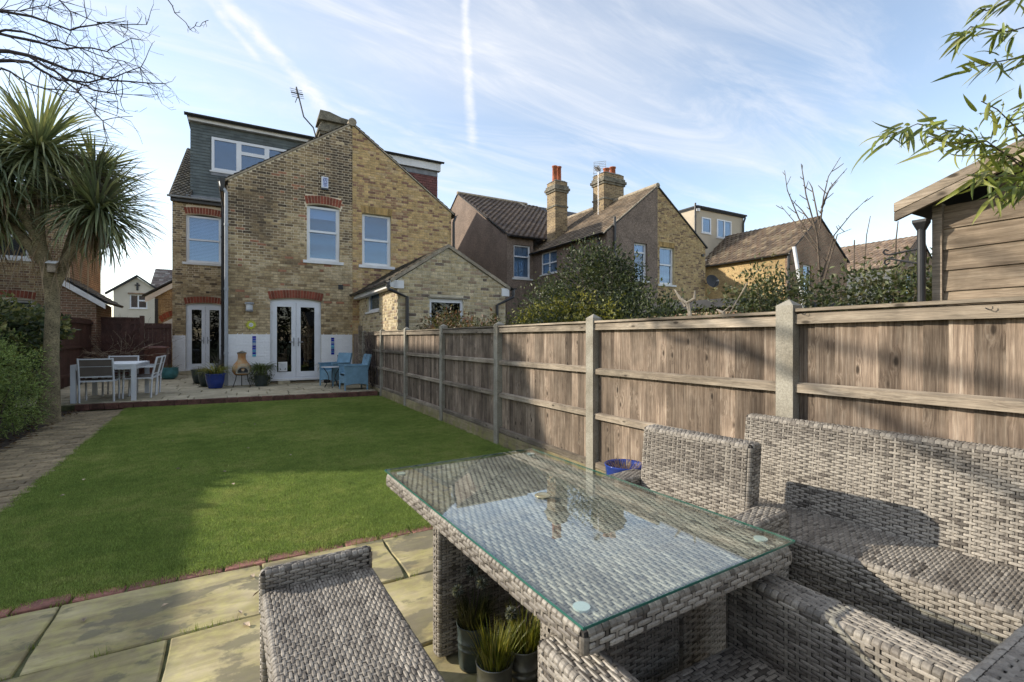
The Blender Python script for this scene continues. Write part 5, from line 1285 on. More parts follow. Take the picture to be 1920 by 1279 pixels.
for k, (y1, y0) in enumerate(zip(posts[:-1], posts[1:])):
    a0, a1 = y0 + .055, y1 - .055; dz = rb_.gauss(0, .008); zt = 1.505 + dz
    G().box(FXX + .02, FXX + .075, a0, a1, -.03, .155 + dz).build('gravel_board', MT['gravelboard'], fn)
    for j, z in enumerate((zt - .035, 1.06 + dz, .645 + dz, .185 + dz)):
        h = .056 if j == 0 else .047; tl = rb_.gauss(0, .004)
        g = G(); x0, x1 = FXX + .018, FXX + .055
        g.add([(x0, a0, z - h / 2 - tl), (x1, a0, z - h / 2 - tl), (x1, a1, z - h / 2 + tl), (x0, a1, z - h / 2 + tl), (x0 + .002, a0, z + h / 2 - tl), (x1, a0, z + h / 2 + .012 - tl), (x1, a1, z + h / 2 + .012 + tl), (x0 + .002, a1, z + h / 2 + tl)], [(0, 3, 2, 1), (4, 5, 6, 7), (0, 1, 5, 4), (1, 2, 6, 5), (2, 3, 7, 6), (3, 0, 4, 7)])
        g.build('top_rail' if j == 0 else 'rail', MT['rail'], fn)
    G().box(FXX + .012, FXX + .10, a0, a1, zt + .008, zt + .026).build('capping', MT['rail'], fn)
    y = a0
    while y < a1 - .02:
        w = rb_.uniform(.088, .112); e = min(y + w, a1); 
        g = G(); x0 = FXX + .058; r1 = rb_.uniform(.0, .005)
        zb, ztp = .158 + dz, zt + .006 - rb_.uniform(0, .006)
        s_ = y - .010
        vs = [(x0 + .014, s_, zb), (x0 + r1, e, zb), (x0 + .022, e, zb), (x0 + .022, s_, zb), (x0 + .014, s_, ztp), (x0 + r1, e, ztp), (x0 + .022, e, ztp), (x0 + .022, s_, ztp)]
        g.add(vs, [(0, 4, 5, 1), (3, 2, 6, 7), (0, 3, 7, 4), (1, 5, 6, 2), (4, 7, 6, 5)]); g.build('board', MT['board'], fn); y = e
# timber end post and short panel against the house
g = G(); g.box(2.76, 2.85, 13.32, 13.42, .1, 1.72); g.build('end_post', MT['rail'], fn)
G().box(2.86, 2.88, 13.42, 14.58, .12, 1.5).build('end_panel', MT['board'], fn)
for y, z, lab in ((.79, 1.487, 'small wire hook screwed into the fence top rail below the shed'), (1.58, 1.50, 'small bent hook in the fence top rail beside the tall concrete post')):
    g = G(); x = FXX + .016; g.tube([(x + .004, y, z), (x - .012, y, z), (x - .015, y - .007, z - .005), (x - .013, y - .017, z - .010), (x - .013, y - .025, z - .003), (x - .014, y - .024, z + .006)], .0019, 5); tag(g.build('wire_hook', MT['black_iron']), lab, 'hook')

bf = thing('dark_fence', 'dark brown stained fence with gate across the end of the patio', 'fence', (-3.0, 19.6, .1))
x = -4.3; fr_ = random.Random(5)
while x < -2.95: 
    G().box(x, x + .108, 19.6, 19.622, .16, 2.02 + fr_.gauss(0, .004)).build('board', MT['brown_fence'], bf); x += .112
G().box(-4.3, -2.95, 19.555, 19.598, 2.0, 2.06).build('capping', MT['brown_fence'], bf)
for z in (.5, 1.2, 1.85): G().box(-4.3, -2.95, 19.56, 19.598, z, z + .07).build('rail', MT['brown_fence'], bf)
gt = G(); gt.box(-2.94, -2.82, 19.55, 19.66, .1, 2.12); gt.build('post', MT['brown_fence'], bf)
gx = -2.81
while gx < -2.15:
    G().box(gx, gx + .10, 19.61, 19.63, .2, 1.88).build('board', MT['brown_fence'], bf); gx += .104
for z in (.4, 1.72): G().box(-2.81, -2.14, 19.57, 19.608, z, z + .09).build('rail', MT['brown_fence'], bf)
slope_bar(F(0, 19.57), -4.05, .55, -2.96, 1.7, 0, .09, -.02, .012).build('brace', MT['brown_fence'], bf)
lf = thing('side_fence', 'dark brown boarded fence on the left behind the hedge and palm', 'fence', (-4.02, 12, 0))
y = 3.2
while y < 19.55:
    for (z0, z1) in ((-.02, 1.95),): G().box(-4.05, -4.03, y, y + .148, z0, z1 + fr_.gauss(0, .004)).build('board', MT['brown_fence'], lf)
    y += .152
for z in (.35, 1.1, 1.8): G().box(-4.03, -3.985, 3.2, 19.55, z, z + .08).build('rail', MT['brown_fence'], lf)
for y in (5.0, 7.4, 9.8, 12.2, 14.6, 17.0): G().box(-4.15, -4.052, y, y + .10, 0, 2.02).build('post', MT['brown_fence'], lf)

# ------------------------------------------------------------------ shed behind the fence
sh = thing('timber_shed', 'old weathered timber shed with overhanging bargeboard behind the fence', 'shed', (3.4, .2, 0))
sx_ = 3.30; yc = 1.11; zr = lambda y: 2.055 + (1.30 - y) * .36
z = .264; sr = random.Random(3)
yy_end = -1.2
while z < 2.6:
    h = .112; top = z + h
    ya = min(yc - .03, 1.235 - (top - 2.04) / .354) if top > 2.0 else yc - .03
    if ya > yy_end:
        g = G(); g.add([(sx_ - .012, ya, z), (sx_ - .012, yy_end, z), (sx_, yy_end, top + .012), (sx_, ya, top + .012), (sx_ + .012, ya, z), (sx_ + .012, yy_end, z), (sx_ + .012, yy_end, top + .012), (sx_ + .012, ya, top + .012)], [(0, 3, 2, 1), (4, 5, 6, 7), (0, 1, 5, 4), (3, 7, 6, 2), (0, 4, 7, 3)]); g.build('board', MT['shedboard'], sh)
    z += h
G().box(sx_ - .028, sx_ + .02, yc - .03, yc + .012, 0, 2.08).build('corner_post', MT['barge'], sh)
G().box(sx_ + .013, sx_ + 2.2, yy_end, yc + .0, 0, 2.0).build('shed_body', MT['shedboard'], sh)
TS = F(3.17, 1.245, 0, -90)
for (lo, hi, w1) in ((0, .046, .026), (.049, .098, .030)):
    g = G(); L2 = 2.5; n_ = 10; pts = [(i / n_ * L2, 2.006 + lo + i / n_ * L2 * .354 + sr.gauss(0, .002)) for i in range(n_ + 1)] + [(L2 - i / n_ * L2, 2.006 + hi + (L2 - i / n_ * L2) * .354 + sr.gauss(0, .0015)) for i in range(n_ + 1)]
    g.prism(TS, pts, 0, w1); g.build('bargeboard', MT['barge'], sh)
g = G(); zz = 2.445 * .354; g.add([(3.172, 1.235, 2.066), (6, 1.235, 2.066), (6, -1.2, 2.066 + zz), (3.172, -1.2, 2.066 + zz), (3.172, 1.235, 2.088), (6, 1.235, 2.088), (6, -1.2, 2.088 + zz), (3.172, -1.2, 2.088 + zz)], [(0, 3, 2, 1), (4, 5, 6, 7), (0, 1, 5, 4), (0, 4, 7, 3)]); g.build('roof', MT['felt'], sh)
g = G(); g.tube([(3.22, 1.15, 0), (3.22, 1.15, 1.95)], .019, 12); g.build('downpipe', MT['black'], sh)
g = G(); g.lathe([(.020, 1.94), (.026, 1.95), (.044, 1.985), (.044, 2.0), (.03, 2.0)], 3.22, 1.15, 4, a0=.785); g.build('hopper', MT['black'], sh)
ib = thing('iron_bracket', 'black wrought iron scroll bracket sticking out left of the shed downpipe', 'bracket', (3.3, 1.2, 1.8))
g = G(); TI = F(3.30, 1.16, 0, 90)
g.tube([TI(0, 1.86), TI(.17, 1.845), TI(.19, 1.85), TI(.20, 1.865), TI(.19, 1.878), TI(.175, 1.87)], .0055, 6)
g.tube([TI(0, 1.765), TI(.08, 1.79), TI(.17, 1.822), TI(.19, 1.815), TI(.195, 1.80), TI(.182, 1.788), TI(.17, 1.797)], .0055, 6)
g.tube([TI(0, 1.77), TI(0, 1.87)], .006, 6); g.build('scroll', MT['black_iron'], ib)
# ------------------------------------------------------------------ woven furniture
WPAL = np.array([(.355, .318, .266), (.285, .252, .209), (.20, .174, .143), (.118, .102, .085), (.325, .29, .243), (.242, .213, .177)])
def weave(g, T, U, V, along, pitch=.0145, period=.042, cover=.79, hgt=.0046, seed=1, strakes=True):
    pitch *= .86; period *= .90; hgt *= .85; rs = np.random.RandomState(seed); A, Bn = (U, V) if along == 'u' else (V, U)
    n = max(1, int(round(Bn / pitch))); p = Bn / n; m = int(math.ceil(A / period)) + 1
    tone = np.cumsum(rs.normal(size=n) * .7); tone = (np.sin(tone) + 1) / 2
    ts = [0, .15, .85, 1]; hs = [.12, 1, 1, .12]; bs = [-.5, -.26, .26, .5]; hh = [0, .9, .9, 0]
    for i in range(n):
        for j in range(m):
            a0 = (j - (.5 if i % 2 else 0)) * period + rs.normal() * .0012; L = period * cover
            s, e = max(a0, .001), min(a0 + L, A - .001)
            if e - s < .008: continue
            b0 = (i + .5) * p + rs.normal() * .0005; c = WPAL[0] + (WPAL[3] * 1.15 - WPAL[0]) * float(np.clip(tone[i] * .68 + .06 + rs.normal() * .14, -.05, 1.0)); c = (WPAL[3] if rs.rand() < .08 else c) * (1 + rs.normal() * .07)
            wd = p * .93; vs = []
            for t, h in zip(ts, hs):
                aa = s + (e - s) * t; q = wd * (.72 if t in (0, 1) else 1)
                for b, h2 in zip(bs, hh):
                    uu, vv = (aa, b0 + b * q) if along == 'u' else (b0 + b * q, aa)
                    vs.append(T(uu, vv, .0006 + hgt * h * h2))
            fs = []
            for x in range(3):
                for y in range(3):
                    k0 = x * 4 + y; f = (k0, k0 + 4, k0 + 5, k0 + 1); fs.append(f if along == 'u' else f[::-1])
            g.add(vs, fs, tuple(c))
    if strakes:
        a = period * .25 * 0
        k = 0; half = period / 2
        while a < A:
            c = WPAL[rs.randint(0, 6)] * .85; w = period * .15
            a_ = a - period * (1 - cover) / 2
            if a_ > 0 and a_ + w / 2 < A:
                vs = [T(*((a_ - w / 2, .0, .0011) if along == 'u' else (.0, a_ - w / 2, .0011))), T(*((a_ + w / 2, .0, .0011) if along == 'u' else (.0, a_ + w / 2, .0011))), T(*((a_ + w / 2, Bn, .0011) if along == 'u' else (Bn, a_ + w / 2, .0011))), T(*((a_ - w / 2, Bn, .0011) if along == 'u' else (Bn, a_ - w / 2, .0011)))]
                g.add(vs, [(0, 1, 2, 3) if along == 'u' else (3, 2, 1, 0)], tuple(c))
            a += half; k += 1

WS = [100]
def wbox(root, name, x0, x1, y0, y1, z0, z1, faces, pitch=.0145, period=.042, lean=0.0):
    """A woven box: dark core and real strands on the named faces, e.g. {'+z':'v','-x':'u'}."""
    sh_ = lambda vs: [(x + (z - z0) * lean, y, z) for x, y, z in vs]
    q = .005; r = min(.015, (x1 - x0) * .3, (y1 - y0) * .3, (z1 - z0) * .3)
    g = G(); g.box(x0 + q, x1 - q, y0 + q, y1 - q, z0, z1 - q); g.v = sh_(g.v); part = g.build(name, MT['wickerback'], root, world=False)
    i = r
    fr = {'+z': (FX((x0 + i, y0 + i, z1), (1, 0, 0), (0, 1, 0), (0, 0, 1)), x1 - x0 - 2 * i, y1 - y0 - 2 * i), '-x': (FX((x0, y1 - i, z0), (0, -1, 0), (0, 0, 1), (-1, 0, 0)), y1 - y0 - 2 * i, z1 - z0 - i),
          '+x': (FX((x1, y0 + i, z0), (0, 1, 0), (0, 0, 1), (1, 0, 0)), y1 - y0 - 2 * i, z1 - z0 - i), '-y': (FX((x0 + i, y0, z0), (1, 0, 0), (0, 0, 1), (0, -1, 0)), x1 - x0 - 2 * i, z1 - z0 - i), '+y': (FX((x1 - i, y1, z0), (-1, 0, 0), (0, 0, 1), (0, 1, 0)), x1 - x0 - 2 * i, z1 - z0 - i)}
    w = G()
    for f, al in faces.items():
        T_, U, V = fr[f]; WS[0] += 1; weave(w, T_, U, V, al, pitch, period, seed=WS[0])
    # strands that roll over the rounded edges from one face to the next
    rs = np.random.RandomState(WS[0] + 500)
    def wrap(p, q, n1, n2):
        p, q, n1, n2 = Vector(p), Vector(q), Vector(n1), Vector(n2); e_ = (q - p); L = e_.length; e_.normalize(); n = max(1, int(L / (pitch * 1.5))); s = L / n
        for k in range(n):
            m = p + e_ * ((k + .5) * s); c = WPAL[0] * .92 + (WPAL[2] - WPAL[0]) * rs.rand(); c = c * (.55 if rs.rand() < .12 else 1); vs = []; wd = s * rs.uniform(.93, .99)
            lift = rs.uniform(.0012, .0026)
            for t in range(5):
                a = math.pi / 2 * t / 4; rad = r + (lift if 0 < t < 4 else .0012)
                o = m - n1 * r - n2 * r + (n1 * math.cos(a) + n2 * math.sin(a)) * rad; o2 = m - n1 * r - n2 * r + (n1 * math.cos(a) + n2 * math.sin(a)) * (rad - .0018)
                vs += [tuple(o2 - e_ * wd / 2), tuple(o - e_ * wd * .32), tuple(o + e_ * wd * .32), tuple(o2 + e_ * wd / 2)]
            fs = []
            flip = e_.dot(n1.cross(n2)) < 0
            for t in range(4):
                for y in range(3):
                    k0 = 4 * t + y; f_ = (k0, k0 + 1, k0 + 5, k0 + 4); fs.append(f_[::-1] if not flip else f_)
            w.add(vs, fs, tuple(c))
    X, Y, Z = (1, 0, 0), (0, 1, 0), (0, 0, 1); nX, nY = (-1, 0, 0), (0, -1, 0)
    if '+z' in faces or '-x' in faces: wrap((x0, y0 + i, z1), (x0, y1 - i, z1), nX, Z)
    if '+z' in faces or '+x' in faces: wrap((x1, y0 + i, z1), (x1, y1 - i, z1), X, Z)
    if '+z' in faces or '-y' in faces: wrap((x0 + i, y0, z1), (x1 - i, y0, z1), nY, Z)
    if '+z' in faces or '+y' in faces: wrap((x0 + i, y1, z1), (x1 - i, y1, z1), Y, Z)
    if '-x' in faces or '-y' in faces: wrap((x0, y0, z0), (x0, y0, z1 - i), nX, nY)
    if '-x' in faces or '+y' in faces: wrap((x0, y1, z0), (x0, y1, z1 - i), nX, Y)
    if '+x' in faces or '-y' in faces: wrap((x1, y0, z0), (x1, y0, z1 - i), X, nY)
    if '+x' in faces or '+y' in faces: wrap((x1, y1, z0), (x1, y1, z1 - i), X, Y)
    w.v = sh_(w.v); w.build('woven_strands', MT['wicker'], part, world=False, kind='stuff')
    return part

tb = thing('wicker_table', 'grey wicker garden table with rectangular glass top', 'table', (1.05, 1.576, 0), R(2.0))
hx, hy = .424, .732
wbox(tb, 'top', -hx, hx, -hy, hy, .648, .705, {'+z': 'v', '-x': 'u', '-y': 'u', '+x': 'u', '+y': 'u'}, .0140, .067)
wbox(tb, 'side_panel', -.33, .17, .305, .375, .02, .646, {'-x': 'u', '-y': 'u', '+y': 'u'}, .0135, .070)
wbox(tb, 'side_panel', -.33, .19, -.495, -.425, .02, .646, {'-x': 'u', '-y': 'u', '+x': 'u'}, .0135, .070)
g = G(); g.box(-hx - .004, hx + .004, -hy - .004, hy + .004, .7135, .7205); gl = g.build('glass_top', MT['tableglass'], tb, world=False)
g = G(); e = hx + .0045; f = hy + .0045
for a, b, c, d in ((-e - .0012, -e, -f, f), (e, e + .0012, -f, f), (-e, e, -f - .0012, -f), (-e, e, f, f + .0012)): g.box(a, b, c, d, .7137, .7203)
g.build('glass_edge', MT['glassedge'], gl, world=False)
for x, y in ((-.37, -.66), (.37, -.66), (-.37, .66), (.37, .66)):
    g = G(); g.lathe([(0, .7062), (.021, .7062), (.021, .7130), (0, .7132)], x, y, 20); g.build('glass_pad', MT['disc'], tb, world=False)
g = G(); g.lathe([(.0, .7212), (.030, .7212), (.034, .7235), (.030, .7260), (.022, .7245), (0, .7240)], .0, .02, 24); g.build('parasol_hole_cover', MT['brass'], tb, smooth=True, world=False)

bn = thing('wicker_bench', 'grey wicker bench seat with raised end standing left of the glass table', 'bench', (.275, 1.40, 0), R(1.5))
wbox(bn, 'seat', -.200, .200, -.85, .565, .335, .425, {'+z': 'v', '-x': 'u', '-y': 'u', '+x': 'u'}, .0125, .050)
wbox(bn, 'raised_end', -.203, .203, .567, .615, .335, .495, {'-x': 'u', '-y': 'u', '+y': 'u', '+z': 'u'}, .0145, .060)
for x, y in ((-.172, .583), (.172, .583), (-.172, -.80), (.175, -.80)): wbox(bn, 'leg', x - .028, x + .028, y - .028, y + .028, .0, .334, {'-x': 'u', '-y': 'u'}, .0155, .064)
g = G(); g.box(-.19, .19, -.83, .56, .28, .334); g.build('seat_frame', MT['wickerback'], bn, world=False)

sf = thing('wicker_sofa', 'long grey wicker sofa without cushions against the fence', 'sofa', (2.42, .72, 0), R(4.0))
wbox(sf, 'seat', -.235, .20, -1.15, 1.03, .345, .455, {'+z': 'u', '-x': 'u'}, .0150, .061)
wbox(sf, 'front_panel', -.230, -.16, -1.15, 1.03, .03, .343, {'-x': 'u'}, .0155, .070)
wbox(sf, 'backrest', .165, .245, -1.15, 1.03, .30, .905, {'-x': 'u', '+z': 'u', '+y': 'u'}, .0148, .059, lean=.13)
g = G(); g.box(-.15, .19, -1.12, 1.0, .03, .34); g.build('base', MT['wickerback'], sf, world=False)

ch = thing('wicker_armchair', 'grey wicker armchair on the far side of the table facing left', 'armchair', (1.665, 1.585, 0), R(7.0), 'wicker armchairs at the glass table')
wbox(ch, 'seat', -.40, .24, -.30, .30, .29, .385, {'+z': 'v', '-x': 'u'}, .0155, .070)
for s in (-1, 1):
    y0, y1 = (s * .302, s * .425) if s > 0 else (s * .425, s * .302)
    wbox(ch, 'arm', -.44, .37, y0, y1, .05, .600, {'+z': 'u', '-x': 'u', '-y': 'u', '+y': 'u', '+x': 'u'}, .0130, .072)
wbox(ch, 'backrest', .235, .335, -.298, .298, .30, .872, {'-x': 'u', '+z': 'u', '-y': 'u', '+y': 'u', '+x': 'u'}, .0142, .058, lean=.10)
dup(ch, (1.065, .565, 0), R(-90), 'grey wicker armchair nearest the camera tucked under the table end', 'wicker armchairs at the glass table')

# ------------------------------------------------------------------ pots near the table
def metal_pot(x, y, r, h):
    g = G(); g.lathe([(0, .004), (r * .86, .004), (r * .90, .02), (r * .93, h * .45), (r * .96, h * .46), (r * .96, h * .50), (r * .93, h * .51), (r * .95, h * .60), (r * .98, h * .61), (r * .98, h * .65), (r * .95, h * .66), (r, h - .006), (r * 1.05, h), (r * 1.02, h + .003), (r * .96, h - .004), (r * .9, h - .03), (0, h - .03)], x, y, 28); return g
def grass_clump(name, root, x, y, z, r, h, n, cols, seed, spread=.35, mat='strap', wid=.0045):
    rr = random.Random(seed); g = G()
    for i in range(n):
        a = rr.uniform(0, 6.283); q = r * math.sqrt(rr.random()); c = rr.choice(cols); f = rr.uniform(.7, 1.25); d = Vector((math.cos(a) * spread * (.3 + q / r) + rr.gauss(0, .08), math.sin(a) * spread * (.3 + q / r) + rr.gauss(0, .08), 1))
        add_strap(g, (x + q * math.cos(a), y + q * math.sin(a), z), d, h * rr.uniform(.55, 1.1), wid * rr.uniform(.7, 1.3), rr.uniform(.05, .5), tuple(v * f for v in c), 4)
    return g.build(name, MT[mat], root)
GR = [(.24, .26, .04), (.32, .32, .06), (.17, .21, .035), (.38, .34, .10), (.12, .15, .03)]
for i, (x, y, h, nh, lab) in enumerate(((.795, 1.53, .185, 0, 'galvanised pot of yellow green grass in front under the table'), (.935, 1.56, .185, 3, 'galvanised pot of grass and allium heads beside the armchair arm'), (.83, 1.79, .18, 3, 'pot of grass and allium heads with painted shade deep under the table'))):
    t = thing('potted_grass', lab, 'pot plant', (x, y, 0), 0, 'grass pots under the table')
    p = metal_pot(x, y, .066, h).build('pot', MT['galv' if i < 2 else 'dark_pot'], t, smooth=True)
    grass_clump('grass_blades', t, x, y, h - .03, .052, .165, 190, GR if i < 2 else [(.05, .06, .02), (.08, .08, .03)], 30 + i, .22)  # front pots' sun and the third pot's shade are put into their colours
    rr = random.Random(50 + i)
    for k in range(nh):
        hd = Vector((x + (.03, -.035, .05)[k] + (0, 0, -.02)[i] * k, y + (-.02, .03, .03)[k], h + (.145, .11, .175)[k] + (.02 if i == 2 else 0)))
        s = G(); s.tube([(x, y, h - .02), ((x + hd.x) / 2 + .01, (y + hd.y) / 2, h + .14), hd], .0022, 5); st = s.build('flower_stem', MT['leaf'] if False else MT['twig'], t)
        P = np.random.RandomState(60 + k).normal(size=(170, 3)); P /= np.linalg.norm(P, axis=1, keepdims=True); 
        leaves_mesh('allium_head', MT['leaf'], np.array(hd) + P * .008, P, np.full(170, .021), np.full(170, .006), pick_cols([(.06, .07, .055), (.16, .18, .15), (.30, .32, .29)], np.random.RandomState(5).rand(170), np.random.RandomState(9)), t)
bp = thing('blue_planter', 'blue glazed pot with dry stubble standing between fence and wicker armchair', 'pot', (2.60, 2.80, 0))
g = G(); g.lathe([(0, 0), (.095, 0), (.12, .1), (.148, .355), (.155, .37), (.150, .375), (.135, .36), (.13, .33), (0, .33)], 2.60, 2.80, 28); g.build('pot', MT['blue_glaze'], bp, smooth=True)
grass_clump('dry_stubble', bp, 2.60, 2.80, .325, .115, .10, 150, [(.32, .22, .13), (.22, .15, .09), (.40, .30, .19)], 71, .5, wid=.004)

# ------------------------------------------------------------------ dining set on the far patio
dt = thing('dining_table', 'white aluminium dining table on the back patio', 'table', (-2.37, 12.86, .115))
g = G(); g.box(-.50, .50, -.80, .80, .70, .735); top = g.build('tabletop', MT['alu'], dt, world=False)
for i in range(8): G().box(-.46, .46, -.79 + i * .197, -.79 + i * .197 + .186, .7355, .741).build('slat', MT['alu'], dt, world=False)
for x in (-.46, .46):
    for y in (-.76, .76): G().box(x - .04, x + .04, y - .04, y + .04, 0, .699).build('leg', MT['alu'], dt, world=False)
g = G()
for x in (-.47, .47): g.box(x - .02, x + .02, -.72, .72, .63, .698)
for y in (-.77, .77): g.box(-.42, .42, y - .02, y + .02, .63, .698)
g.build('apron', MT['alu'], dt, world=False)
dc = thing('dining_chair', 'white framed chair with taupe mesh back turned to the lawn', 'chair', (-2.48, 12.02, .115), 0, 'white framed dining chairs')
# local: faces +y, back at y=0
for x in (-.26, .26):
    g = G(); g.tube([(x, .05, 0), (x, .03, .44), (x, -.06, .86)], .018, 4); g.build('rear_leg', MT['alu'], dc, world=False)
    g = G(); g.tube([(x, .52, 0), (x, .50, .64)], .018, 4); g.build('front_leg', MT['alu'], dc, world=False)
    G().box(x - .028, x + .028, -.01, .53, .64, .662).build('armrest', MT['alu'], dc, world=False)
    G().box(x - .014, x + .014, .02, .50, .40, .43).build('seat_rail', MT['alu'], dc, world=False)
for y in (.04, .49): G().box(-.25, .25, y - .014, y + .014, .40, .43).build('seat_rail', MT['alu'], dc, world=False)
G().box(-.24, .24, .05, .48, .431, .437).build('seat', MT['sling'], dc, world=False)
g = G(); g.add([(-.245, .020, .50), (.245, .020, .50), (.245, -.054, .84), (-.245, -.054, .84), (-.245, .028, .50), (.245, .028, .50), (.245, -.046, .84), (-.245, -.046, .84)], [(0, 1, 2, 3), (7, 6, 5, 4), (0, 4, 5, 1), (2, 6, 7, 3)]); g.build('backrest', MT['sling'], dc, world=False)
for z, y in ((.50, .022), (.845, -.052), (.70, -.022)):
    G().box(-.25, .25, y - (.012 if z != .70 else .009), y + .012, z - (.012 if z != .70 else .004), z + .012 if z != .70 else z + .004).build('back_rail', MT['alu'], dc, world=False)
dup(dc, (-1.63, 12.75, .115), R(88), 'white framed chair at the right side of the table nearer the lawn')
dup(dc, (-1.63, 13.42, .115), R(91), 'white framed chair at the right side of the table nearer the bin')
dup(dc, (-2.36, 13.75, .115), R(180), 'white framed chair at the far end of the table facing the lawn')
wb = thing('wheelie_bin', 'brown lidded wheelie bin against the dark gate', 'bin', (-2.42, 19.05, .115))
g = G(); b = [(-.24, -.26), (.24, -.26), (.24, .26), (-.24, .26)]; t_ = [(-.29, -.33), (.29, -.33), (.29, .31), (-.29, .31)]
g.add([(x, y, .04) for x, y in b] + [(x, y, .93) for x, y in t_], [(3, 2, 1, 0), (0, 1, 5, 4), (1, 2, 6, 5), (2, 3, 7, 6), (3, 0, 4, 7)]); g.build('body', MT['bin'], wb, world=False)
g = G(); l0 = [(-.325, -.38), (.325, -.38), (.325, .36), (-.325, .36)]; l1 = [(-.24, -.28), (.24, -.28), (.24, .30), (-.24, .30)]
g.add([(x, y, .932) for x, y in l0] + [(x, y, .965) for x, y in l0] + [(x, y, 1.01) for x, y in l1], [(3, 2, 1, 0), (8, 9, 10, 11)] + [(i, (i + 1) % 4, (i + 1) % 4 + 4, i + 4) for i in range(4)] + [(i + 4, (i + 1) % 4 + 4, (i + 1) % 4 + 8, i + 8) for i in range(4)]); g.build('lid', MT['bin'], wb, world=False)
for x in (-.22, .22): 
    g = G(); g.tube([(x - .03, .26, .10), (x + .03, .26, .10)], .10, 16); g.build('wheel', MT['black'], wb, world=False)
g = G(); g.tube([(-.28, .36, .9), (.28, .36, .9)], .018, 6); g.build('handle', MT['bin'], wb, world=False)

# ------------------------------------------------------------------ blue wicker pair and their little table
bc = thing('blue_wicker_chair', 'blue wicker armchair nearer the lawn with its side to the camera', 'armchair', (2.38, 12.10, .115), R(4), 'blue wicker armchairs by the fence')
# local: faces -x
def panel(poly, T, w0, w1, name, root): 
    g = G(); g.prism(T, poly, w0, w1); 
    return g.build(name, MT['bluewicker'], root, world=False)
for s in (-1, 1):
    T_ = FX((0, s * .27, 0), (1, 0, 0), (0, 0, 1), (0, -1, 0))
    low = [(-.29 + .58 * i / 8, .13 + .035 * math.sin(math.pi * i / 8)) for i in range(9)]
    panel(low + [(.28, .62), (-.30, .60)], T_, -.02, .02, 'side', bc)
    G().box(-.335, .29, s * .27 - .035, s * .27 + .035, .605, .635).build('armrest', MT['bluewicker'], bc, world=False)
    for x in (-.29, .28):
        g = G(); g.tube([(x, s * .27, 0), (x, s * .27, .60)], .021, 6); g.build('leg', MT['bluewicker'], bc, world=False)
T_ = FX((-.285, .25, 0), (0, -1, 0), (0, 0, 1), (-1, 0, 0)); panel([(0 + .5 * i / 8, .15 + .03 * math.sin(math.pi * i / 8)) for i in range(9)] + [(.5, .40), (0, .40)], T_, -.02, .0, 'front', bc)
G().box(-.285, .25, -.248, .248, .36, .42).build('seat', MT['bluewicker'], bc, world=False)
g = G(); g.box(.24, .285, -.275, .275, .12, .90); g.v = [(x + max(0, z - .4) * .30, y, z) for x, y, z in g.v]
g = G(); TT = ID
sec = [(.24, .12), (.24, .45), (.29, .64), (.35, .89), (.385, .90), (.395, .87), (.335, .62), (.285, .44), (.285, .12)]
g.prism(FX((0, .275, 0), (1, 0, 0), (0, 0, 1), (0, -1, 0)), sec, 0, .55); g.build('backrest', MT['bluewicker'], bc, world=False)
bc.scale = (.93, .93, .96)
dup(bc, (2.16, 13.45, .115), R(30), 'blue wicker armchair beside the white wall turned towards the camera')
st = thing('side_table', 'small glass side table on curved black legs between the blue chairs', 'table', (1.98, 12.80, .115))
g = G(); g.lathe([(0, .52), (.26, .52), (.265, .526), (.26, .532), (0, .532)], 0, 0, 28); g.build('glass_top', MT['lamp_glass'], st, world=False)
for k in range(3):
    a = k * 2.094 + .4; c, s = math.cos(a), math.sin(a); g = G(); g.tube([(c * .24, s * .24, .518), (c * .12, s * .12, .36), (c * .08, s * .08, .22), (c * .20, s * .20, 0)], .011, 6); g.build('leg', MT['black_iron'], st, world=False)

# ------------------------------------------------------------------ pots by the house
def pot(x, y, r, h, mat, name, label, z=.115, prof=None, cat='pot'):
    t = thing(name, label, cat, (x, y, z)); p = prof or [(0, 0), (.62, 0), (.70, .04), (.90, .5), (1.0, .92), (1.06, .95), (1.06, 1.0), (.98, 1.0), (.93, .9), (0, .9)]
    g = G(); g.lathe([(a * r, z + b * h) for a, b in p], x, y, 26); g.build('pot', MT[mat], t, smooth=True); return t
t = pot(-.60, 14.10, .225, .37, 'blue_glaze', 'planter', 'large cobalt blue glazed pot of arching grass beside the white downpipe')
rr = random.Random(5); g = G()
for i in range(150):
    a = rr.uniform(0, 6.283); q = .15 * rr.random(); f = rr.uniform(.7, 1.3); c = rr.choice([(.16, .19, .03), (.22, .23, .05), (.12, .15, .03), (.30, .25, .06)]); add_strap(g, (-.60 + q * math.cos(a), 14.10 + q * math.sin(a), .45), (math.cos(a), math.sin(a), rr.uniform(.7, 2.6)), rr.uniform(.36, .62), .018, rr.uniform(.8, 2.2), tuple(v * f for v in c), 6)
g.build('arching_leaves', MT['strap'], t)
t = pot(-.84, 14.95, .19, .36, 'dark_pot', 'planter', 'weathered dark pot tucked behind the cobalt blue pot'); grass_clump('seedlings', t, -.84, 14.95, .44, .14, .20, 60, [(.16, .10, .05), (.10, .12, .03)], 81, .8, wid=.008)
t = pot(-1.06, 16.0, .20, .38, 'dark_pot', 'planter', 'dark glazed pot with bare stems in front of the rear french door'); grass_clump('bare_stems', t, -1.06, 16.0, .46, .14, .16, 50, [(.30, .26, .22), (.14, .10, .08)], 82, .8, wid=.008)
t = pot(-.60, 17.2, .17, .33, 'dark_pot', 'planter', 'dark pot of lavender against the black drainpipe'); grass_clump('lavender_stems', t, -.60, 17.2, .42, .15, .62, 130, [(.10, .08, .10), (.14, .13, .12), (.08, .09, .06)], 83, .5, wid=.008)
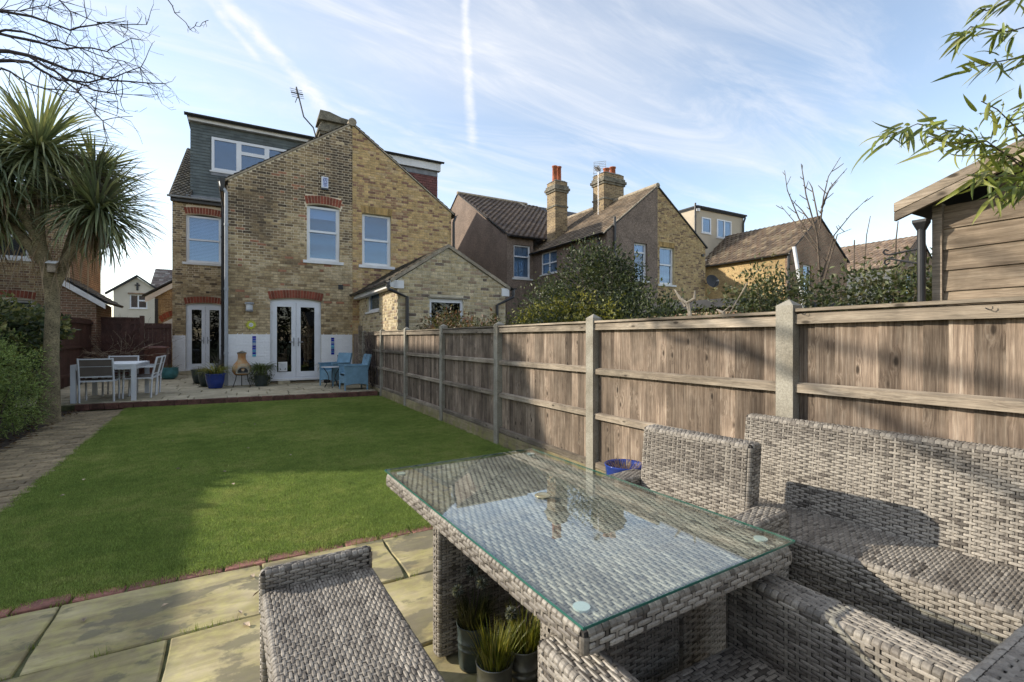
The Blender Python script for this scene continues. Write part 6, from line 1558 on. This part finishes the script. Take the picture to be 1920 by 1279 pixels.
t = pot(-1.98, 18.0, .25, .36, 'teal_glaze', 'planter', 'round teal glazed pot beside the rear door step', prof=[(0, 0), (.55, 0), (.85, .2), (1.0, .55), (.95, .9), (1.0, .97), (1.0, 1.0), (.9, 1.0), (.85, .9), (0, .9)])
grass_clump('dry_stems', t, -1.98, 18.0, .44, .18, .22, 70, [(.20, .13, .07), (.10, .12, .04)], 84, .9, wid=.01)
ci = thing('chiminea', 'orange and grey clay chiminea on a black iron stand', 'chiminea', (-.02, 14.22, .115))
zc = .115; g = G(); cx0, cy0 = -.02, 14.22
prof = [(0, .29), (.12, .295), (.18, .33), (.222, .41), (.225, .47), (.19, .57), (.125, .655), (.095, .72), (.09, .83), (.105, .845), (.105, .865), (.08, .865), (.08, .72)]
n = 28; vs = []; fs = []
for (r, z) in prof:
    for k in range(n): a = 2 * math.pi * k / n; vs.append((cx0 + r * math.cos(a), cy0 + r * math.sin(a), zc + z))
for i in range(len(prof) - 1):
    for k in range(n):
        fs.append((i * n + k, i * n + (k + 1) % n, (i + 1) * n + (k + 1) % n, (i + 1) * n + k))
g.add(vs, fs); g.build('body', MT['clay'], ci, smooth=True)
mo = G(); TMo = FX((cx0 + .015, cy0 - .16, zc), (1, .12, 0), (0, 0, 1), (.12, -1, 0))
arc = lambda r, v0, k: [(r * math.cos(t), v0 + k * r * math.sin(t)) for t in [math.pi - math.pi * i / 12 for i in range(13)]][::-1]
mo.prism(TMo, [(-.155, .355)] + [(.155, .355)] + arc(.155, .39, .95), -.02, .080, [[(-.12, .372), (.12, .372)] + arc(.12, .395, .92)]); mo.build('mouth_rim', MT['chimney_stone'] if False else MT['concrete'], ci)
dk = G(); dk.prism(TMo, [(-.12, .372), (.12, .372)] + arc(.12, .395, .92), .0, .06); dk.build('mouth_shade', MT['inner_shade'], ci)  # dark plug fills the mouth, its colour standing for the shaded hollow
li = G(); li.lathe([(0, .868), (.112, .868), (.115, .885), (.04, .915), (.02, .93), (0, .932)], cx0, cy0, 20); li.v = [(x, y, z + zc) for x, y, z in li.v]; li.build('lid', MT['chimney_stone'], ci)
sg = G(); ring = [(cx0 + .15 * math.cos(i / 16 * 6.283), cy0 + .15 * math.sin(i / 16 * 6.283), zc + .31) for i in range(17)]; sg.tube(ring, .010, 5)
sg.build('ring', MT['black_iron'], ci)
for k in range(3):
    a = k * 2.094 - .5; lg = G(); lg.tube([(cx0 + .14 * math.cos(a), cy0 + .14 * math.sin(a), zc + .31), (cx0 + .16 * math.cos(a), cy0 + .16 * math.sin(a), zc + .2), (cx0 + .23 * math.cos(a), cy0 + .23 * math.sin(a), zc)], .010, 5); lg.build('leg', MT['black_iron'], ci)
sp = thing('spider_plant', 'large arching strappy green plant beside the chiminea and door', 'plant', (.43, 14.2, .115))
rr = random.Random(15); g = G()
for i in range(260):
    a = rr.uniform(0, 6.283); q = .16 * rr.random(); f = rr.uniform(.6, 1.3); c = rr.choice([(.085, .12, .035), (.12, .16, .05), (.19, .22, .08), (.06, .085, .025)]); add_strap(g, (.43 + q * math.cos(a), 14.2 + q * math.sin(a) * .8, .52), (math.cos(a), math.sin(a), rr.uniform(.3, 2.4)), rr.uniform(.32, .52), .017, rr.uniform(1.2, 2.8), tuple(v * f for v in c), 6)
g.build('arching_leaves', MT['strap'], sp)
P, D, tn, j = crown_points([(.43, 14.2, .32, .28, .2, .22)], 1300, 22, .5, .03)
leaves_mesh('small_leaves', MT['leaf'], P, D, np.full(1300, .03), np.full(1300, .018), pick_cols([(.03, .045, .015), (.07, .085, .03), (.16, .17, .07)], tn, np.random.RandomState(1)), sp)
gp = G(); gp.lathe([(0, .115), (.14, .115), (.18, .40), (.17, .40), (0, .38)], .43, 14.2, 20); gp.build('pot', MT['dark_pot'], sp)
t = pot(2.08, 14.30, .12, .30, 'black', 'planter', 'dark pot of trailing yellowish strap leaves behind the blue chair'); rr = random.Random(16); g = G()
for i in range(120):
    a = rr.uniform(0, 6.283); f = rr.uniform(.7, 1.3); c = rr.choice([(.16, .15, .04), (.22, .17, .06), (.10, .12, .03)]); add_strap(g, (2.08 + .05 * math.cos(a), 14.30 + .05 * math.sin(a), .56), (math.cos(a), math.sin(a), rr.uniform(.2, 1.8)), rr.uniform(.25, .42), .014, rr.uniform(1.2, 3.0), tuple(v * f for v in c), 6)
g.build('trailing_leaves', MT['strap'], t)
# ------------------------------------------------------------------ cordyline palm
pl = thing('cordyline_palm', 'tall cordyline palm with forked trunk and spiky green crowns', 'palm tree', (-2.72, 10.45, 0))
rr = random.Random(12)
g = G(); g.tube([(-2.78, 10.45, -.05), (-2.77, 10.45, .10), (-2.74, 10.45, .40), (-2.72, 10.45, 1.1), (-2.70, 10.45, 1.8), (-2.71, 10.45, 2.2), (-2.76, 10.45, 2.5)], [.22, .17, .135, .10, .09, .10, .105], 18, False); g.build('trunk', MT['palmbark'], pl, smooth=True)
forks = [([(-2.74, 10.45, 2.40), (-2.86, 10.45, 2.9), (-2.90, 10.45, 3.6), (-2.87, 10.45, 4.25)], .115), ([(-2.68, 10.45, 2.2), (-2.52, 10.42, 2.65), (-2.30, 10.40, 3.15), (-2.14, 10.40, 3.55)], .095), ([(-2.78, 10.46, 2.55), (-3.05, 10.5, 2.95), (-3.4, 10.55, 3.4)], .10),
         ([(-2.62, 10.5, 2.4), (-2.52, 10.7, 3.1), (-2.42, 10.9, 3.8), (-2.30, 10.95, 4.25)], .085), ([(-2.86, 10.4, 2.95), (-3.1, 10.3, 3.5), (-3.3, 10.25, 3.95)], .08)]
for pts, r in forks:
    g = G(); g.tube(pts, [r * .82 * (1 - .25 * i / (len(pts) - 1)) for i in range(len(pts))], 12, False); g.build('branch', MT['palmbark'], pl, smooth=True)
PCOL = [(.19, .23, .135), (.24, .28, .155), (.30, .33, .18), (.15, .185, .115), (.36, .37, .20), (.18, .19, .12)]
lib = [strap_mesh('leaf', MT['strap'], .88, .042, d, 200 + i, [PCOL[i % 6]], 7) for i, d in enumerate((.12, .35, .8, 1.3, .25, .6))]
lib2 = [strap_mesh('leaf', MT['strap'], .88, .042, d, 230 + i, [PCOL[i % 6]], 7) for i, d in enumerate((1.5, 1.9, 1.2))]
crowns = [((-2.87, 10.45, 4.42), 1.42, 480), ((-2.13, 10.40, 3.57), 1.26, 400), ((-3.42, 10.55, 3.42), 1.0, 220), ((-2.29, 10.95, 4.27), 1.0, 280), ((-3.31, 10.25, 3.97), 1.05, 240)]
allv = []
for c, sc, n in crowns:
    for i in range(n):
        el = R(rr.triangular(-80, 88, 2)); az = rr.uniform(0, 6.283); allv.append((c, sc * rr.uniform(.78, 1.08), el, az))
camv = Vector((0, 0, 1.35)); rr.shuffle(allv)
gj = G()
for i, (c, s, el, az) in enumerate(allv):
    o0 = Vector(c) + Vector((math.cos(az) * .05, math.sin(az) * .05, rr.uniform(-.14, .10)))
    if i < 300:
        me = rr.choice(lib) if el > R(-12) else rr.choice(lib2 + lib[:3])
        place(me, 'leaf', pl, o0, rot=Matrix.Rotation(az, 3, 'Z').to_4x4().to_euler() if False else (Matrix.Rotation(az, 3, 'Z') @ Matrix.Rotation(-el, 3, 'Y') @ Matrix.Rotation(rr.gauss(0, .3), 3, 'X')).to_euler(), scale=(s, rr.uniform(.8, 1.1), s))
    else:
        c2 = rr.choice(PCOL); f = rr.uniform(.8, 1.2); add_strap(gj, o0, (math.cos(az) * math.cos(el), math.sin(az) * math.cos(el), math.sin(el)), .88 * s, .042, rr.choice((.15, .4, .7, 1.0)), tuple(v * f for v in c2), 6)
gj.build('leaves', MT['strap'], pl, kind='stuff')
g = G()
for c, sc, n in crowns:
    for i in range(46):
        az = rr.uniform(0, 6.283); f = rr.uniform(.6, 1.2); add_strap(g, Vector(c) - Vector((0, 0, rr.uniform(.1, .55))), (math.cos(az), math.sin(az), rr.uniform(-2.2, -.6)), rr.uniform(.45, .9), .026, rr.uniform(.3, 1.0), tuple(v * f for v in (.24, .17, .105)), 5)
for i in range(60):
    az = rr.uniform(0, 6.283); f = rr.uniform(.6, 1.25); add_strap(g, (-2.70 + rr.gauss(0, .22), 10.38 + rr.gauss(0, .1), rr.uniform(2.5, 3.1)), (math.cos(az) * .4, math.sin(az) * .4 - .1, -1), rr.uniform(.4, .75), .018, rr.uniform(.1, .5), tuple(v * f for v in (.34, .25, .16)), 5)
g.build('dead_leaves', MT['strap'], pl, kind='stuff')
g = G()
for (x, y, z) in ((-2.45, 10.3, 4.05), (-2.30, 10.5, 3.95)):
    for i in range(26): branchy(g, (x + .1, y, z - .1), (rr.gauss(0, 1) + .3, rr.gauss(0, .6), rr.gauss(0, .6)), .42, .007, 2, rr, .7, -.05, 3, .0015, 3, 3)
g.build('seed_stalks', MT['bark'], pl, kind='stuff')
nbs = .72; nb = thing('nest_box', 'small pale wooden bird box fixed in the fork of the palm', 'bird box', (-2.66, 10.27, 2.42))
g = G(); g.box(-.07, .07, -.07, .07, .0, .2); g.build('box', MT['barge'], nb, world=False); g = G(); g.add([(-.09, -.11, .19), (.09, -.11, .19), (.09, .09, .26), (-.09, .09, .26), (-.09, -.11, .205), (.09, -.11, .205), (.09, .09, .275), (-.09, .09, .275)], [(3, 2, 1, 0), (4, 5, 6, 7), (0, 1, 5, 4), (1, 2, 6, 5), (2, 3, 7, 6), (3, 0, 4, 7)]); g.build('roof', MT['white_rough'], nb, world=False)

nb.scale = (nbs, nbs, nbs)

# ------------------------------------------------------------------ shrubs
def shrub(name, label, blobs, n, pal, lf, wd, seed, cat='shrub', fill=.4, clump=.08, stems=8, stemr=.018, group=None, extra=None, stemmat='bark'):
    bx = sum(b[0] for b in blobs) / len(blobs); by = sum(b[1] for b in blobs) / len(blobs)
    t = thing(name, label, cat, (bx, by, 0), 0, group); rs = np.random.RandomState(seed)
    P, D, tn, j = crown_points(blobs, n, seed, fill, clump)
    k = P[:, 2] > .02; P, D, tn = P[k], D[k], tn[k]
    leaves_mesh('foliage', MT['leaf'], P, D, lf * (.7 + .6 * rs.rand(len(P))), wd * (.7 + .6 * rs.rand(len(P))), pick_cols(pal, tn, rs), t, seed=seed)
    if extra:
        eb, en, epal = extra; P, D, tn, j = crown_points(eb, en, seed + 1, .3, clump * .7); leaves_mesh('pale_foliage', MT['leaf'], P, D, lf * (.7 + .6 * rs.rand(len(P))), wd * (.7 + .6 * rs.rand(len(P))), pick_cols(epal, tn, rs), t, seed=seed + 1)
    g = G(); r2 = random.Random(seed)
    for b in blobs:
        for i in range(max(1, stems // len(blobs))):
            e = Vector((b[0] + r2.gauss(0, b[3] * .45), b[1] + r2.gauss(0, b[4] * .45), b[2] + r2.uniform(-.2, .8) * b[5])); s0 = Vector((bx + (b[0] - bx) * .5 + r2.gauss(0, .1), by + (b[1] - by) * .5 + r2.gauss(0, .1), -.02)); m = (s0 + e) / 2 + Vector((r2.gauss(0, .08), r2.gauss(0, .08), .1))
            g.tube([s0, m, e], [stemr, stemr * .7, stemr * .3], 5)
    g.build('stems', MT[stemmat], t); return t
YEW = [(.10, .14, .05), (.18, .25, .07), (.27, .36, .10), (.36, .44, .14)]
IVY = [(.030, .048, .024), (.055, .080, .034), (.085, .11, .045), (.16, .17, .06), (.30, .28, .10)]
EVG = [(.022, .034, .016), (.038, .054, .024), (.060, .078, .032), (.09, .11, .042), (.125, .14, .058)]
shrub('yew_bush', 'dense feathery green conifer bush at the left edge beside the path', [(-3.10, 9.15, .75, .60, .95, .80), (-3.25, 7.9, .75, .62, .9, .78), (-3.20, 8.5, 1.0, .58, .7, .58), (-2.98, 9.45, .42, .48, .6, .48), (-3.1, 7.2, .45, .6, .7, .5)], 26000, YEW, .045, .012, 31, 'bush', .35, .05, 10)
shrub('ivy_hedge', 'glossy ivy hedge spilling over the dark fence behind the palm trunk', [(-3.72, 10.2, 1.55, .35, 1.2, .42), (-3.70, 11.8, 1.50, .40, 1.0, .45), (-3.62, 13.1, 1.60, .40, .7, .36), (-3.75, 11.0, .9, .35, 1.3, .7), (-3.75, 12.8, 1.1, .35, .9, .5), (-3.8, 8.6, 1.5, .3, 1.0, .42)], 9000, IVY, .10, .075, 32, 'hedge', .35, .08, 12)
shrub('evergreen_bush', 'tall dark evergreen bush with yellow lower leaves behind the fence', [(4.75, 5.75, 1.75, .75, .62, 1.06), (4.8, 6.9, 1.45, .70, .85, .85), (4.7, 4.85, 1.35, .65, .72, .72), (4.85, 7.7, 1.1, .6, .7, .8), (4.6, 4.2, 1.2, .5, .5, .55), (4.6, 5.9, 1.0, .8, 1.5, .8), (4.9, 5.6, 2.15, .5, .42, .55)], 40000, EVG, .058, .028, 33, 'bush', .40, .09, 14, extra=([(4.05, 5.9, 1.62, .2, 1.1, .28), (4.1, 4.8, 1.55, .2, .5, .28), (4.15, 5.4, 1.8, .15, .35, .15)], 1500, [(.07, .09, .02), (.19, .19, .035), (.28, .26, .05)]))
shrub('photinia_bush', 'loose reddish green shrub in front of the extension window', [(3.7, 11.2, 1.50, .40, .85, .40), (3.75, 9.4, 1.50, .4, .8, .40), (3.8, 10.2, 1.3, .4, .9, .4), (3.8, 8.1, 1.35, .35, .7, .42), (3.75, 7.2, 1.3, .35, .5, .4), (3.7, 12.0, 1.45, .3, .4, .33)], 8500, [(.045, .050, .02), (.08, .085, .03), (.15, .13, .06), (.22, .10, .06)], .085, .030, 34, 'shrub', .6, .07, 26, .008)
shrub('mixed_hedge', 'dark olive hedge of small glossy leaves behind the fence right of centre', [(4.7, 3.3, 1.35, .6, .5, .42), (4.7, 2.75, 1.55, .6, .4, .45), (4.7, 2.2, 1.5, .6, .5, .42), (4.8, 1.65, 1.5, .6, .5, .44), (4.7, 1.1, 1.45, .6, .5, .4), (4.6, 3.8, 1.15, .5, .4, .4), (4.7, 2.4, 1.0, .7, 1.6, .6), (4.6, 2.9, 1.75, .4, .4, .3), (4.7, 1.9, 1.72, .4, .45, .3), (4.7, 1.35, 1.66, .4, .35, .28)], 24000, EVG[1:] + [(.16, .14, .07)], .046, .022, 35, 'hedge', .75, .075, 120, .006)
dr = thing('dry_bush', 'leafless red brown twiggy bush in front of the dark fence', 'bush', (-3.1, 18.7, .1)); g = G(); rr = random.Random(41)
for i in range(60): branchy(g, (-3.2 + rr.gauss(0, .3), 18.7 + rr.gauss(0, .1), .15), (rr.gauss(0, .5), rr.gauss(0, .3) - .1, 1), rr.uniform(.7, 1.2), .010, 2, rr, .6, .05, 3, .003, 4, 4)
g.build('twigs', MT['redtwig'], dr); g = G()
for i in range(26): branchy(g, (-3.2 + rr.gauss(0, .4), 18.4 + rr.gauss(0, .15), .75 + rr.random() * .2), (rr.gauss(0, 1), -.3, rr.gauss(.1, .2)), rr.uniform(.4, .8), .007, 1, rr, .5, 0, 3, .003, 4, 4)
g.build('pale_stems', MT['palewood'], dr)
cl = thing('fence_climber', 'dark leafless climber tangled on the fence behind the blue chairs', 'climbing plant', (2.80, 12.3, .1)); g = G(); rr = random.Random(43)
for i in range(26): branchy(g, (2.80, 12.2 + rr.gauss(0, .35), .15 + rr.random() * .7), (-.05, rr.gauss(0, .6), 1), rr.uniform(.5, .8), .010, 2, rr, .6, .05, 3, .003, 4, 4)
for k in range(len(g.v)): g.v[k] = (min(g.v[k][0], 2.83) if g.v[k][0] > 2.7 else 2.7 + (g.v[k][0] - 2.7) * .2, g.v[k][1], min(g.v[k][2], 1.55))
g.build('twigs', MT['twig'], cl)

# ------------------------------------------------------------------ bare trees and odd stems over the fence
STEMS = [[[5.5, 2.816, 1.443], [5.5, 2.838, 1.909], [5.5, 2.86, 2.496], [5.5, 2.916, 2.919], [5.5, 2.972, 3.279]], [[5.5, 2.86, 2.554], [5.5, 2.827, 2.896], [5.5, 2.789, 3.117], [5.5, 2.725, 3.327]], [[5.5, 2.838, 2.025], [5.5, 2.735, 2.472], [5.5, 2.581, 2.665], [5.5, 2.511, 2.841]], [[5.5, 2.854, 2.319], [5.5, 3.072, 2.718], [5.5, 3.143, 3.04], [5.5, 3.192, 3.287]], [[5.5, 2.854, 2.261], [5.5, 3.072, 2.627], [5.5, 3.267, 2.904]], [[5.5, 2.854, 2.728], [5.5, 2.8, 3.005], [5.5, 2.672, 3.196]], [[5.5, 2.843, 2.784], [5.5, 2.762, 2.937], [5.5, 2.683, 3.04]], [[5.5, 2.838, 1.909], [5.5, 2.683, 2.462], [5.5, 2.571, 2.507]], [[5.5, 2.865, 2.614], [5.5, 2.978, 3.055], [5.5, 2.995, 3.119]], [[5.5, 2.86, 2.496], [5.5, 3.042, 2.801], [5.5, 3.101, 2.919]]]
bt = thing('bare_sapling', 'slender leafless young tree rising above the hedge behind the fence', 'tree', (5.5, 2.81, 0)); rr = random.Random(44)
g = G(); g.tube([(5.5, 2.81, -.05), (5.5, 2.80, .8)] + STEMS[0][:2], [.035, .03, .024, .018], 8); g.build('trunk', MT['bark'], bt)
for k, s in enumerate(STEMS):
    g = G(); s2 = [Vector((p[0] + (rr.gauss(0, .03) + (k % 3 - 1) * .04) * i, p[1], p[2])) for i, p in enumerate(s)]; r0 = .016 if k == 0 else .0095; n = len(s2)
    g.tube(s2, [r0 * (1 - .75 * i / (n - 1)) for i in range(n)], 6)
    for a, b in zip(s2[:-1], s2[1:]):
        m = int((b - a).length / .10)
        for i in range(m):
            q = a + (b - a) * ((i + .5) / m); d = (b - a).normalized(); sd2 = Vector((rr.gauss(0, .6), rr.choice((-1, 1)) * 1.0, .5)); e = q + (sd2 + d * .8).normalized() * rr.choice((.02, .03, .05, .10, .14)); g.tube([q, (q + e) / 2 + Vector((0, 0, -.004)), e], [.0048, .004, .003], 4)
    g.build('branch', MT['bark'], bt)
for i, s in enumerate([[[5.0, 2.212, 1.5], [5.0, 2.212, 2.021], [5.0, 2.191, 2.313], [5.0, 2.161, 2.478]], [[5.0, 2.301, 1.5], [5.0, 2.292, 2.282]], [[5.0, 1.975, 1.5], [5.0, 1.965, 2.223], [5.0, 1.95, 2.384]]]):
    g = G(); g.tube([(s[0][0], s[0][1], 0)] + s, [.008] + [.007 - .0015 * q for q in range(len(s))], 5); tag(g.build('bare_shoot', MT['bark']), ('tall bent bare shoot standing up from the hedge', 'short straight bare shoot left of the tall bent one', 'thin bare shoot just below the shed bargeboard')[i], 'shoot', 'bare shoots over the hedge')
ANT = [[[3.2, 2.682, .6], [3.2, 2.682, 1.574], [3.2, 2.704, 1.65], [3.2, 2.776, 1.691], [3.2, 2.832, 1.772]], [[3.2, 2.704, 1.65], [3.2, 2.629, 1.68], [3.2, 2.624, 1.745]], [[3.2, 2.72, 1.62], [3.2, 2.793, 1.728]], [[3.2, 2.66, 1.5], [3.2, 2.682, 1.649]], [[3.2, 2.35, 1.0], [3.2, 2.36, 1.56], [3.2, 2.30, 1.60]], [[3.2, 2.36, 1.55], [3.2, 2.42, 1.58]]]
g = G()
for s in ANT: g.tube(s, [.012] * (len(s) - 1) + [.006], 6)
tag(g.build('pale_branch', MT['palewood']), 'pale forked bare branch sticking up just behind the fence', 'branch')
g = G(); g.tube([(3.6, 2.85, 1.2), (3.6, 2.43, 1.813)], .005, 5); tag(g.build('thin_cane', MT['palewood']), 'thin slanting cane between the fence and the olive hedge', 'cane')
g = G(); g.tube([(6.0, 3.30, 0), (6.0, 3.319, 1.849), (6.0, 3.423, 2.504)], .022, 8); tag(g.build('white_pole', MT['white_rough']), 'short white leaning pole in the hedge before the brick gable', 'pole')
os_ = thing('felt_roofed_outbuilding', 'low dark felt roofed outbuilding under the satellite dish', 'outbuilding', (9.0, 6.5, 0)); G().box(8.0, 11.5, 5.6, 8.3, 0, 1.95).build('wall', MT['brickred'], os_); G().box(7.85, 11.7, 5.45, 8.4, 1.96, 2.12).build('roof', MT['felt'], os_)

# the big bare tree whose boughs hang in from the left
LIMBS = [[[-2.466, 7.033, 4.576], [-1.901, 6.741, 4.454], [-1.621, 6.611, 4.387], [-1.24, 6.424, 4.374], [-1.026, 6.331, 4.519]], [[-2.365, 6.746, 4.26], [-1.9, 6.597, 4.214], [-1.556, 6.517, 4.136], [-1.246, 6.456, 4.08], [-0.723, 6.274, 4.095]], [[-2.225, 6.552, 4.043], [-1.805, 6.399, 4.06], [-1.601, 6.37, 3.944], [-1.25, 6.257, 3.969], [-0.91, 6.15, 4.163]], [[-1.795, 6.365, 4.109], [-1.493, 6.251, 3.917], [-1.184, 6.133, 3.8], [-0.952, 6.059, 3.82]], [[-2.468, 7.149, 4.839], [-1.959, 6.947, 4.806], [-1.636, 6.849, 4.712], [-1.302, 6.746, 4.82], [-0.932, 6.623, 4.863]], [[-2.275, 6.81, 4.483], [-1.937, 6.589, 4.44], [-1.601, 6.37, 4.317], [-1.362, 6.206, 4.233], [-0.886, 5.907, 4.043]], [[-1.906, 7.06, 5.241], [-1.652, 6.916, 4.949], [-1.397, 6.772, 4.832], [-1.093, 6.599, 4.745]], [[-0.757, 6.179, 5.063], [-0.611, 6.095, 4.766], [-0.489, 6.026, 4.625], [-0.391, 5.971, 4.659], [-0.313, 5.926, 4.71]], [[-1.585, 6.303, 3.943], [-1.381, 6.111, 3.75], [-1.25, 5.96, 3.587], [-1.139, 5.82, 3.352]], [[-1.956, 6.169, 3.852], [-1.711, 6.068, 3.721], [-1.462, 5.965, 3.689], [-1.121, 5.81, 3.605]], [[-2.417, 7.235, 4.823], [-2.232, 7.169, 4.903], [-1.893, 7.015, 4.972], [-1.804, 7.002, 4.996]]]
tr = thing('bare_tree', 'leafless tree whose dark boughs hang in from the upper left', 'tree', (-5.0, 4.0, 0)); rr = random.Random(45)
g = G(); g.tube([(-5.0, 4.0, -.1), (-4.98, 4.02, 1.2), (-4.9, 4.1, 2.6), (-4.7, 4.4, 3.6), (-4.4, 4.8, 4.3)], [.20, .17, .15, .12, .09], 12); g.build('trunk', MT['bark'], tr, smooth=True)
g = G(); g.tube([(-4.7, 4.4, 3.6), (-3.9, 5.5, 4.1), (-3.1, 6.3, 4.3), (-2.42, 6.72, 4.27)], [.04, .03, .025, .021], 8)
g.tube([(-4.4, 4.8, 4.3), (-3.7, 5.8, 4.6), (-3.3, 6.5, 4.62), (-2.46, 7.05, 4.7)], [.035, .028, .025, .016], 8); g.tube([(-4.4, 4.8, 4.3), (-3.0, 6.4, 5.6), (-1.6, 6.7, 5.7), (-.757, 6.179, 5.063)], [.03, .016, .011, .007], 8); g.tube([(-3.0, 6.4, 5.6), (-1.906, 7.06, 5.241)], [.02, .011], 6); g.build('bough', MT['twig'], tr)
for k, L_ in enumerate(LIMBS):
    p = [Vector(q) for q in L_]
    hub = {0: (-3.3, 6.5, 4.62), 1: (-3.1, 6.3, 4.3), 2: (-3.1, 6.3, 4.3), 4: (-3.3, 6.5, 4.62), 5: (-3.1, 6.3, 4.3), 9: (-2.30, 6.56, 4.06), 10: (-3.3, 6.5, 4.62)}.get(k)
    pts = []
    for a, b in zip(p[:-1], p[1:]):
        for t in (0, .33, .66): pts.append(a + (b - a) * t + Vector((rr.gauss(0, .012), rr.gauss(0, .012), rr.gauss(0, .010))))
    pts.append(p[-1]); n = len(pts); r0 = (.016, .022, .018, .014, .015, .013, .009, .006, .009, .010, .009)[k]
    g = G(); g.tube(pts, [max(.0028, r0 * (1 - .80 * i / (n - 1))) for i in range(n)], 6)
    if hub: h_ = Vector(hub); g.tube([h_, h_ * .5 + p[0] * .5 + Vector((0, .04, .03)), p[0]], [r0 * 1.25, r0 * 1.1, r0], 6)
    for i in range(1, n):
        q = pts[i]; d = (pts[i] - pts[i - 1]).normalized()
        for m in range(rr.choice((1, 2, 2)) if k != 7 else rr.choice((0, 1))):
            a = Vector((rr.gauss(.2, .5), rr.gauss(0, .6), rr.gauss(-.1, .75))); branchy(g, q, d * .6 + a, rr.uniform(.10, .34) if k != 7 else .05, .0042, rr.choice((0, 1, 1, 2)), rr, .7, .02, 2, .0016, 4, 3)
    g.build('branch', MT['twig'], tr)

# ------------------------------------------------------------------ bamboo hanging in at the upper right
CANES = [[[2.574, 0.552, 1.952], [2.367, 0.611, 2.02], [2.169, 0.667, 2.066], [1.978, 0.717, 2.076], [1.81, 0.755, 2.001]], [[2.647, 0.567, 2.03], [2.48, 0.605, 2.129], [2.351, 0.621, 2.173], [2.233, 0.63, 2.177]], [[2.5, 0.536, 2.488], [2.337, 0.59, 2.429], [2.179, 0.642, 2.425], [2.087, 0.655, 2.35]], [[2.5, 0.536, 2.393], [2.377, 0.587, 2.345], [2.272, 0.627, 2.316], [2.185, 0.657, 2.288]], [[2.369, 0.496, 1.828], [2.228, 0.537, 1.889], [2.12, 0.56, 1.877], [2.001, 0.589, 1.866]], [[2.591, 0.542, 2.64], [2.448, 0.604, 2.598], [2.34, 0.646, 2.538], [2.293, 0.654, 2.536]], [[2.517, 0.526, 2.183], [2.45, 0.564, 2.202], [2.401, 0.592, 2.164]], [[2.427, 0.52, 1.88], [2.312, 0.571, 1.968], [2.215, 0.611, 2.027], [2.104, 0.66, 2.013], [2.009, 0.7, 2.035]], [[2.28, 0.489, 1.778], [2.195, 0.517, 1.843], [2.127, 0.537, 1.837], [2.067, 0.552, 1.798]]]
bb = thing('bamboo', 'bamboo with long yellow green leaves hanging in over the shed', 'bamboo', (3.02, .1, 0)); rr = random.Random(46)
g = G(); g.tube([(3.02, .1, -.05), (3.0, .12, 1.2), (2.95, .2, 2.2), (2.85, .3, 2.9)], [.014, .012, .009, .005], 8); g.build('cane', MT['bark'] if False else MT['palewood'], bb)
BC = [(.15, .19, .035), (.21, .25, .045), (.27, .29, .07), (.11, .15, .03), (.33, .34, .12)]
bl = [strap_mesh('leaf', MT['strap'], .10, .0135, d, 300 + i, [BC[i % 5]], 5) for i, d in enumerate((.2, .5, .9, .3, .1, .6))]
for k, L_ in enumerate(CANES):
    p = [Vector(q) for q in L_]; g = G(); st_ = [Vector((2.93, .22, min(2.85, p[0].z + .3)))] + p
    g.tube(st_, [.004] + [max(.0012, .0028 - .0004 * i) for i in range(len(p))], 5); g.build('twig', MT['bark'], bb)
    for a, b in zip(p[:-1], p[1:]):
        L = (b - a).length; m = int(L / (.0085 if k in (0, 4, 7, 8) else .0125))
        for i in range(m):
            q = a + (b - a) * ((i + rr.random()) / m); d = (b - a).normalized(); d = (d * .55 + Vector((-.2 + rr.gauss(0, .45), rr.gauss(0, .45), -.45 + rr.gauss(0, .45)))).normalized()
            rot = d.to_track_quat('X', 'Z').to_matrix() @ Matrix.Rotation(rr.gauss(0, .9), 3, 'X'); s = rr.uniform(.65, 1.15)
            place(rr.choice(bl), 'leaf', bb, q + Vector((rr.gauss(0, .012), rr.gauss(0, .02), rr.gauss(0, .012))), rot=rot.to_euler(), scale=(s, s, s))

# ------------------------------------------------------------------ a few dead leaves lying about
lm = G(); lm.add([(0, 0, .004), (.022, .014, .010), (.05, 0, .004), (.022, -.014, .012), (.03, 0, .0)], [(0, 4, 1), (1, 4, 2), (2, 4, 3), (3, 4, 0)])
lo = lm.build('fallen_leaf', MT['leaflitter']); lm_ = lo.data; bpy.data.objects.remove(lo)
rr = random.Random(47)
for i in range(26):
    on = i < 13; x, y = (rr.uniform(-1.4, 1.0), rr.uniform(3.6, 9)) if on else (rr.uniform(-1.0, .9), rr.uniform(1.9, 3.1))
    o = bpy.data.objects.new('fallen_leaf', lm_); COL.objects.link(o); o.location = (x, y, .022 if on else .006); o.rotation_euler = (rr.gauss(0, .2), rr.gauss(0, .2), rr.uniform(0, 6.28)); s = rr.uniform(.6, 1.1); o.scale = (s, s, s)
    tag(o, 'small dry fallen leaf lying on the lawn' if on else 'small dry fallen leaf lying on the stone flags', 'leaf', 'fallen leaves on the lawn' if on else 'fallen leaves on the flags')

# ------------------------------------------------------------------ trees behind the garden, seen only as reflections in the door and window glass
rs = np.random.RandomState(91); blobs = [(x, -17 + rs.normal() * 1.5, 2.2 + rs.rand() * 1.2, 2.2, 1.6, 2.2 + rs.rand() * 1.6) for x in np.arange(-30, 40, 2.4)]
P, D, tn, j = crown_points(blobs, 30000, 92, .5, .30)
tag(leaves_mesh('tree_belt', MT['leaf'], P, D, np.full(30000, .30), np.full(30000, .20), pick_cols([(.018, .018, .012), (.028, .027, .016), (.042, .038, .022)], tn, rs), None, kind='stuff'), 'far belt of brown green trees reflected in the house glass', 'trees')
